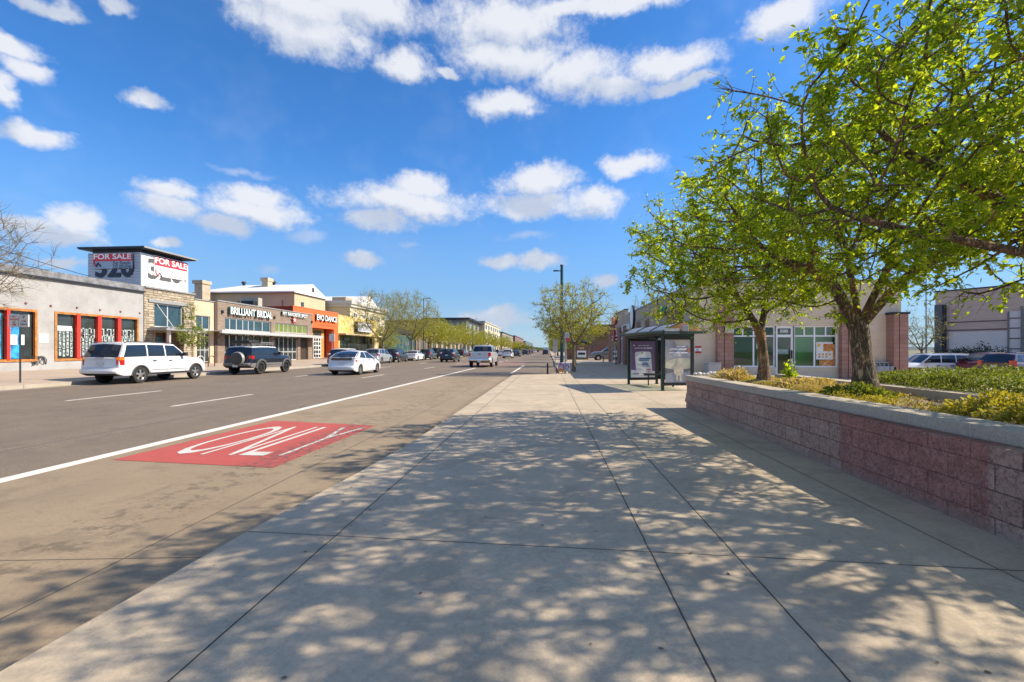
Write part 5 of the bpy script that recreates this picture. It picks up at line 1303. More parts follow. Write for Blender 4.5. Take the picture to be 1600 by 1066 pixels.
obox('coping', M_dkmetal, -.1, Lw + 14.1, -20.1, .1, Hs_ + .001, Hs_ + .15)
s1_, s2_ = sAt(1463.5), sAt(1475.5)
obox('door_bay', simple('bay_grey', (.10, .10, .105), .6, .2), s1_, s2_, .002, .7, -.25, zAt(1464, 477.5)); obox('door_bay_shadow_joint', M_blk, s2_ + .01, sAt(1479), .002, .5, -.25, zAt(1476, 477))
obox('pale_block_panel', M_sp, sAt(1483), sAt(1574.5), .002, .06, -.25, zAt(1483, 519.5))
obox('brick_band', simple('band_purple', (.17, .12, .12), .8), sAt(1479), sAt(1574.5), .002, .05, zAt(1483, 517.5), zAt(1483, 515.5)); obox('brick_band', simple('band_purple', (.17, .12, .12), .8), sAt(1479), sAt(1577), .002, .05, zAt(1483, 505), zAt(1483, 503.2))
obox('pale_bay', M_sp, sAt(1577.5), sAt(1595.5), .002, .10, -.25, zAt(1578, 487))
for q in (498.5, 514, 530, 546): obox('brick_band', simple('band_purple', (.17, .12, .12), .8), sAt(1577.3), sAt(1597), .102, .14, zAt(1578, q), zAt(1578, q - 1.8))
obox('pilaster', simple('pil_grey', (.2, .18, .17), .8), sAt(1574.8), sAt(1577.2), .002, .2, -.25, zAt(1577, 487)); obox('pilaster', simple('pil_grey', (.2, .18, .17), .8), sAt(1596), sAt(1604), .002, .3, -.25, zAt(1577, 480))
# low red brick enclosure
a_, b_ = ray(1431); dd = 25.5
e = thing('brick_enclosure', 'low dark red brick enclosure wall beside the tan shop corner', 'wall', (a_ * dd, b_ * dd, -.2))
xa, xb = onY(1420.5, 27)[0], onY(1441, 27)[0]; zz = onY(1421, 27, 574.5)[1]
box('wall_body', bricks('dark_red_brick', (.12, .025, .03), (.15, .035, .035), (.1, .05, .05), .3, .1, 'XZ'), xa, xb, 27, 30, -.4, zz, e); box('wall_cap', M_lsteel, xa - .04, xb + .04, 26.96, 30.04, zz + .001, zz + .06, e)
# buildings past the corner shop
r = thing('brick_annex', 'red brick building with leaning ivy past the corner shop', 'building', (9, 76, 0))
Yq = 76; xa, xb = onY(933, Yq)[0], onY(985, Yq)[0]; box('wall', bricks('annex_brick', (.22, .10, .06), (.28, .14, .09), (.2, .15, .12), .6, .25, 'XZ'), xa, xb, Yq, Yq + 14, 0, onY(940, Yq, 509)[1], r); box('coping', M_dkmetal, xa - .1, xb + .1, Yq - .1, Yq + 14, onY(940, Yq, 509)[1] + .001, onY(940, Yq, 509)[1] + .2, r)
box('brick_pier', M_rbrY, onY(928.5, Yq - 4)[0], onY(935.5, Yq - 4)[0], Yq - 4, Yq - 3, 0, onY(930, Yq - 4, 544)[1], r)
r = thing('metal_warehouse', 'pale blue ribbed metal building far behind the brick sign', 'building', (9, 98, 0)); Yq = 98; xa, xb = onY(906, Yq)[0], onY(936, Yq)[0]
box('wall', simple('blue_grey_metal', (.33, .37, .42), .5, .3, .08, 3), xa, xb, Yq, Yq + 12, 0, onY(912, Yq, 520)[1], r)
b = MB(); x_ = xa
while x_ < xb - .2: b.box(x_, x_ + .08, Yq - .06, Yq - .002, 0, onY(912, Yq, 521)[1]); x_ += .45
b.build('wall_rib', simple('rib_grey', (.28, .32, .37), .5, .3), r); box('dark_awning', M_dkmetal, xa - 6, xb, Yq - 2, Yq - .07, onY(912, Yq, 538)[1], onY(912, Yq, 534)[1], r)
ms_ = thing('monument_sign', 'low red brick monument sign with white panels on the grass strip', 'sign', (5.2, 62, .1))
Yq = 68; X_ = lambda p: onY(p, Yq)[0]; Zq = lambda q: onY(900, Yq, q)[1]
b = MB(); b.box(X_(886), X_(897.5), Yq, Yq + 2, 0, Zq(546)); b.box(X_(897.7), X_(919), Yq - .3, Yq + 2, 0, Zq(541)); b.build('brick_base', bricks('sign_brick', (.22, .08, .05), (.27, .11, .07), (.2, .15, .12), .3, .1, 'XZ'), ms_)
box('white_panel', M_wl, X_(901.5), X_(915.7), Yq - .34, Yq - .302, Zq(558.5), Zq(548), ms_); box('dark_panel', M_dkmetal, X_(903), X_(914), Yq - .36, Yq - .342, Zq(554.5), Zq(551), ms_)
box('tan_panel', simple('tan_panel', (.5, .36, .2), .7), X_(905), X_(912.5), Yq - .33, Yq - .302, Zq(545.7), Zq(542.6), ms_)
struct(sheet('grass_strip', simple('lawn', (.14, .19, .035), .95, 0, .3, 1.5, .4, 30), [(2.5, 66.5), (5.4, 66.5), (5.4, 90), (2.5, 90)], .16))
# ---------------------------------------------------------------- vegetation
def leafmat(name, dark, mid, light, trans=.45, autumn=None):
    m = bpy.data.materials.new(name); m.use_nodes = True; nt_ = m.node_tree; nt_.nodes.clear()
    out = N(nt_, 'ShaderNodeOutputMaterial'); p = N(nt_, 'ShaderNodeBsdfPrincipled'); t = N(nt_, 'ShaderNodeBsdfTranslucent')
    rnd = N(nt_, 'ShaderNodeNewGeometry').outputs['Random Per Island']
    cr = N(nt_, 'ShaderNodeValToRGB'); cr.color_ramp.elements[0].color = rgba(dark); cr.color_ramp.elements[1].color = rgba(light)
    e = cr.color_ramp.elements.new(.45); e.color = rgba(mid)
    if autumn: e = cr.color_ramp.elements.new(.93); e.color = rgba(light); cr.color_ramp.elements[-1].color = rgba(autumn)
    big = noise(nt_, wpos(nt_), 1.6, 3)
    lk(nt_, math_(nt_, 'ADD', math_(nt_, 'MULTIPLY', rnd, .75), math_(nt_, 'MULTIPLY', big, .3)), cr.inputs[0])
    lk(nt_, cr.outputs[0], p.inputs['Base Color']); p.inputs['Roughness'].default_value = .58; p.inputs['Specular IOR Level'].default_value = .3
    lk(nt_, mix(nt_, 1.0, cr.outputs[0], (1.75, 1.65, .6), 'MULTIPLY'), t.inputs[0])
    ms = N(nt_, 'ShaderNodeMixShader'); ms.inputs[0].default_value = trans
    lk(nt_, p.outputs[0], ms.inputs[1]); lk(nt_, t.outputs[0], ms.inputs[2]); lk(nt_, ms.outputs[0], out.inputs[0]); return m
M_leaf = leafmat('pear_leaf', (.09, .16, .016), (.23, .33, .026), (.48, .53, .05), .6)
M_leafy = leafmat('spring_leaf', (.17, .18, .025), (.31, .32, .04), (.46, .44, .05), .5)
M_bud = leafmat('bud_leaf', (.19, .20, .045), (.32, .34, .06), (.45, .46, .09), .45)
M_hedge = leafmat('hedge_leaf', (.07, .10, .02), (.14, .18, .03), (.26, .29, .045), .3, autumn=(.30, .14, .04))
M_dry = leafmat('dry_grass_blade', (.30, .20, .09), (.44, .33, .16), (.55, .47, .24), .3)
M_cover = leafmat('cover_leaf', (.16, .16, .03), (.32, .29, .05), (.46, .38, .06), .35, autumn=(.35, .13, .03))
M_evg = leafmat('evergreen_leaf', (.02, .035, .015), (.035, .055, .022), (.06, .08, .03), .1)
def barkmat(name, c1, c2, scale=9):
    m, nt_, p, out = newmat(name)
    mp = N(nt_, 'ShaderNodeMapping'); mp.inputs['Scale'].default_value = (1, 1, .22); lk(nt_, wpos(nt_), mp.inputs[0])
    a = noise(nt_, mp.outputs[0], scale, 5, .7, .4); v = N(nt_, 'ShaderNodeTexVoronoi', feature='DISTANCE_TO_EDGE'); v.inputs['Scale'].default_value = scale * 3.2
    mw = N(nt_, 'ShaderNodeVectorMath', operation='ADD'); lk(nt_, mp.outputs[0], mw.inputs[0])
    nn_ = N(nt_, 'ShaderNodeTexNoise'); nn_.inputs['Scale'].default_value = 6; lk(nt_, mp.outputs[0], nn_.inputs['Vector'])
    sc_ = N(nt_, 'ShaderNodeVectorMath', operation='SCALE'); sc_.inputs['Scale'].default_value = .12; lk(nt_, nn_.outputs[1], sc_.inputs[0]); lk(nt_, sc_.outputs[0], mw.inputs[1])
    lk(nt_, mw.outputs[0], v.inputs['Vector'])
    rdg = math_(nt_, 'ABSOLUTE', math_(nt_, 'SUBTRACT', noise(nt_, mw.outputs[0], scale * 2.6, 5, .65, .8), .5)); cr = maprange(nt_, rdg, .0, .10)
    c = mix(nt_, maprange(nt_, a, .3, .7), c1, c2); c = mix(nt_, cr, tuple(x * .35 for x in c1), c)
    c = mix(nt_, maprange(nt_, noise(nt_, wpos(nt_), 2.2, 4), .50, .66, 0, .55), c, (c2[0] * 1.25, c2[1] * .85, c2[2] * .6))
    lk(nt_, c, p.inputs['Base Color']); p.inputs['Roughness'].default_value = .9
    bump(nt_, p, math_(nt_, 'ADD', math_(nt_, 'MULTIPLY', a, .6), cr), .9, .03); return m
M_bark = barkmat('fissured_bark', (.27, .185, .115), (.50, .36, .235))
M_twig = simple('grey_twig', (.16, .12, .085), .9, 0, .2, 4, .2)
M_fartwig = simple('olive_twig', (.15, .125, .07), .9, 0, .2, 4, .2)

def grow(path0, attr, step, kill, infl, iters, jit, rg):
    nodes = [np.array(p, float) for p in path0[0]]; par = [-1] + list(range(len(nodes) - 1))
    for extra in path0[1:]:            # extra limbs: (start index, points)
        s, pts = extra; prev = s
        for q in pts: nodes.append(np.array(q, float)); par.append(prev); prev = len(nodes) - 1
    A = np.array(attr); best = np.full(len(A), 1e9); bi = np.zeros(len(A), int); alive = np.ones(len(A), bool)
    NP = np.array(nodes)
    d = np.linalg.norm(A[:, None] - NP[None], axis=2); bi = d.argmin(1); best = d.min(1)
    last = 0
    for it in range(iters):
        m = alive & (best < infl)
        if not m.any(): break
        idx = bi[m]; dirs = A[m] - NP[idx]; dirs /= np.linalg.norm(dirs, axis=1)[:, None] + 1e-9
        u = np.unique(idx); new = []; npar = []
        for i in u:
            v = dirs[idx == i].mean(0) + rg.normal(0, jit, 3)
            v[2] += .02
            L_ = np.linalg.norm(v)
            if L_ < 1e-3: continue
            q = NP[i] + v / L_ * step; new.append(q); npar.append(i)
        if not new: break
        new = np.array(new); n0 = len(NP); NP = np.vstack([NP, new]); par += npar
        dn = np.linalg.norm(A[:, None] - new[None], axis=2); k = dn.argmin(1); dm = dn.min(1)
        better = dm < best; best = np.where(better, dm, best); bi = np.where(better, n0 + k, bi)
        alive &= best > kill
    return NP, np.array(par)
def tree(name, label, base, R0, trunk_path, limbs, ells, nattr, seed, leafm, barkm, nleaf, lsize, loc_group=None, step=.16, kill=.28, infl=1.5, droop=.6, leaf_spread=.16, tipr=.006, rthr=.03, cat='tree', wind=(0, 0, 0), wmin=None, lw=.42, clump=1.0, expo=.62, jit=.12, hollow=.35, twig=(3.2, .28, .0035), twigcap=12000):
    rg = np.random.default_rng(seed)
    root = thing(name, label, cat, base, 0, loc_group)
    # attractors in the union of ellipsoids (relative to base)
    A = []; vols = np.array([e[3] * e[4] * e[5] for e in ells]); vols = vols / vols.sum()
    while len(A) < nattr:
        e = ells[rg.choice(len(ells), p=vols)]; v = rg.normal(size=3); v /= np.linalg.norm(v)
        rr_ = hollow + (1 - hollow) * rg.random() ** .5
        rr_ *= 1 + .16 * math.sin(3.1 * v[0] * 2 + seed) * math.cos(4.3 * v[1] + 2 * v[2] + seed)
        A.append((e[0] + v[0] * rr_ * e[3], e[1] + v[1] * rr_ * e[4], e[2] + v[2] * rr_ * e[5]))
    NP, par = grow([trunk_path] + limbs, A, step, kill, infl, 90, jit, rg)
    n = len(NP); cnt = np.zeros(n); kids = [[] for _ in range(n)]
    for i in range(1, n): kids[par[i]].append(i)
    order = np.arange(n)[::-1]; tips = np.array([0 if kids[i] else 1 for i in range(n)], float)
    # parents always have a lower index than their children
    for i in order:
        if par[i] >= 0: tips[par[i]] += tips[i]
    rad = tipr + (R0 * .80 - tipr) * (tips / tips[0]) ** expo
    nt0 = len(trunk_path)
    for i in range(nt0):
        f = i / max(1, nt0 - 1); rad[i] = R0 * (1.28 - .62 * f ** .35) if f < 1 else R0 * .78
        if i == 0: rad[i] = R0 * 1.35
    # relax
    S = NP.copy()
    for i in range(nt0, n):
        if kids[i]: S[i] = .5 * NP[i] + .25 * NP[par[i]] + .25 * NP[max(kids[i], key=lambda q: tips[q])]
    NP = S
    B = MB(); stack = [(0, None)]
    while stack:
        i, p0 = stack.pop(); pts = []; rs = []
        if p0 is not None: pts.append(NP[p0]); rs.append(min(rad[p0], rad[i] * 1.25))
        while True:
            pts.append(NP[i]); rs.append(rad[i])
            if not kids[i]: break
            ks = sorted(kids[i], key=lambda q: -tips[q])
            for q in ks[1:]: stack.append((q, i))
            i = ks[0]
        if len(pts) > 1:
            mr = max(rs); ns_ = 14 if mr > R0 * .7 else 8 if mr > .035 else 5 if mr > .015 else 4
            if kids[0] and mr > R0 * .7:   # subdivide trunk for knobbly bark
                pp = []; rr_ = []
                for k in range(len(pts) - 1):
                    for t in (0, .33, .66): pp.append(pts[k] * (1 - t) + pts[k + 1] * t); rr_.append((rs[k] * (1 - t) + rs[k + 1] * t) * (1 + rg.normal(0, .02)))
                pp.append(pts[-1]); rr_.append(rs[-1]); pts, rs = pp, rr_
            B.tube([Vector(p) for p in pts], [float(x) for x in rs], ns_, caps=True)
    # fine twigs
    TP = None
    cand = np.where((rad < rthr) & (np.arange(n) > nt0))[0]
    if twig and len(cand):
        tn, tl, tr_ = twig; wg = np.array([3.0 if not kids[i] else 1.0 for i in cand]); wg /= wg.sum()
        nt_w = min(twigcap, int(len(cand) * tn)); ti = rg.choice(cand, nt_w, p=wg)
        O = NP[ti]; base_d = NP[ti] - NP[par[ti]]; base_d /= np.linalg.norm(base_d, axis=1)[:, None] + 1e-9
        D0 = base_d * .7 + rg.normal(0, .6, (nt_w, 3)) + np.array([0, 0, .12]); D0 /= np.linalg.norm(D0, axis=1)[:, None]
        Lt = tl * rg.uniform(.5, 1.4, (nt_w, 1)); P1 = O + D0 * Lt * .5; D1 = D0 + rg.normal(0, .25, (nt_w, 3)) + np.array(wind) * .3; D1 /= np.linalg.norm(D1, axis=1)[:, None]; P2_ = P1 + D1 * Lt * .5
        TP = (O, P1, P2_); vs = []
        A1 = np.cross(D0, np.array([.31, .2, .93])); A1 /= np.linalg.norm(A1, axis=1)[:, None] + 1e-9; A2 = np.cross(D0, A1)
        for k, (c_, r_) in enumerate(((O, tr_), (P1, tr_ * .75), (P2_, tr_ * .3))):
            for q in range(3): a = q * 2.0944; vs.append(c_ + (A1 * math.cos(a) + A2 * math.sin(a)) * r_)
        vv = np.stack(vs, 1).reshape(-1, 3); n0 = len(B.v); B.v += [tuple(x) for x in vv.tolist()]
        for k in range(nt_w):
            o9 = n0 + k * 9
            for a in (0, 3):
                for q in range(3): B.f.append((o9 + a + q, o9 + a + (q + 1) % 3, o9 + a + 3 + (q + 1) % 3, o9 + a + 3 + q)); B.m.append(0)
    B.build('trunk', barkm, root, True, 60, world=False)
    if len(cand) and nleaf:
        wgt = np.array([1.0 if kids[i] else 2.2 for i in cand]) * (1 + clump * np.sin(NP[cand, 0] * 3.1 + seed) * np.sin(NP[cand, 1] * 2.7 + 1) * np.cos(NP[cand, 2] * 3.3)); wgt = np.clip(wgt, .05, None); wgt /= wgt.sum()
        ci = rg.choice(cand, nleaf, p=wgt)
        pr = NP[par[ci]]; t = rg.random((nleaf, 1)); P = NP[ci] * t + pr * (1 - t) + rg.normal(0, leaf_spread, (nleaf, 3)) * np.array([1, 1, .8])
        if TP is not None:
            cl = np.clip(1 + 1.35 * clump * np.sin(TP[0][:, 0] * 3.1 + seed) * np.sin(TP[0][:, 1] * 2.7 + 1) * np.cos(TP[0][:, 2] * 3.3), .04, None) * rg.uniform(.1, 1.7, len(TP[0])) * (rg.random(len(TP[0])) > .22); k = rg.choice(len(TP[0]), nleaf, p=cl / cl.sum())
            t = rg.random((nleaf, 1)) ** .7 * 2; PP = np.where(t < 1, TP[0][k] * (1 - t) + TP[1][k] * t, TP[1][k] * (2 - t) + TP[2][k] * (t - 1))
            sel = rg.random((nleaf, 1)) < .88; P = np.where(sel, PP + rg.normal(0, .012, (nleaf, 3)), P)
        D = rg.normal(0, 1, (nleaf, 3)); D[:, 2] = D[:, 2] * .5 - droop; D += np.array(wind); D /= np.linalg.norm(D, axis=1)[:, None]
        Nn = rg.normal(0, .7, (nleaf, 3)) + np.array([0, 0, .8]); Sd = np.cross(D, Nn); Sd /= np.linalg.norm(Sd, axis=1)[:, None] + 1e-9; Nn = np.cross(Sd, D)
        L_ = (lsize * rg.uniform(.65, 1.25, (nleaf, 1))); W_ = L_ * lw * .5
        leaf_obj('crown', P, D, Sd, Nn, L_, W_, leafm, root)
    return root
def leaf_obj(name, P, D, Sd, Nn, L_, W_, mat, parent):
    n = len(P); f = W_ * .35
    v = np.stack([P, P + D * L_ * .30 + Sd * W_ + Nn * f, P + D * L_ * .68 + Sd * W_ * .75 + Nn * f, P + D * L_ - Nn * f * .6, P + D * L_ * .68 - Sd * W_ * .75 + Nn * f, P + D * L_ * .30 - Sd * W_ + Nn * f], 1).reshape(-1, 3)
    b = np.arange(n)[:, None] * 6; idx = np.concatenate([b + np.array([0, 1, 2, 3]), b + np.array([0, 3, 4, 5])], 1).reshape(-1, 4)
    me = bpy.data.meshes.new(name); me.vertices.add(len(v)); me.vertices.foreach_set('co', v.ravel())
    me.loops.add(idx.size); me.loops.foreach_set('vertex_index', idx.ravel()); me.polygons.add(len(idx))
    me.polygons.foreach_set('loop_start', np.arange(len(idx)) * 4); me.update(calc_edges=True); me.validate()
    me.materials.append(mat); o = bpy.data.objects.new(name, me); COL.objects.link(o)
    if parent is not None: o.parent = parent
    return o
def V(*a): return tuple(a)
# three ornamental trees growing in the raised bed (local coordinates, base at soil level z .88)
SOIL = .86
tree('bed_tree', 'thick-trunked leafy tree with three low limbs, middle of the raised bed', (4.55, 6.95, SOIL), .165,
     [(0, 0, -.1), (-.02, 0, .3), (-.06, 0, .65), (-.10, .0, .95)],
     [(3, [(-.22, .02, 1.15), (-.36, 0, 1.4), (-.46, -.05, 1.65), (-.66, .1, 1.8), (-.95, .2, 1.95)]),
      (3, [(-.04, .1, 1.2), (-.02, .2, 1.5), (-.06, .3, 1.8), (0, .4, 2.2)]),
      (3, [(.05, -.05, 1.15), (.25, -.1, 1.45), (.5, -.15, 1.75), (.85, -.1, 2.0), (1.15, -.1, 2.15), (1.4, -.1, 2.3)]),
      (3, [(.02, .02, 1.2), (.18, .05, 1.55), (.42, .1, 1.85), (.5, .15, 2.15), (.5, .2, 2.5)])],
     [(-.55, 0, 2.55, 2.0, 2.0, 1.35), (.6, -.1, 2.85, 1.7, 1.9, 1.1), (-1.7, .2, 2.45, 1.1, 1.4, 1.05)], 1700, 11, M_leaf, M_bark, 34000, .066, wind=(-.35, 0, 0), tipr=.005, kill=.24)
tree('bed_tree', 'smaller forked leafy tree at the far end of the bed, by the shop door', (4.22, 9.35, SOIL), .115,
     [(0, 0, -.1), (0, 0, .35), (-.03, 0, .7), (-.07, 0, 1.0)],
     [(3, [(-.2, 0, 1.25), (-.38, 0, 1.5), (-.6, .05, 1.8)]), (3, [(.02, .02, 1.3), (.04, .0, 1.7), (.08, 0, 2.0)])],
     [(-.75, -.1, 2.15, 1.9, 1.6, 1.15), (-.1, 0, 2.6, 1.6, 1.5, .95), (-1.8, -.2, 2.75, .9, .8, .9)], 1100, 23, M_leaf, M_bark, 24000, .064, wind=(-.3, 0, 0), tipr=.005, kill=.24)
tree('bed_tree', 'nearest tree of the raised bed, its boughs reaching in from the right edge', (4.75, 3.95, SOIL), .16,
     [(0, 0, -.1), (.02, 0, .4), (0, 0, .8), (-.05, 0, 1.1)],
     [(3, [(-.35, .15, 1.3), (-.7, .3, 1.5), (-1.1, .45, 1.62), (-1.5, .5, 1.75), (-1.9, .5, 1.85), (-2.2, .5, 1.95)]),
      (3, [(-.1, .4, 1.4), (-.2, .7, 1.8), (-.4, .9, 2.2), (-.9, 1.0, 2.5), (-1.4, .9, 2.7)]),
      (3, [(.3, -.2, 1.4), (.6, -.4, 1.8)]), (3, [(-.1, -.3, 1.4), (-.4, -.7, 1.8), (-.8, -1.0, 2.1)]), (3, [(.05, .1, 1.5), (0, .1, 2.1), (-.2, .1, 2.7)])],
     [(-.5, 0, 3.0, 2.0, 2.1, 1.35), (.7, .2, 3.0, 1.8, 2.1, 1.3), (-1.5, .6, 2.3, 1.1, 1.5, .9), (-2.3, .6, 2.55, 1.1, 1.1, .65), (.6, 1.2, 2.0, 1.2, 1.0, .9), (-.3, 1.35, 1.55, .7, .7, .5)], 2400, 37, M_leaf, M_bark, 48000, .066, wind=(-.45, 0, 0), tipr=.005, kill=.24)
# street trees of the right pavement
def bare(name, label, base, R0, h, w_, seed, leafm, nleaf, lsize, barkm=None, nattr=500, fork=.32, group=None, spread=.10, droop=.1, tw=4, **k):
    hh = h * fork; rg = random.Random(seed); limbs = []
    tp = [(0, 0, -.1), (0, 0, hh * .33), (.02, 0, hh * .66), (.0, 0, hh)]
    for i in range(5):
        a = i * 1.2566 + rg.random() * .6; r1 = w_ * .12
        limbs.append((3, [(r1 * math.cos(a), r1 * math.sin(a), hh + h * .10), (r1 * 2.1 * math.cos(a), r1 * 2.1 * math.sin(a), hh + h * .24)]))
    return tree(name, label, base, R0, tp, limbs, [(0, 0, h * .66, w_ / 2, w_ / 2, h * .34), (0, 0, h * .56, w_ / 2 * .95, w_ / 2 * .9, h * .22)], nattr, seed, leafm, barkm or M_twig, nleaf, lsize, loc_group=group,
                step=h * .035, kill=h * .05, infl=h * .35, droop=droop, leaf_spread=spread, tipr=.004 + h * .0004, rthr=.045, clump=.6, twig=(tw, h * .075, .0035 + h * .0004), jit=.10, hollow=.25, **k)
bare('street_tree', 'thinly leafed tree on the right pavement by the tall dark lamp pole', (1.55, 29.0, .13), .12, 5.7, 5.3, 5, M_bud, 13000, .09, nattr=700, fork=.30)
bare('street_tree', 'bright yellow-green tree on the right pavement behind the thinly leafed one', (2.3, 41.5, .13), .14, 5.0, 5.6, 6, M_leafy, 13000, .10, nattr=420)
t_y = bare('street_tree', 'yellow-green tree farther along the right pavement, third from the lamp pole', (2.0, 55, .13), .13, 5.2, 5.0, 8, M_leafy, 5500, .14, nattr=300)
for i, y in enumerate((70, 86, 104, 126, 152, 185, 225, 280)):
    copy_thing(t_y, (2.0 + .2 * (i % 2), y, .13), i * 1.7, 'yellow-green tree in the distant row along the right pavement', .9 + .12 * (i % 3), 'distant trees along the right pavement')
bare('street_tree', 'bare twiggy tree rising behind the far end of the corner shop roof', (11.5, 56, 0), .15, 8.2, 4.5, 61, M_bud, 300, .05, nattr=300)
# left pavement
bare('street_tree', 'nearly bare budding tree cut off by the left edge of the photo', (-22.9, 14.9, .2), .14, 7.8, 6.4, 12, M_bud, 9000, .045, nattr=1700, fork=.25, spread=.05, tw=3, twigcap=12000)
tree('young_street_tree', 'slender young green tree between the white car and the bike rack', (Y_ if False else (-24.3, onX(300, -24.3)[0], .26)), .045, [(0, 0, -.1), (0, 0, .6), (.02, 0, 1.1), (0, 0, 1.5)], [(3, [(0, 0, 2.2), (.03, 0, 3.0), (-.05, 0, 3.8), (-.1, -.1, 4.5)])],
     [(0, 0, 2.2, 1.05, 1.0, .9), (-.1, 0, 3.4, .5, .5, 1.3)], 240, 15, leafmat('young_leaf', (.10, .15, .03), (.2, .26, .05), (.36, .42, .12), .45), M_twig, 2600, .11, step=.15, kill=.25, infl=1.2, leaf_spread=.10)
Yt = onX(598, -21.6)[0]
bare('street_tree', 'tall wide budding tree in front of the yellow painted shop', (-21.6, Yt, .2), .19, 9.2, 8.8, 17, M_bud, 13000, .095, nattr=900, fork=.26, barkm=M_fartwig)
Yt = onX(643, -21.6)[0]
bare('street_tree', 'tallest budding tree, standing just past the blue mural shop', (-21.6, Yt, .2), .21, 10.8, 9.6, 18, M_bud, 16000, .10, nattr=950, fork=.26, barkm=M_fartwig)
t_l = bare('street_tree', 'yellow-green tree in the left row, first beyond the two tall budding trees', (-21.6, 80, .2), .16, 7.5, 7.8, 19, M_leafy, 13000, .15, nattr=300, barkm=M_fartwig)
t_m = bare('street_tree', 'thin olive tree in the left row right behind the black car in traffic', (-21.6, 88, .2), .16, 7.6, 7.0, 20, M_bud, 11000, .15, nattr=400, barkm=M_fartwig)
copy_thing(t_m, (-23.5, 64, .2), 2.0, 'low olive tree half hidden between the two tall budding trees', .62)
for i, y in enumerate((96, 105, 115, 127, 140, 156, 174, 196, 222, 255, 300, 350)):
    copy_thing(t_l if i % 2 else t_m, (-21.6, y, .2), i * 1.3, 'small yellow-green tree in the distant row along the left pavement', .85 + .13 * (i % 3), 'distant trees along the left pavement')
# parking lot tree and store shrubs
a_, b_ = ray(1440); dd = 46
bare('lot_tree', 'sparse tree beside the double-headed lamp post in the parking lot', (a_ * dd, b_ * dd, -.25), .14, 5.8, 4.6, 31, M_bud, 1800, .09, nattr=420, fork=.28)
def blob_shrub(name, label, cx, cy, z0, rx, ry, h, n, mat, ls, seed, cat='shrub', group=None, stems=6, stemmat=None):
    rg = np.random.default_rng(seed); root = thing(name, label, cat, (cx, cy, z0), 0, group)
    B = MB()
    for k in range(stems):
        a = rg.random() * 6.28; q = rg.uniform(.3, .85)
        B.tube([(0, 0, -.03), (rx * q * .4 * math.cos(a), ry * q * .4 * math.sin(a), h * .45), (rx * q * math.cos(a), ry * q * math.sin(a), h * rg.uniform(.6, .95))], [.012, .008, .004], 4)
    B.build('stem', stemmat or M_twig, root, world=False)
    v = rg.normal(size=(n, 3)); v /= np.linalg.norm(v, axis=1)[:, None]; v[:, 2] = abs(v[:, 2]); rr_ = rg.random((n, 1)) ** .4
    lump = 1 + .22 * np.sin(v[:, :1] * 5 + seed) * np.cos(v[:, 1:2] * 4 + seed * 2)
    P = v * rr_ * lump * np.array([rx, ry, h]); D = v + rg.normal(0, .7, (n, 3)); D /= np.linalg.norm(D, axis=1)[:, None]
    Nn = rg.normal(0, 1, (n, 3)); Sd = np.cross(D, Nn); Sd /= np.linalg.norm(Sd, axis=1)[:, None]; Nn = np.cross(Sd, D); L_ = ls * rg.uniform(.6, 1.3, (n, 1))
    leaf_obj('foliage', P, D, Sd, Nn, L_, L_ * .28, mat, root); return root
for i, (p, w_, h_) in enumerate(((1497, 3.4, 1.9), (1512, 2.6, 2.0), (1545, 2.4, 2.2), (1478, 2.2, 1.2), (1562, 2.0, 1.3))):
    a_, b_ = ray(p); dd = 50 - i
    blob_shrub('evergreen_shrub', ['widest dark shrub against the store wall above the pale sedan', 'dark shrub right of the widest one by the store wall', 'tallest dark shrub by the store wall above the red car', 'low dark shrub beside the grey door bay', 'low dark shrub at the right end of the pale panel'][i], a_ * dd, b_ * dd, -.25, w_, 1.4, h_, 2600, M_evg, .16, 70 + i)
# hedge behind the low kerb wall : many small leaves through a real volume
def hedge(name, label, x0, x1, y0, y1, z0, z1, n, mat, ls, seed, xf=None):
    rg = np.random.default_rng(seed); root = thing(name, label, 'hedge', ((x0 + x1) / 2, (y0 + y1) / 2, z0))
    U = rg.random((n, 3)); sh = rg.random(n) < .72; f = rg.integers(0, 3, n)
    for k in range(n):
        if sh[k]:
            if f[k] == 0: U[k, 0] = 0 if rg.random() < .8 else 1
            elif f[k] == 1: U[k, 2] = 1
            else: U[k, 1] = 1 if rg.random() < .6 else U[k, 1]
    X = x0 + (x1 - x0) * U[:, 0]; Y2 = y0 + (y1 - y0) * U[:, 1]; Zz = z0 + (z1 - z0) * U[:, 2]
    top = np.sin(Y2 * 3.1) * .04 + np.sin(X * 5 + Y2 * 7.3) * .035 + np.sin(Y2 * 13 + X * 3) * .02
    Zz = np.minimum(Zz, z1 - .10 * ((2 * U[:, 0] - 1) ** 4) - .15 * (np.clip((U[:, 1] - .93) / .07, 0, 1)) ** 2) + top
    P = np.stack([X + np.sin(Y2 * 6) * .03 + rg.normal(0, .03, n), Y2 + rg.normal(0, .03, n), Zz + rg.normal(0, .018, n)], 1)
    if xf: P[:, 0] += xf * (P[:, 1] - y0)
    D = rg.normal(0, .8, (n, 3)) + np.array([0, 0, .5]); D /= np.linalg.norm(D, axis=1)[:, None]; Nn = rg.normal(0, 1, (n, 3)); Sd = np.cross(D, Nn); Sd /= np.linalg.norm(Sd, axis=1)[:, None]; Nn = np.cross(Sd, D)
    L_ = ls * rg.uniform(.6, 1.3, (n, 1)); P = P - np.array(root.location)
    leaf_obj('foliage', P, D, Sd, Nn, L_, L_ * .30, mat, root)
    B = MB(); m = 90
    for k in range(m):
        x, y = rg.uniform(x0 + .1, x1 - .1), rg.uniform(y0, y1 - .1); B.tube([(x, y, z0 - .02), (x + rg.normal(0, .06), y + rg.normal(0, .06), (z0 + z1) / 2), (x + rg.normal(0, .12), y + rg.normal(0, .12), z1 - .08)], [.012, .009, .004], 4)
    B.build('branch_tangle', M_twig, root); return root
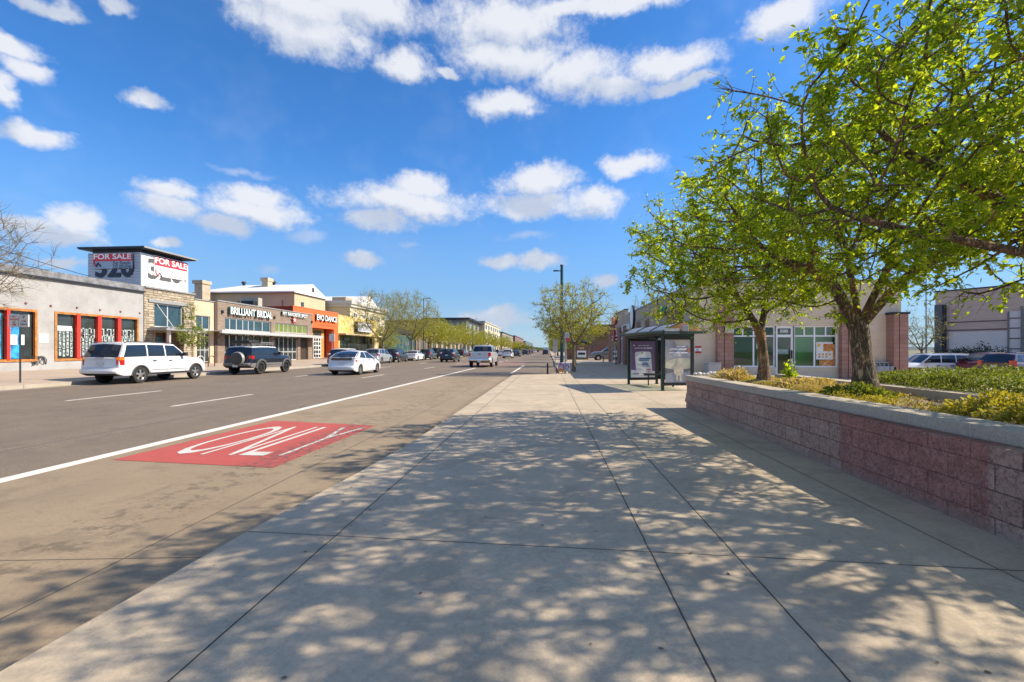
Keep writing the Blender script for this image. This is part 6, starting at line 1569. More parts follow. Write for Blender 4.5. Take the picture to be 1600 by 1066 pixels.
hedge('clipped_hedge', 'clipped yellow-green hedge behind the low concrete edging', 5.42, 7.0, 1.2, 8.35, .62, 1.17, 56000, M_hedge, .034, 3)
# ---------------------------------------------------------------- raised bed
def wallx(y): return 3.60 - .031 * y + (.0)      # street face of the bed wall
WT = .90
def rwall():
    m, nt_, p, out = newmat('split_face_block')
    s = N(nt_, 'ShaderNodeSeparateXYZ'); lk(nt_, wpos(nt_), s.inputs[0]); c = N(nt_, 'ShaderNodeCombineXYZ')
    lk(nt_, math_(nt_, 'ADD', s.outputs[1], math_(nt_, 'MULTIPLY', s.outputs[0], .9)), c.inputs[0]); lk(nt_, math_(nt_, 'SUBTRACT', s.outputs[2], .055), c.inputs[1])
    b = N(nt_, 'ShaderNodeTexBrick')
    for k, v_ in (('Scale', 1), ('Brick Width', .40), ('Row Height', .20), ('Mortar Size', .006), ('Mortar Smooth', .4), ('Bias', 0)): b.inputs[k].default_value = v_
    b.inputs['Color1'].default_value = (.44, .26, .19, 1); b.inputs['Color2'].default_value = (.55, .36, .27, 1); b.inputs['Mortar'].default_value = (.26, .155, .115, 1)
    lk(nt_, c.outputs[0], b.inputs['Vector'])
    pos = wpos(nt_)
    # a repainted stretch of darker red
    band = math_(nt_, 'MULTIPLY', maprange(nt_, s.outputs[1], 5.40, 5.46, 1, 0), maprange(nt_, s.outputs[1], 3.66, 3.72, 0, 1))
    band2 = maprange(nt_, s.outputs[1], 3.0, 3.06, 1, 0)
    redc = mix(nt_, maprange(nt_, noise(nt_, pos, 9, 5), .35, .7), (.34, .12, .09), (.50, .21, .16))
    col = mix(nt_, math_(nt_, 'MULTIPLY', math_(nt_, 'MAXIMUM', band, band2), .85), b.outputs[0], redc)
    col = mix(nt_, maprange(nt_, noise(nt_, pos, 30, 7, .8), .44, .62, 0, .7), col, (.14, .065, .05))
    col = mix(nt_, math_(nt_, 'MULTIPLY', b.outputs[1], .35), col, (.12, .06, .05))
    col = mix(nt_, maprange(nt_, noise(nt_, pos, 48, 5, .75), .50, .68, 0, .55), col, (.60, .42, .36))
    # efflorescence
    ef = math_(nt_, 'MULTIPLY', maprange(nt_, noise(nt_, pos, 2.3, 2), .62, .70), maprange(nt_, noise(nt_, pos, 30, 6, .75), .55, .68))
    col = mix(nt_, math_(nt_, 'MULTIPLY', ef, .8), col, (.6, .56, .52))
    col = mix(nt_, maprange(nt_, s.outputs[2], .13, .26, .5, 0), col, (.30, .25, .21))
    lk(nt_, col, p.inputs['Base Color']); p.inputs['Roughness'].default_value = .92
    h = math_(nt_, 'SUBTRACT', math_(nt_, 'ADD', noise(nt_, pos, 22, 6, .7), math_(nt_, 'MULTIPLY', noise(nt_, pos, 70, 4), .4)), math_(nt_, 'MULTIPLY', b.outputs[1], .9))
    bump(nt_, p, h, 1.0, .03); return m
M_split = rwall()
M_cap = ground_mat('cast_cap_concrete', (.44, .38, .30), .10, (), ((.35, .61),), .004, dark=(.55, .52, .46), patch=False, warm=(.46, .37, .27))
bw = thing('raised_bed_wall', 'long red split-block retaining wall with pale concrete cap beside the sidewalk', 'retaining wall', (3.5, 3.5, .13))
from mathutils import noise as mnoise
B = MB(); ny, nz = 620, 28; ya, yb2 = -6.0, 11.1; zt_ = WT - .115
for i in range(ny + 1):
    y = ya + (yb2 - ya) * i / ny
    for j in range(nz + 1):
        z = .10 + (zt_ - .10) * j / nz
        course = (z - .055) / .2; fr_ = min(course % 1, 1 - course % 1)
        k = int(course); col_ = ((y + .9 * wallx(y)) / .4 + .5 * (k % 2)); fc = min(col_ % 1, 1 - col_ % 1)
        ed = min(1, fr_ * .2 / .018) * min(1, fc * .4 / .018)
        nn_ = mnoise.fractal(Vector((y * 6, k * 3.7, z * 7)), .9, 2.1, 5) * .045 + mnoise.noise(Vector((int(col_) * 9.1, k * 5.3, 0))) * .008
        B.v.append((wallx(y) - (.012 + nn_) * ed, y, z))
for i in range(ny):
    for j in range(nz): a = i * (nz + 1) + j; B.f.append((a, a + 1, a + nz + 2, a + nz + 1)); B.m.append(0)
xw = wallx(yb2); m_ = 90
o0 = len(B.v)
for i in range(m_ + 1):
    x = xw + (5.3 - xw) * i / m_
    for j in range(nz + 1):
        z = .10 + (zt_ - .10) * j / nz; B.v.append((x, yb2 + mnoise.fractal(Vector((x * 6, 1.3, z * 7)), .9, 2.1, 4) * .012, z))
for i in range(m_):
    for j in range(nz): a = o0 + i * (nz + 1) + j; B.f.append((a, a + 1, a + nz + 2, a + nz + 1)); B.m.append(0)
B.box(xw + .03, xw + .3, ya, yb2 - .03, .05, zt_ - .002)
B.build('block_wall', M_split, bw, True, 60)
B = MB(); e = .012; nseg = 28
for (o, zz) in ((0, 0),):
    L0 = [(wallx(ya) - .05, ya), (wallx(yb2) - .05, yb2 + .05), (5.45, yb2 + .05), (5.45, yb2 - .27), (wallx(yb2) + .30, yb2 - .27), (wallx(ya) + .30, ya)]
    def rg_(z, k): return [(x + (k if i in (0, 1) else -k if i in (4, 5) else 0), y - (k if i in (1, 2) else -k if i in (3, 4) else 0), z) for i, (x, y) in enumerate(L0)]
    B.loft([rg_(zt_ + .001, .004), rg_(zt_ + .012, 0), rg_(WT - .012, 0), rg_(WT, .012)], True, 0)
    n_ = len(L0); B.f.append(tuple(3 * n_ + i for i in range(n_))); B.m.append(0); B.f.append(tuple(range(n_ - 1, -1, -1))); B.m.append(0)
B.build('concrete_cap', M_cap, bw)
# soil
M_soil = None
m, nt_, p, out = newmat('mulch_soil'); pos = wpos(nt_)
c = mix(nt_, maprange(nt_, noise(nt_, pos, 5, 5), .35, .65), (.17, .12, .075), (.34, .255, .16)); c = mix(nt_, maprange(nt_, noise(nt_, pos, 55, 5, .7), .45, .7, 0, .7), c, (.5, .42, .30)); c = mix(nt_, maprange(nt_, noise(nt_, pos, 90, 3, .7), .55, .7, 0, .6), c, (.06, .04, .025))
lk(nt_, c, p.inputs['Base Color']); p.inputs['Roughness'].default_value = .95; bump(nt_, p, noise(nt_, pos, 45, 6, .75), 1, .03); M_soil = m
B = MB(); nx_, ny_ = 40, 220
for i in range(nx_ + 1):
    for j in range(ny_ + 1):
        y = ya + (yb2 - .28 - ya) * j / ny_; x0 = wallx(y) + .29; x = x0 + (5.12 - x0) * i / nx_
        d_ = sum(.09 * math.exp(-((x - tx) ** 2 + (y - ty) ** 2) / .12) for tx, ty in ((4.55, 6.95), (4.22, 9.35), (4.75, 3.95)))
        B.v.append((x, y, SOIL - .035 + mnoise.noise(Vector((x * 2.2, y * 2.2, 0))) * .03 + mnoise.noise(Vector((x * 9, y * 9, 3))) * .012 + d_))
for i in range(nx_):
    for j in range(ny_): a = i * (ny_ + 1) + j; B.f.append((a, a + ny_ + 1, a + ny_ + 2, a + 1)); B.m.append(0)
o = B.build('bed_soil', M_soil, None, True, 180); struct(o)
ed_ = thing('bed_edging', 'low straight concrete edging between the bed and the hedge', 'kerb wall', (5.2, 4, .13))
B = MB(); B.box(5.12, 5.40, ya, yb2 - .275, .1, .955); B.build('edging_body', M_cap, ed_)
# ground cover, dry grass, brush
def scatter(name, label, pts, n, ls, mat, seed, h, kind='stuff', cat=None, spread=.16, up=.6, wr=.26):
    rg = np.random.default_rng(seed); pts = np.array(pts); ci = rg.integers(0, len(pts), n)
    sc = pts[ci, 3:4]
    off = rg.normal(0, 1, (n, 2)) * spread * sc; P = np.zeros((n, 3)); P[:, :2] = pts[ci, :2] + off; rr_ = np.linalg.norm(off, axis=1) / (spread * sc[:, 0] + 1e-6)
    P[:, 2] = pts[ci, 2] + rg.random(n) * h * sc[:, 0] * np.exp(-rr_ ** 2 * .35)
    D = rg.normal(0, .8, (n, 3)) + np.array([0, 0, up]); D /= np.linalg.norm(D, axis=1)[:, None]; Nn = rg.normal(0, 1, (n, 3)); Sd = np.cross(D, Nn); Sd /= np.linalg.norm(Sd, axis=1)[:, None]; Nn = np.cross(Sd, D)
    L_ = ls * rg.uniform(.5, 1.3, (n, 1)); o = leaf_obj(name, P, D, Sd, Nn, L_, L_ * wr, mat, None); o['kind'] = 'stuff'; o['label'] = label; return o
rg = random.Random(4)
def clumps(n, x0, x1, y0, y1, s0, s1): return [(rg.uniform(x0, x1), rg.uniform(y0, y1), SOIL - .01, rg.uniform(s0, s1)) for _ in range(n)]
cov = clumps(46, 3.95, 4.35, 5.7, 9.6, .5, 1.0) + clumps(26, 3.95, 5.0, 9.0, 10.8, .4, .9) + clumps(10, 4.2, 4.9, 6.6, 7.2, .5, .9) + clumps(30, 4.0, 5.0, 3.2, 5.2, .5, .9)
scatter('ground_cover', 'low yellow-green ground cover along the inside of the bed wall', cov, 19000, .026, M_cover, 5, .10)
dry = clumps(22, 3.95, 4.9, 7.3, 8.9, .3, .9) + clumps(6, 4.0, 4.9, 9.6, 10.7, .3, .6)
scatter('dry_grass', 'straw-coloured dry grass and litter around the tree bases', dry, 9000, .06, M_dry, 6, .15, up=1.4, wr=.06)
scatter('leaf_litter', 'dry brown leaf litter scattered over the bed soil', clumps(160, 3.9, 5.1, -2, 10.9, .8, 1.6), 9000, .032, leafmat('litter_leaf', (.20, .11, .05), (.32, .2, .1), (.45, .34, .2), .1), 8, .02, up=-.1)
blob_shrub('bed_shrub', 'bushy yellow-green shrub in the bed at the right edge of the photo', 4.55, 4.15, SOIL - .02, .60, .80, .22, 5200, M_cover, .05, 41)
blob_shrub('bed_shrub', 'low yellow shrub next to the stone edging, left of the biggest bed shrub', 4.55, 4.95, SOIL - .02, .48, .40, .20, 2800, M_cover, .045, 42)
blob_shrub('bed_shrub', 'small green shrub hugging the base of the thick trunk', 4.32, 6.72, SOIL - .02, .40, .40, .17, 2000, M_hedge, .05, 43)
blob_shrub('bed_shrub', 'dry twiggy brown shrub near the far corner of the bed', 3.95, 10.15, SOIL - .02, .42, .38, .26, 800, M_dry, .06, 44, stems=26, stemmat=simple('dry_stem', (.40, .24, .13), .9))
blob_shrub('bed_shrub', 'tan dry bushy grass tuft between the two trunks', 4.35, 8.05, SOIL - .02, .50, .45, .17, 1800, M_dry, .06, 45, stems=22, stemmat=simple('dry_stem', (.40, .24, .13), .9))
blob_shrub('bed_shrub', 'upright bright green weed in front of the glazed door', 4.55, 9.05, SOIL - .02, .10, .10, .42, 260, M_leaf, .07, 46, stems=4)
# tall dry stalks by the hedge
st = thing('dry_stalks', 'tangle of pale dry stalks sticking up over the hedge', 'dead plant', (6.4, 4.7, .9)); B = MB(); rg2 = random.Random(8)
for k in range(16):
    a = rg2.uniform(.2, 2.9); q = rg2.uniform(.3, .75); B.tube([(6.4, 4.7, .9), (6.4 + math.cos(a) * q * .5, 4.7 + rg2.uniform(-.2, .2), 1.12 + math.sin(a) * q * .25), (6.4 + math.cos(a) * q, 4.7 + rg2.uniform(-.3, .3), 1.15 + math.sin(a) * q * .45)], [.009, .006, .003], 4)
B.build('stalk', simple('pale_stalk', (.55, .42, .28), .8), st)
# pale stones on the far end of the cap, and a little string of white rocks in the bed
for k in range(8):
    B = MB(); x = 3.42 + k * .085 + rg2.uniform(-.01, .01); y = 10.98 + rg2.uniform(-.05, .05); s_ = rg2.uniform(.04, .062)
    B.lathe([(.001, -.2 * s_)] + [(s_ * math.sin(t) * (1 + rg2.uniform(-.12, .12)), s_ * .75 * (1 - math.cos(t))) for t in (.6, 1.1, 1.6, 2.1, 2.6)] + [(.001, s_ * 1.45)], (x, y, WT - .005 + .2 * s_), 'z', 7)
    o = B.build('white_stone', simple('white_rock', (.72, .70, .66), .85, 0, .15, 12, .5), None, True, 50)
    tag(o, ['first', 'second', 'third', 'fourth', 'fifth', 'sixth', 'seventh', 'eighth'][k] + ' white stone counted from the street side on the far corner of the wall cap', 'stone', 'white stones on the wall corner')
B = MB(); pts = []
for k in range(34): pts.append((4.42 + k * .012, 5.62 - k * .006 + .012 * math.sin(k * 2.2), SOIL + .02 + .014 * math.cos(k * 2.2)))
B.tube(pts, .008, 5); o = B.build('white_coiled_tie', simple('white_plastic', (.7, .7, .68), .5), None, True); tag(o, 'white coiled plastic tie lying on the bed soil', 'litter')
# hills at the horizon and the far wooded mass
M_hill = simple('wooded_hills', (.055, .085, .095), .95, 0, .25, .004, 0, .05)
B = MB(); m = 220; n0 = 0
for i in range(m + 1):
    t = i / m; x = -2600 + 5200 * t; h_ = 26 + 16 * mnoise.noise(Vector((t * 9, 0, 0))) + 8 * mnoise.noise(Vector((t * 31, 4, 0)))
    B.v += [(x, 3000, -1), (x, 3150, h_ * .75), (x, 3500, h_), (x, 4200, -1)]
for i in range(m):
    for j in range(3): a = i * 4 + j; B.f.append((a, a + 4, a + 5, a + 1)); B.m.append(0)
o = B.build('hills', M_hill, None, True, 180); struct(o)
rgw = np.random.default_rng(77); n = 26000
side = np.where(rgw.random(n) < .5, -1, 1); yy = 330 + 1500 * rgw.random(n) ** 1.5; xx = np.where(side < 0, -21 - 150 * rgw.random(n) ** 1.6, 3 + 170 * rgw.random(n) ** 1.6)
zz = rgw.random(n) * (5.0 + 3 * np.sin(xx * .13) * np.sin(yy * .021)) + .3
P = np.stack([xx, yy, zz], 1); D = rgw.normal(size=(n, 3)); D /= np.linalg.norm(D, axis=1)[:, None]; Nn = rgw.normal(size=(n, 3)); Sd = np.cross(D, Nn); Sd /= np.linalg.norm(Sd, axis=1)[:, None]; Nn = np.cross(Sd, D); L_ = rgw.uniform(1.0, 2.6, (n, 1))
o = leaf_obj('distant_wood', P, D, Sd, Nn, L_, L_ * .4, leafmat('distant_leaf', (.05, .07, .035), (.09, .11, .04), (.17, .18, .05), .3), None); tag(o, kind='stuff', label='far-off green mass of trees on both sides at the end of the street')
# ---------------------------------------------------------------- street furniture
M_shg = simple('shelter_green', (.015, .045, .04), .4, .3, .12, 4, .05)
M_blkp = simple('black_paint', (.012, .013, .014), .45, .2, .15, 4, .05)
M_galv = simple('galvanised_pole', (.36, .38, .40), .45, .5, .12, 6, .05)
# bus shelter: long side runs along the street; panels at both ends
sh = thing('bus_shelter', 'dark green bus shelter with barrel roof and two lit-style advert panels', 'bus shelter', (4.1, 17.2, .13))
# four corner posts: near end (A left, B right), far end (C left, D right)
nA, nB, fC, fD = (3.80, 15.65), (4.86, 15.95), (3.16, 18.45), (4.32, 18.75)
ZR = 1.98
for (x, y) in (nA, nB, fC, fD):
    b = MB(); b.box(x - .045, x + .045, y - .045, y + .045, .13, ZR); b.box(x - .08, x + .08, y - .08, y + .08, .13, .145); b.build('post', M_shg, sh)
def between(nm, m, p, q, z0, z1, w, off=(0, 0), trim=.05):
    p, q = Vector(p), Vector(q); d = (q - p).normalized(); n_ = Vector((d.y, -d.x)); p = p + d * trim + n_ * off[0]; q = q - d * trim + n_ * off[0]
    b = MB(); pts = [p + n_ * w / 2, q + n_ * w / 2, q - n_ * w / 2, p - n_ * w / 2]; b.prism([(v.x, v.y) for v in pts], 'z', z0, z1); return b.build(nm, m, sh, fix=True)
for p, q in ((nA, nB), (fC, fD), (nB, fD), (nA, fC)): between('roof_beam', M_shg, p, q, ZR, ZR + .10, .09, trim=-.05)
for p, q in ((nA, nB), (fC, fD)):
    between('panel_frame', M_blkp, p, q, .30, .40, .11); between('panel_frame', M_blkp, p, q, ZR - .13, ZR - .01, .11)
    for f0, f1 in ((0, .055), (.945, 1)):
        P_, Q_ = Vector(p), Vector(q); between('panel_frame', M_blkp, P_ + (Q_ - P_) * f0, P_ + (Q_ - P_) * f1, .401, ZR - .131, .11, trim=0 if f0 else .048)
# adverts (real printed sheets inside the frames)
M_purple = simple('poster_purple', (.20, .12, .27), .35, 0, .12, 2, 0, coat=.4); M_lilac = simple('poster_lilac_white', (.78, .78, .86), .35, 0, .06, 3, 0)
M_pblue = simple('poster_blue', (.03, .15, .36), .4, 0, .25, 8, 0); M_pred = simple('poster_red', (.55, .06, .08), .4, 0, .1, 8, 0)
def ad(p, q, items, name='advert_sheet'):
    P_, Q_ = Vector(p), Vector(q); d = (Q_ - P_); L_ = d.length; d.normalize(); n_ = Vector((d.y, -d.x)); z0, z1 = .401, ZR - .131; s0, s1 = .06 * L_ + .02, .94 * L_ - .02
    first = None
    for k, (m, poly) in enumerate(items):
        b = MB(); o_ = .02 + .0025 * k; vs = []
        for u, v in poly:
            pt = P_ + d * (s0 + (s1 - s0) * u) + n_ * o_; vs.append((pt.x, pt.y, z0 + (z1 - z0) * v))
        n0 = len(vs); vs += [(x - n_.x * .002, y - n_.y * .002, z) for x, y, z in vs]
        b.add(vs, [tuple(range(n0)), tuple(range(2 * n0 - 1, n0 - 1, -1))] + [(i, i + n0, (i + 1) % n0 + n0, (i + 1) % n0) for i in range(n0)])
        o = b.build(name if k == 0 else 'advert_artwork', m, sh if k == 0 else first, fix=True)
        if k == 0: first = o
def rr2(u0, u1, v0, v1, r=.05, sk=0):
    pts = []
    for cu, cv_, a0 in ((u1 - r, v1 - r, 0), (u0 + r, v1 - r, 90), (u0 + r, v0 + r, 180), (u1 - r, v0 + r, 270)):
        for k in range(4):
            a = R(a0 + 30 * k); u, v = cu + r * math.cos(a), cv_ + r * .7 * math.sin(a); pts.append((u + sk * (v - v0), v))
    return pts
def bars(m, rows): return [(m, [(u0, v), (u1, v), (u1, v + h), (u0, v + h)]) for u0, u1, v, h in rows]
its = [(M_purple, [(0, 0), (1, 0), (1, 1), (0, 1)]), (M_lilac, [(0, 0), (1, 0), (1, .17), (0, .21)]), (M_lilac, rr2(.22, .90, .03, .74, .09, -.10))]
its += [(simple('poster_hole', (.1, .06, .1), .5), rr2(.42, .50, .66, .70, .03))]
its += [(M_pblue, rr2(.34 + .045 * k, .46 + .045 * k, .50 - (k % 2) * .035, .545 - (k % 2) * .02, .02)) for k in range(0, 9, 2)] + [(M_pblue, rr2(.33, .74, .455, .50, .02)), (M_pblue, rr2(.44, .72, .34, .39, .02)), (M_pblue, rr2(.50, .66, .395, .42, .012)), (M_pblue, rr2(.47, .76, .30, .33, .012))]
its += [(M_pred, rr2(.66, .84, .20, .235, .02)), (M_pred, rr2(.70, .82, .14, .19, .03)), (M_lilac, rr2(.73, .79, .155, .18, .015))]
its += [(simple('poster_slate', (.06, .10, .16), .4), rr2(.52, .97, .045, .085, .015))] + bars(M_lilac, ((.27, .42, .875, .016), (.46, .60, .875, .016), (.62, .72, .875, .016), (.12, .34, .80, .022), (.36, .48, .80, .022), (.50, .62, .80, .022), (.64, .86, .80, .022), (.06, .14, .87, .03))) + bars(simple('poster_ink', (.12, .10, .15), .5), ((.04, .30, .09, .02),))
ad(fC, fD, its)
M_cloudy = mural('poster_storm_sky', [(.18, .21, .28), (.33, .35, .42), (.52, .48, .45), (.27, .29, .34)], 1.1); M_field = mural('poster_pale_field', [(.46, .43, .32), (.60, .57, .42), (.68, .64, .50)], 2.0)
M_wool = simple('poster_wool', (.55, .48, .36), .6, 0, .25, 8, 0); M_pgrey = simple('poster_grey_blue', (.30, .31, .35), .4, 0, .12, 3, 0)
its = [(M_cloudy, [(0, 0), (1, 0), (1, 1), (0, 1)]), (M_field, [(0, .22), (1, .26), (1, .56), (.7, .60), (.45, .585), (.2, .55), (0, .53)]), (M_pgrey, [(0, .50), (.18, .56), (.4, .62), (.55, .60), (.75, .65), (1, .62), (1, .56), (.5, .575), (0, .50)]), (M_pgrey, [(0, 0), (1, 0), (1, .24), (0, .22)]),
       (simple('poster_dark_band', (.14, .14, .15), .5), [(0, .20), (.35, .25), (.35, .30), (0, .34)]), (simple('poster_dark_band', (.14, .14, .15), .5), [(.62, .22), (1, .27), (1, .33), (.62, .30)]),
       (M_wool, [(.36, .20), (.42, .16), (.60, .16), (.70, .22), (.72, .32), (.66, .44), (.58, .47), (.53, .50), (.47, .50), (.42, .46), (.34, .38), (.32, .28)]), (M_wool, rr2(.42, .49, .04, .18, .015)), (M_wool, rr2(.56, .63, .03, .18, .015)), (simple('poster_face', (.5, .46, .38), .6), rr2(.46, .56, .36, .49, .03))]
its += bars(M_lilac, ((.44, .60, .83, .018), (.62, .78, .83, .018), (.16, .46, .765, .028), (.48, .84, .765, .028), (.12, .34, .68, .028), (.36, .56, .68, .028), (.58, .88, .68, .028))) + [(simple('poster_rust', (.40, .15, .08), .5), [(.86, .70), (.97, .72), (.95, .82), (.84, .79)])]
ad(nA, nB, its)
GS = cleanglass('shelter_glass', (.80, .90, .88), .08)
P_, Q_ = Vector(nB), Vector(fD)
for a0, a1 in ((.03, .48), (.52, .97)):
    between('rear_glass', GS, P_ + (Q_ - P_) * a0, P_ + (Q_ - P_) * a1, .35, ZR - .1, .01, trim=0)
mpt = P_ + (Q_ - P_) * .5; b = MB(); b.box(mpt.x - .03, mpt.x + .03, mpt.y - .03, mpt.y + .03, .13, ZR); b.build('post', M_shg, sh)
mpt = Vector(nA) + (Vector(fC) - Vector(nA)) * .22
# barrel roof: translucent tinted polycarbonate on ribs
dv = (Vector(fC) - Vector(nA)).normalized(); cv2 = (Vector(nB) - Vector(nA)).normalized()
def rp(s, u, h):   # s along the street, u across
    p0 = Vector(nA) - dv * .55 - cv2 * .26; return p0 + dv * s + cv2 * u, h
Lr = (Vector(fC) - Vector(nA)).length + .75; Wr = 1.50
def arc(k, n): t = k / n; return Wr * t, ZR + .10 + .30 * math.sin(math.pi * t)
m = bpy.data.materials.new('roof_polycarbonate'); m.use_nodes = True; nt_ = m.node_tree; pp = nt_.nodes['Principled BSDF']; pp.inputs['Base Color'].default_value = (.30, .36, .39, 1); pp.inputs['Roughness'].default_value = .25
tt = N(nt_, 'ShaderNodeBsdfTranslucent'); tt.inputs[0].default_value = (.75, .50, .25, 1); mm = N(nt_, 'ShaderNodeMixShader'); mm.inputs[0].default_value = .35; o_ = [n_ for n_ in nt_.nodes if n_.type == 'OUTPUT_MATERIAL'][0]
lk(nt_, pp.outputs[0], mm.inputs[1]); lk(nt_, tt.outputs[0], mm.inputs[2]); lk(nt_, mm.outputs[0], o_.inputs[0]); M_poly = m
b = MB(); rings = []
for s in np.linspace(0, Lr, 7):
    ring = []
    for k in range(15): u, h = arc(k, 14); p_, _ = rp(s, u, h); ring.append((p_.x, p_.y, h))
    rings.append(ring)
b.loft(rings, False); n0 = len(b.v); b.loft([[(x, y, z - .012) for x, y, z in r_] for r_ in rings], False); b.build('roof_sheet', M_poly, sh, True, 60)
for s in (-.02, Lr * .33, Lr * .66, Lr + .02):
    b = MB(); pts = []
    for k in range(15): u, h = arc(k, 14); p_, _ = rp(s, u, h); pts.append((p_.x, p_.y, h + .012))
    b.tube(pts, .016, 6); b.build('roof_rib', M_blkp, sh)
for u in (0, Wr):
    b = MB(); p0, _ = rp(-.05, u, 0); p1, _ = rp(Lr + .05, u, 0); b.tube([(p0.x, p0.y, ZR + .115), (p1.x, p1.y, ZR + .115)], .05, 6); b.build('gutter', M_shg, sh)
p0, _ = rp(-.03, .0, 0); p1, _ = rp(-.03, Wr, 0); b = MB(); b.tube([(p0.x, p0.y, ZR + .10), (p1.x, p1.y, ZR + .10)], .045, 6); b.build('end_beam', M_shg, sh)
pm, _ = rp(-.05, Wr * .5, 0); b = MB(); b.rbox(pm.x - .11, pm.x + .11, pm.y - .04, pm.y + .02, ZR + .13, ZR + .33, .02); b.build('emblem_plate', M_pgrey, sh)
p0, _ = rp(-.06, .02, 0); p1, _ = rp(-.06, .55, 0); b = MB(); q_ = [(p0.x, p0.y), (p1.x, p1.y), (p1.x, p1.y + .02), (p0.x, p0.y + .02)]; b.prism(q_, 'z', ZR + .06, ZR + .22); b.build('name_plate', simple('plate_grey_mottled', (.35, .36, .36), .5, 0, .5, 20, 0), sh, fix=True)
# bench inside
b = MB(); c0 = Vector((3.95, 16.9)); c1 = Vector((3.95 - .30, 18.2)); ddv = (c1 - c0).normalized(); nn2 = Vector((ddv.y, -ddv.x))
for k in range(4):
    o_ = .10 * k; a0 = c0 + nn2 * o_; a1 = c1 + nn2 * o_; a2 = a1 + nn2 * .08; a3 = a0 + nn2 * .08; b.prism([(v.x, v.y) for v in (a0, a1, a2, a3)], 'z', .56, .59)
bs = b.build('bench_seat', M_blkp, sh, fix=True)
for f in (.1, .9):
    b = MB(); q = c0 + (c1 - c0) * f + nn2 * .18; b.box(q.x - .02, q.x + .02, q.y - .02, q.y + .02, .13, .56); b.box(q.x - .16, q.x + .16, q.y - .015, q.y + .015, .53, .559); b.build('bench_leg', M_blkp, sh)
# tall dark lamp pole right pavement
lp = thing('lamp_pole', 'tall dark teal lamp pole on the right pavement behind the thinly leafed tree', 'street lamp', (.85, 33, .13))
xl, zl_ = onY(877.8, 33, 416); b = MB(); b.tube([(xl, 33, .13), (xl, 33, 1.2), (xl, 33, zl_)], [.16, .12, .10], 12); b.lathe([(.24, 0), (.24, .35), (.15, .5)], (xl, 33, .13), 'z', 12); b.build('pole', simple('dark_teal_paint', (.015, .05, .06), .45, .2), lp, True, 40)
lp.location = (xl, 33, .13); lp.children[0].location = (0, 0, 0)
bpy.context.view_layer.update()
for ch in lp.children: ch.data.transform(Matrix.Translation((.85 - xl, 0, 0)))
b = MB(); b.tube([(xl, 33, zl_ - .35), (xl - .35, 33, zl_ - .33), (xl - .5, 33, zl_ - .33)], .035, 6); b.rbox(xl - .62, xl - .25, 32.9, 33.1, zl_ - .37, zl_ - .29, .04); b.build('lamp_head', M_dkmetal, lp)
b = MB(); b.lathe([(.11, 0), (.125, .02), (.11, .1), (.001, .12)], (xl, 33, zl_), 'z', 12); b.build('pole_cap', M_dkmetal, lp)
def lamp(name, label, x, y, z0, h, arm, double=False, m=None):
    r = thing(name, label, 'street lamp', (x, y, z0)); b = MB(); b.tube([(x, y, z0), (x, y, z0 + h)], [.10, .06], 8); b.build('pole', m or M_dkmetal, r, True)
    for s in ((1, -1) if double else (1,)):
        b = MB(); b.tube([(x, y, z0 + h - .1), (x + s * arm * .6, y, z0 + h - .03)], .03, 5); b.rbox(x + s * arm * .5 - .02, x + s * arm * .5 + .6 * s, y - .12, y + .12, z0 + h - .07, z0 + h + .03, .03) if s > 0 else b.rbox(x - arm * .5 - .6, x - arm * .5 + .02, y - .12, y + .12, z0 + h - .07, z0 + h + .03, .03)
        b.build('lamp_head', M_dkmetal, r)
    return r
Yl, zz = onX(662, -20.9, 466); lamp('street_lamp', 'street lamp pole standing among the tall budding trees on the left', -20.9, Yl, .2, zz - .2, 1.2)
Yl, zz = onX(738.5, -20.9, 498.5); lamp('street_lamp', 'distant street lamp in front of the grey loft block', -20.9, Yl, .2, zz - .2, 1.5)
a_, b_ = ray(1447); dd = 60; lamp('lot_lamp', 'thin double-headed lamp post in the parking lot', a_ * dd, b_ * dd, -.25, 1.5 + (547 - 433) / 711 * dd + .25, 1.4, True, M_galv)
# signs on poles
def pole_sign(label, x, y, z0, h, plates, w=.025, m=None, name='pole_sign'):
    r = thing(name, label, 'sign', (x, y, z0)); b = MB(); b.tube([(x, y, z0), (x, y, z0 + h)], w, 7); b.build('post', m or M_galv, r, True)
    for (dx, wd, za, zb_, mat, txt, tm) in plates:
        b = MB(); b.rbox(x + dx - wd / 2, x + dx + wd / 2, y - w - .012, y - w - .004, za, zb_, min(.03, wd * .1)); pl = b.build('sign_plate', mat, r)
        for (s, zt0, hh, ww, tmat) in txt:
            lettering('sign_lettering', s, tmat, pl, (x + dx - ww / 2, y - w - .0125, zt0), (1, 0, 0), (0, 0, 1), ww, hh, .003, .01)
    return r
M_sred = simple('sign_red_ink', (.5, .03, .03), .5); M_sblk = simple('sign_black_ink', (.02, .02, .02), .5); M_spale = simple('sign_pale', (.62, .60, .58), .5)
xq = -21.3; Yq_, z_ = onX(31.5, xq, 596); zt_s = onX(31.5, xq, 492)[1]
pw = .44
pole_sign('no parking sign pair on a thin post in front of the plaster shop', xq, Yq_, .18, zt_s - .18, [
    (-.22, .42, zt_s - .50, zt_s, M_spale, [('NO', zt_s - .12, .08, .13, M_sred), ('PARKING', zt_s - .23, .075, .34, M_sred), ('ANY', zt_s - .33, .06, .13, M_sblk), ('TIME', zt_s - .44, .08, .2, M_sred)], None),
    (.22, .42, zt_s - .50, zt_s, M_spale, [('P', zt_s - .17, .12, .08, M_sblk), ('2 HR', zt_s - .30, .07, .2, M_sblk), ('PARKING', zt_s - .42, .06, .3, M_sblk)], None)], .03, M_dkmetal)
Yq_, z_ = onX(519, -21.5, 525); pole_sign('pale sign on a post in front of the orange shop', -21.5, Yq_, .2, z_ + .2, [(0, .55, z_ - .55, z_ + .2, M_spale, [], None)], .035)
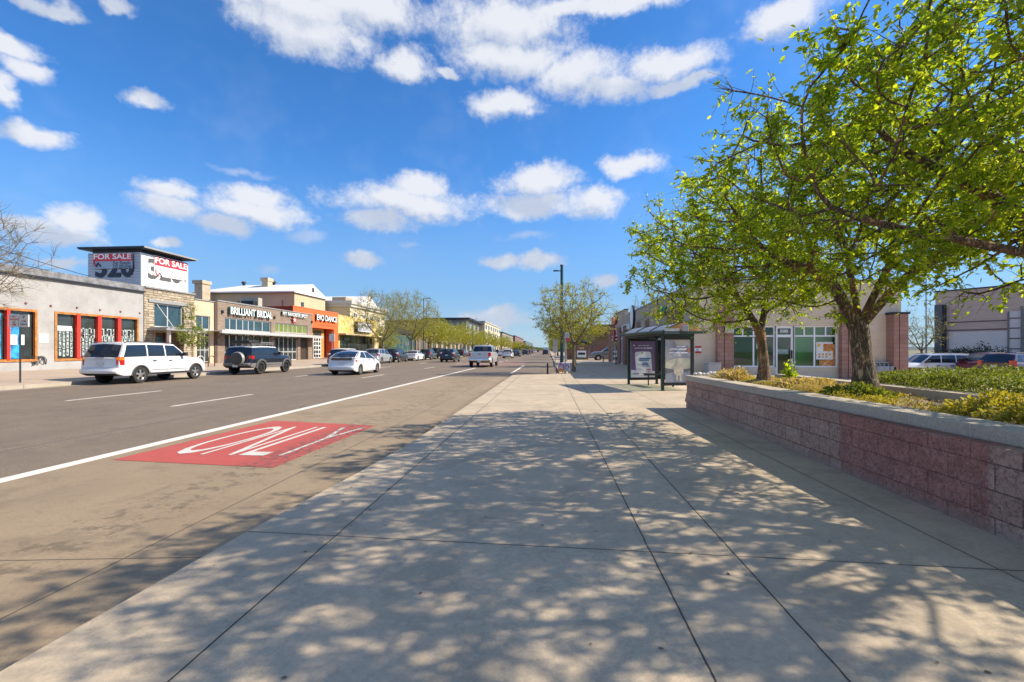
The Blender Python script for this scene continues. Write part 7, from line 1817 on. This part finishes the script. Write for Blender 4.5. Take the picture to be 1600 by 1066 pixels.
Yq_, z_ = onX(636, -21.0, 534); pole_sign('small white sign under the tallest budding tree', -21.0, Yq_, .2, z_, [(0, .5, z_ - .6, z_, M_spale, [], None)], .04)
Yz = 27.0; xs_, _ = onY(883.5, Yz); zt1 = onY(884, Yz, 520)[1]
r = pole_sign('silver pole with white and red bus stop plates beside the litter boxes', xs_, Yz, .13, zt1 - .13, [(.10, .22, zt1 - .30, zt1 + .02, M_spale, [], None), (.13, .20, zt1 - .52, zt1 - .31, M_pred, [], None)], .055)
for k in range(4): 
    b = MB(); b.box(xs_ + .02 + .03 * (k % 2), xs_ + .17, Yz - .0685, Yz - .0672, zt1 - .26 + .06 * k, zt1 - .235 + .06 * k); b.build('sign_text_line', M_pblue, r)
xs2, _ = onY(867.5, 31); zt2 = onY(868, 31, 529)[1]
r = pole_sign('white parking sign on a thin post left of the thinly leafed tree', xs2, 31, .13, zt2 - .13, [(0, .36, zt2 - .45, zt2 + .02, M_spale, [], None), (0, .36, zt2 - .95, zt2 - .48, M_spale, [], None)], .03)
# litter / newspaper boxes plastered with stickers
M_sticker = mural('sticker_panel', [(.35, .03, .05), (.15, .05, .20), (.55, .45, .50), (.05, .10, .30), (.5, .05, .08)], 5.0)
for i, (p, lab) in enumerate(((876.2, 'sticker-covered red and purple news box with orange foot, left of the pair'), (885.5, 'sticker-covered purple news box right of the silver pole'))):
    xb, _ = onY(p, 26.6); zb1 = onY(p, 26.6, 567)[1]; r = thing('news_box', lab, 'news box', (xb, 26.6, .13))
    b = MB(); b.rbox(xb - .16, xb + .16, 26.5, 26.9, .40, zb1, .03); b.build('cabinet', M_sticker, r, True, 40)
    b = MB(); b.rbox(xb - .17, xb + .17, 26.48, 26.92, .24, .395, .03); b.build('base', simple('orange_paint', (.55, .20, .03), .5) if i == 0 else M_galv, r)
    b = MB(); b.box(xb - .12, xb + .12, 26.492, 26.499, .62, zb1 - .12); b.build('front_window', G_dark, r)
    for dx in (-.12, .12): b = MB(); b.tube([(xb + dx, 26.6, .13), (xb + dx, 26.6, .245)], .025, 6); b.build('foot', M_blkp, r)
# bollards
for x, y, l in ((onY(855.6, 27.6)[0], 27.6, 'black flexible bollard at the end of the kerb by the road'), (onY(962.7, 44)[0], 44, 'black bollard beside the far doors of the corner shop'), (onY(942.5, 52)[0], 52, 'black bollard at the driveway past the corner shop')):
    r = thing('bollard', l, 'bollard', (x, y, .0 if x < .3 else .13)); z_ = .0 if x < .3 else .13
    b = MB(); b.lathe([(.10, 0), (.10, .04), (.055, .07), (.05, .68), (.03, .72), (.001, .73)], (x, y, z_), 'z', 12); b.build('post', M_blkp, r, True, 40)
    b = MB(); b.lathe([(.056, .5), (.056, .58)], (x, y, z_), 'z', 12); b.build('band', M_dkmetal, r)
# planter curb stub near the sign
# bike racks left pavement
for p, l in ((313.5, 'pale steel hoop bike rack behind the young tree'), (330.5, 'bronze hoop bike rack between the white car and the black off-roader')):
    y_, z_ = onX(p, -24.6, 575); r = thing('bike_rack', l, 'bike rack', (-24.6, y_, .28)); b = MB(); w_ = .62
    pts = [(-24.6, y_ - w_ / 2, .28), (-24.6, y_ - w_ / 2, .85)] + [(-24.6, y_ - w_ / 2 * math.cos(R(a)), .85 + .22 * math.sin(R(a))) for a in (30, 60, 90, 120, 150)] + [(-24.6, y_ + w_ / 2, .85), (-24.6, y_ + w_ / 2, .28)]
    b.tube(pts, .035, 8); b.build('hoop', M_lsteel if p < 320 else simple('bronze_metal', (.14, .08, .045), .4, .5), r, True)
    b = MB()
    for s in (-1, 1): b.lathe([(.08, 0), (.08, .015), (.03, .02)], (-24.6, y_ + s * w_ / 2, .275), 'z', 10)
    b.build('foot_plate', M_steel, r)
# overhead wires from the tower towards the left
for (zq, y1_, lab) in ((10.6, 12, 'upper overhead cable running left from the white rooftop box'), (9.4, 12, 'lower overhead cable running left from the white rooftop box')):
    pts = []; p0 = Vector((tx0, ty0 + .3, onY(137, ty0, 432)[1] if zq > 10 else onY(137, ty0, 436)[1])); p1 = Vector((-27.5, y1_, zq - 1.9))
    for k in range(13): t = k / 12; q = p0.lerp(p1, t); q.z -= 1.0 * 4 * t * (1 - t) * .35; pts.append(q)
    b = MB(); b.tube(pts, .018, 5); tag(b.build('overhead_cable', M_blkp, None), lab, 'cable')
# street litter: leaves on the sidewalk
rl_ = random.Random(12); b = MB()
for k in range(110):
    x, y = rl_.uniform(-2.0, 3.3), rl_.uniform(1.6, 12); s_ = rl_.uniform(.008, .018); a = rl_.uniform(0, 6.28)
    pts = [(x + s_ * math.cos(a + t) * (1 if i % 2 else .6), y + s_ * math.sin(a + t) * (1 if i % 2 else .6), .134 + rl_.uniform(0, .003)) for i, t in enumerate((0, 1.2, 2.6, 4, 5.2))]
    b.add(pts, [(0, 1, 2, 3, 4)])
o = b.build('fallen_leaf_litter', simple('dead_leaf', (.14, .09, .05), .9, 0, .4, 9), None); tag(o, 'scattered tiny dead leaves on the concrete sidewalk', kind='stuff')
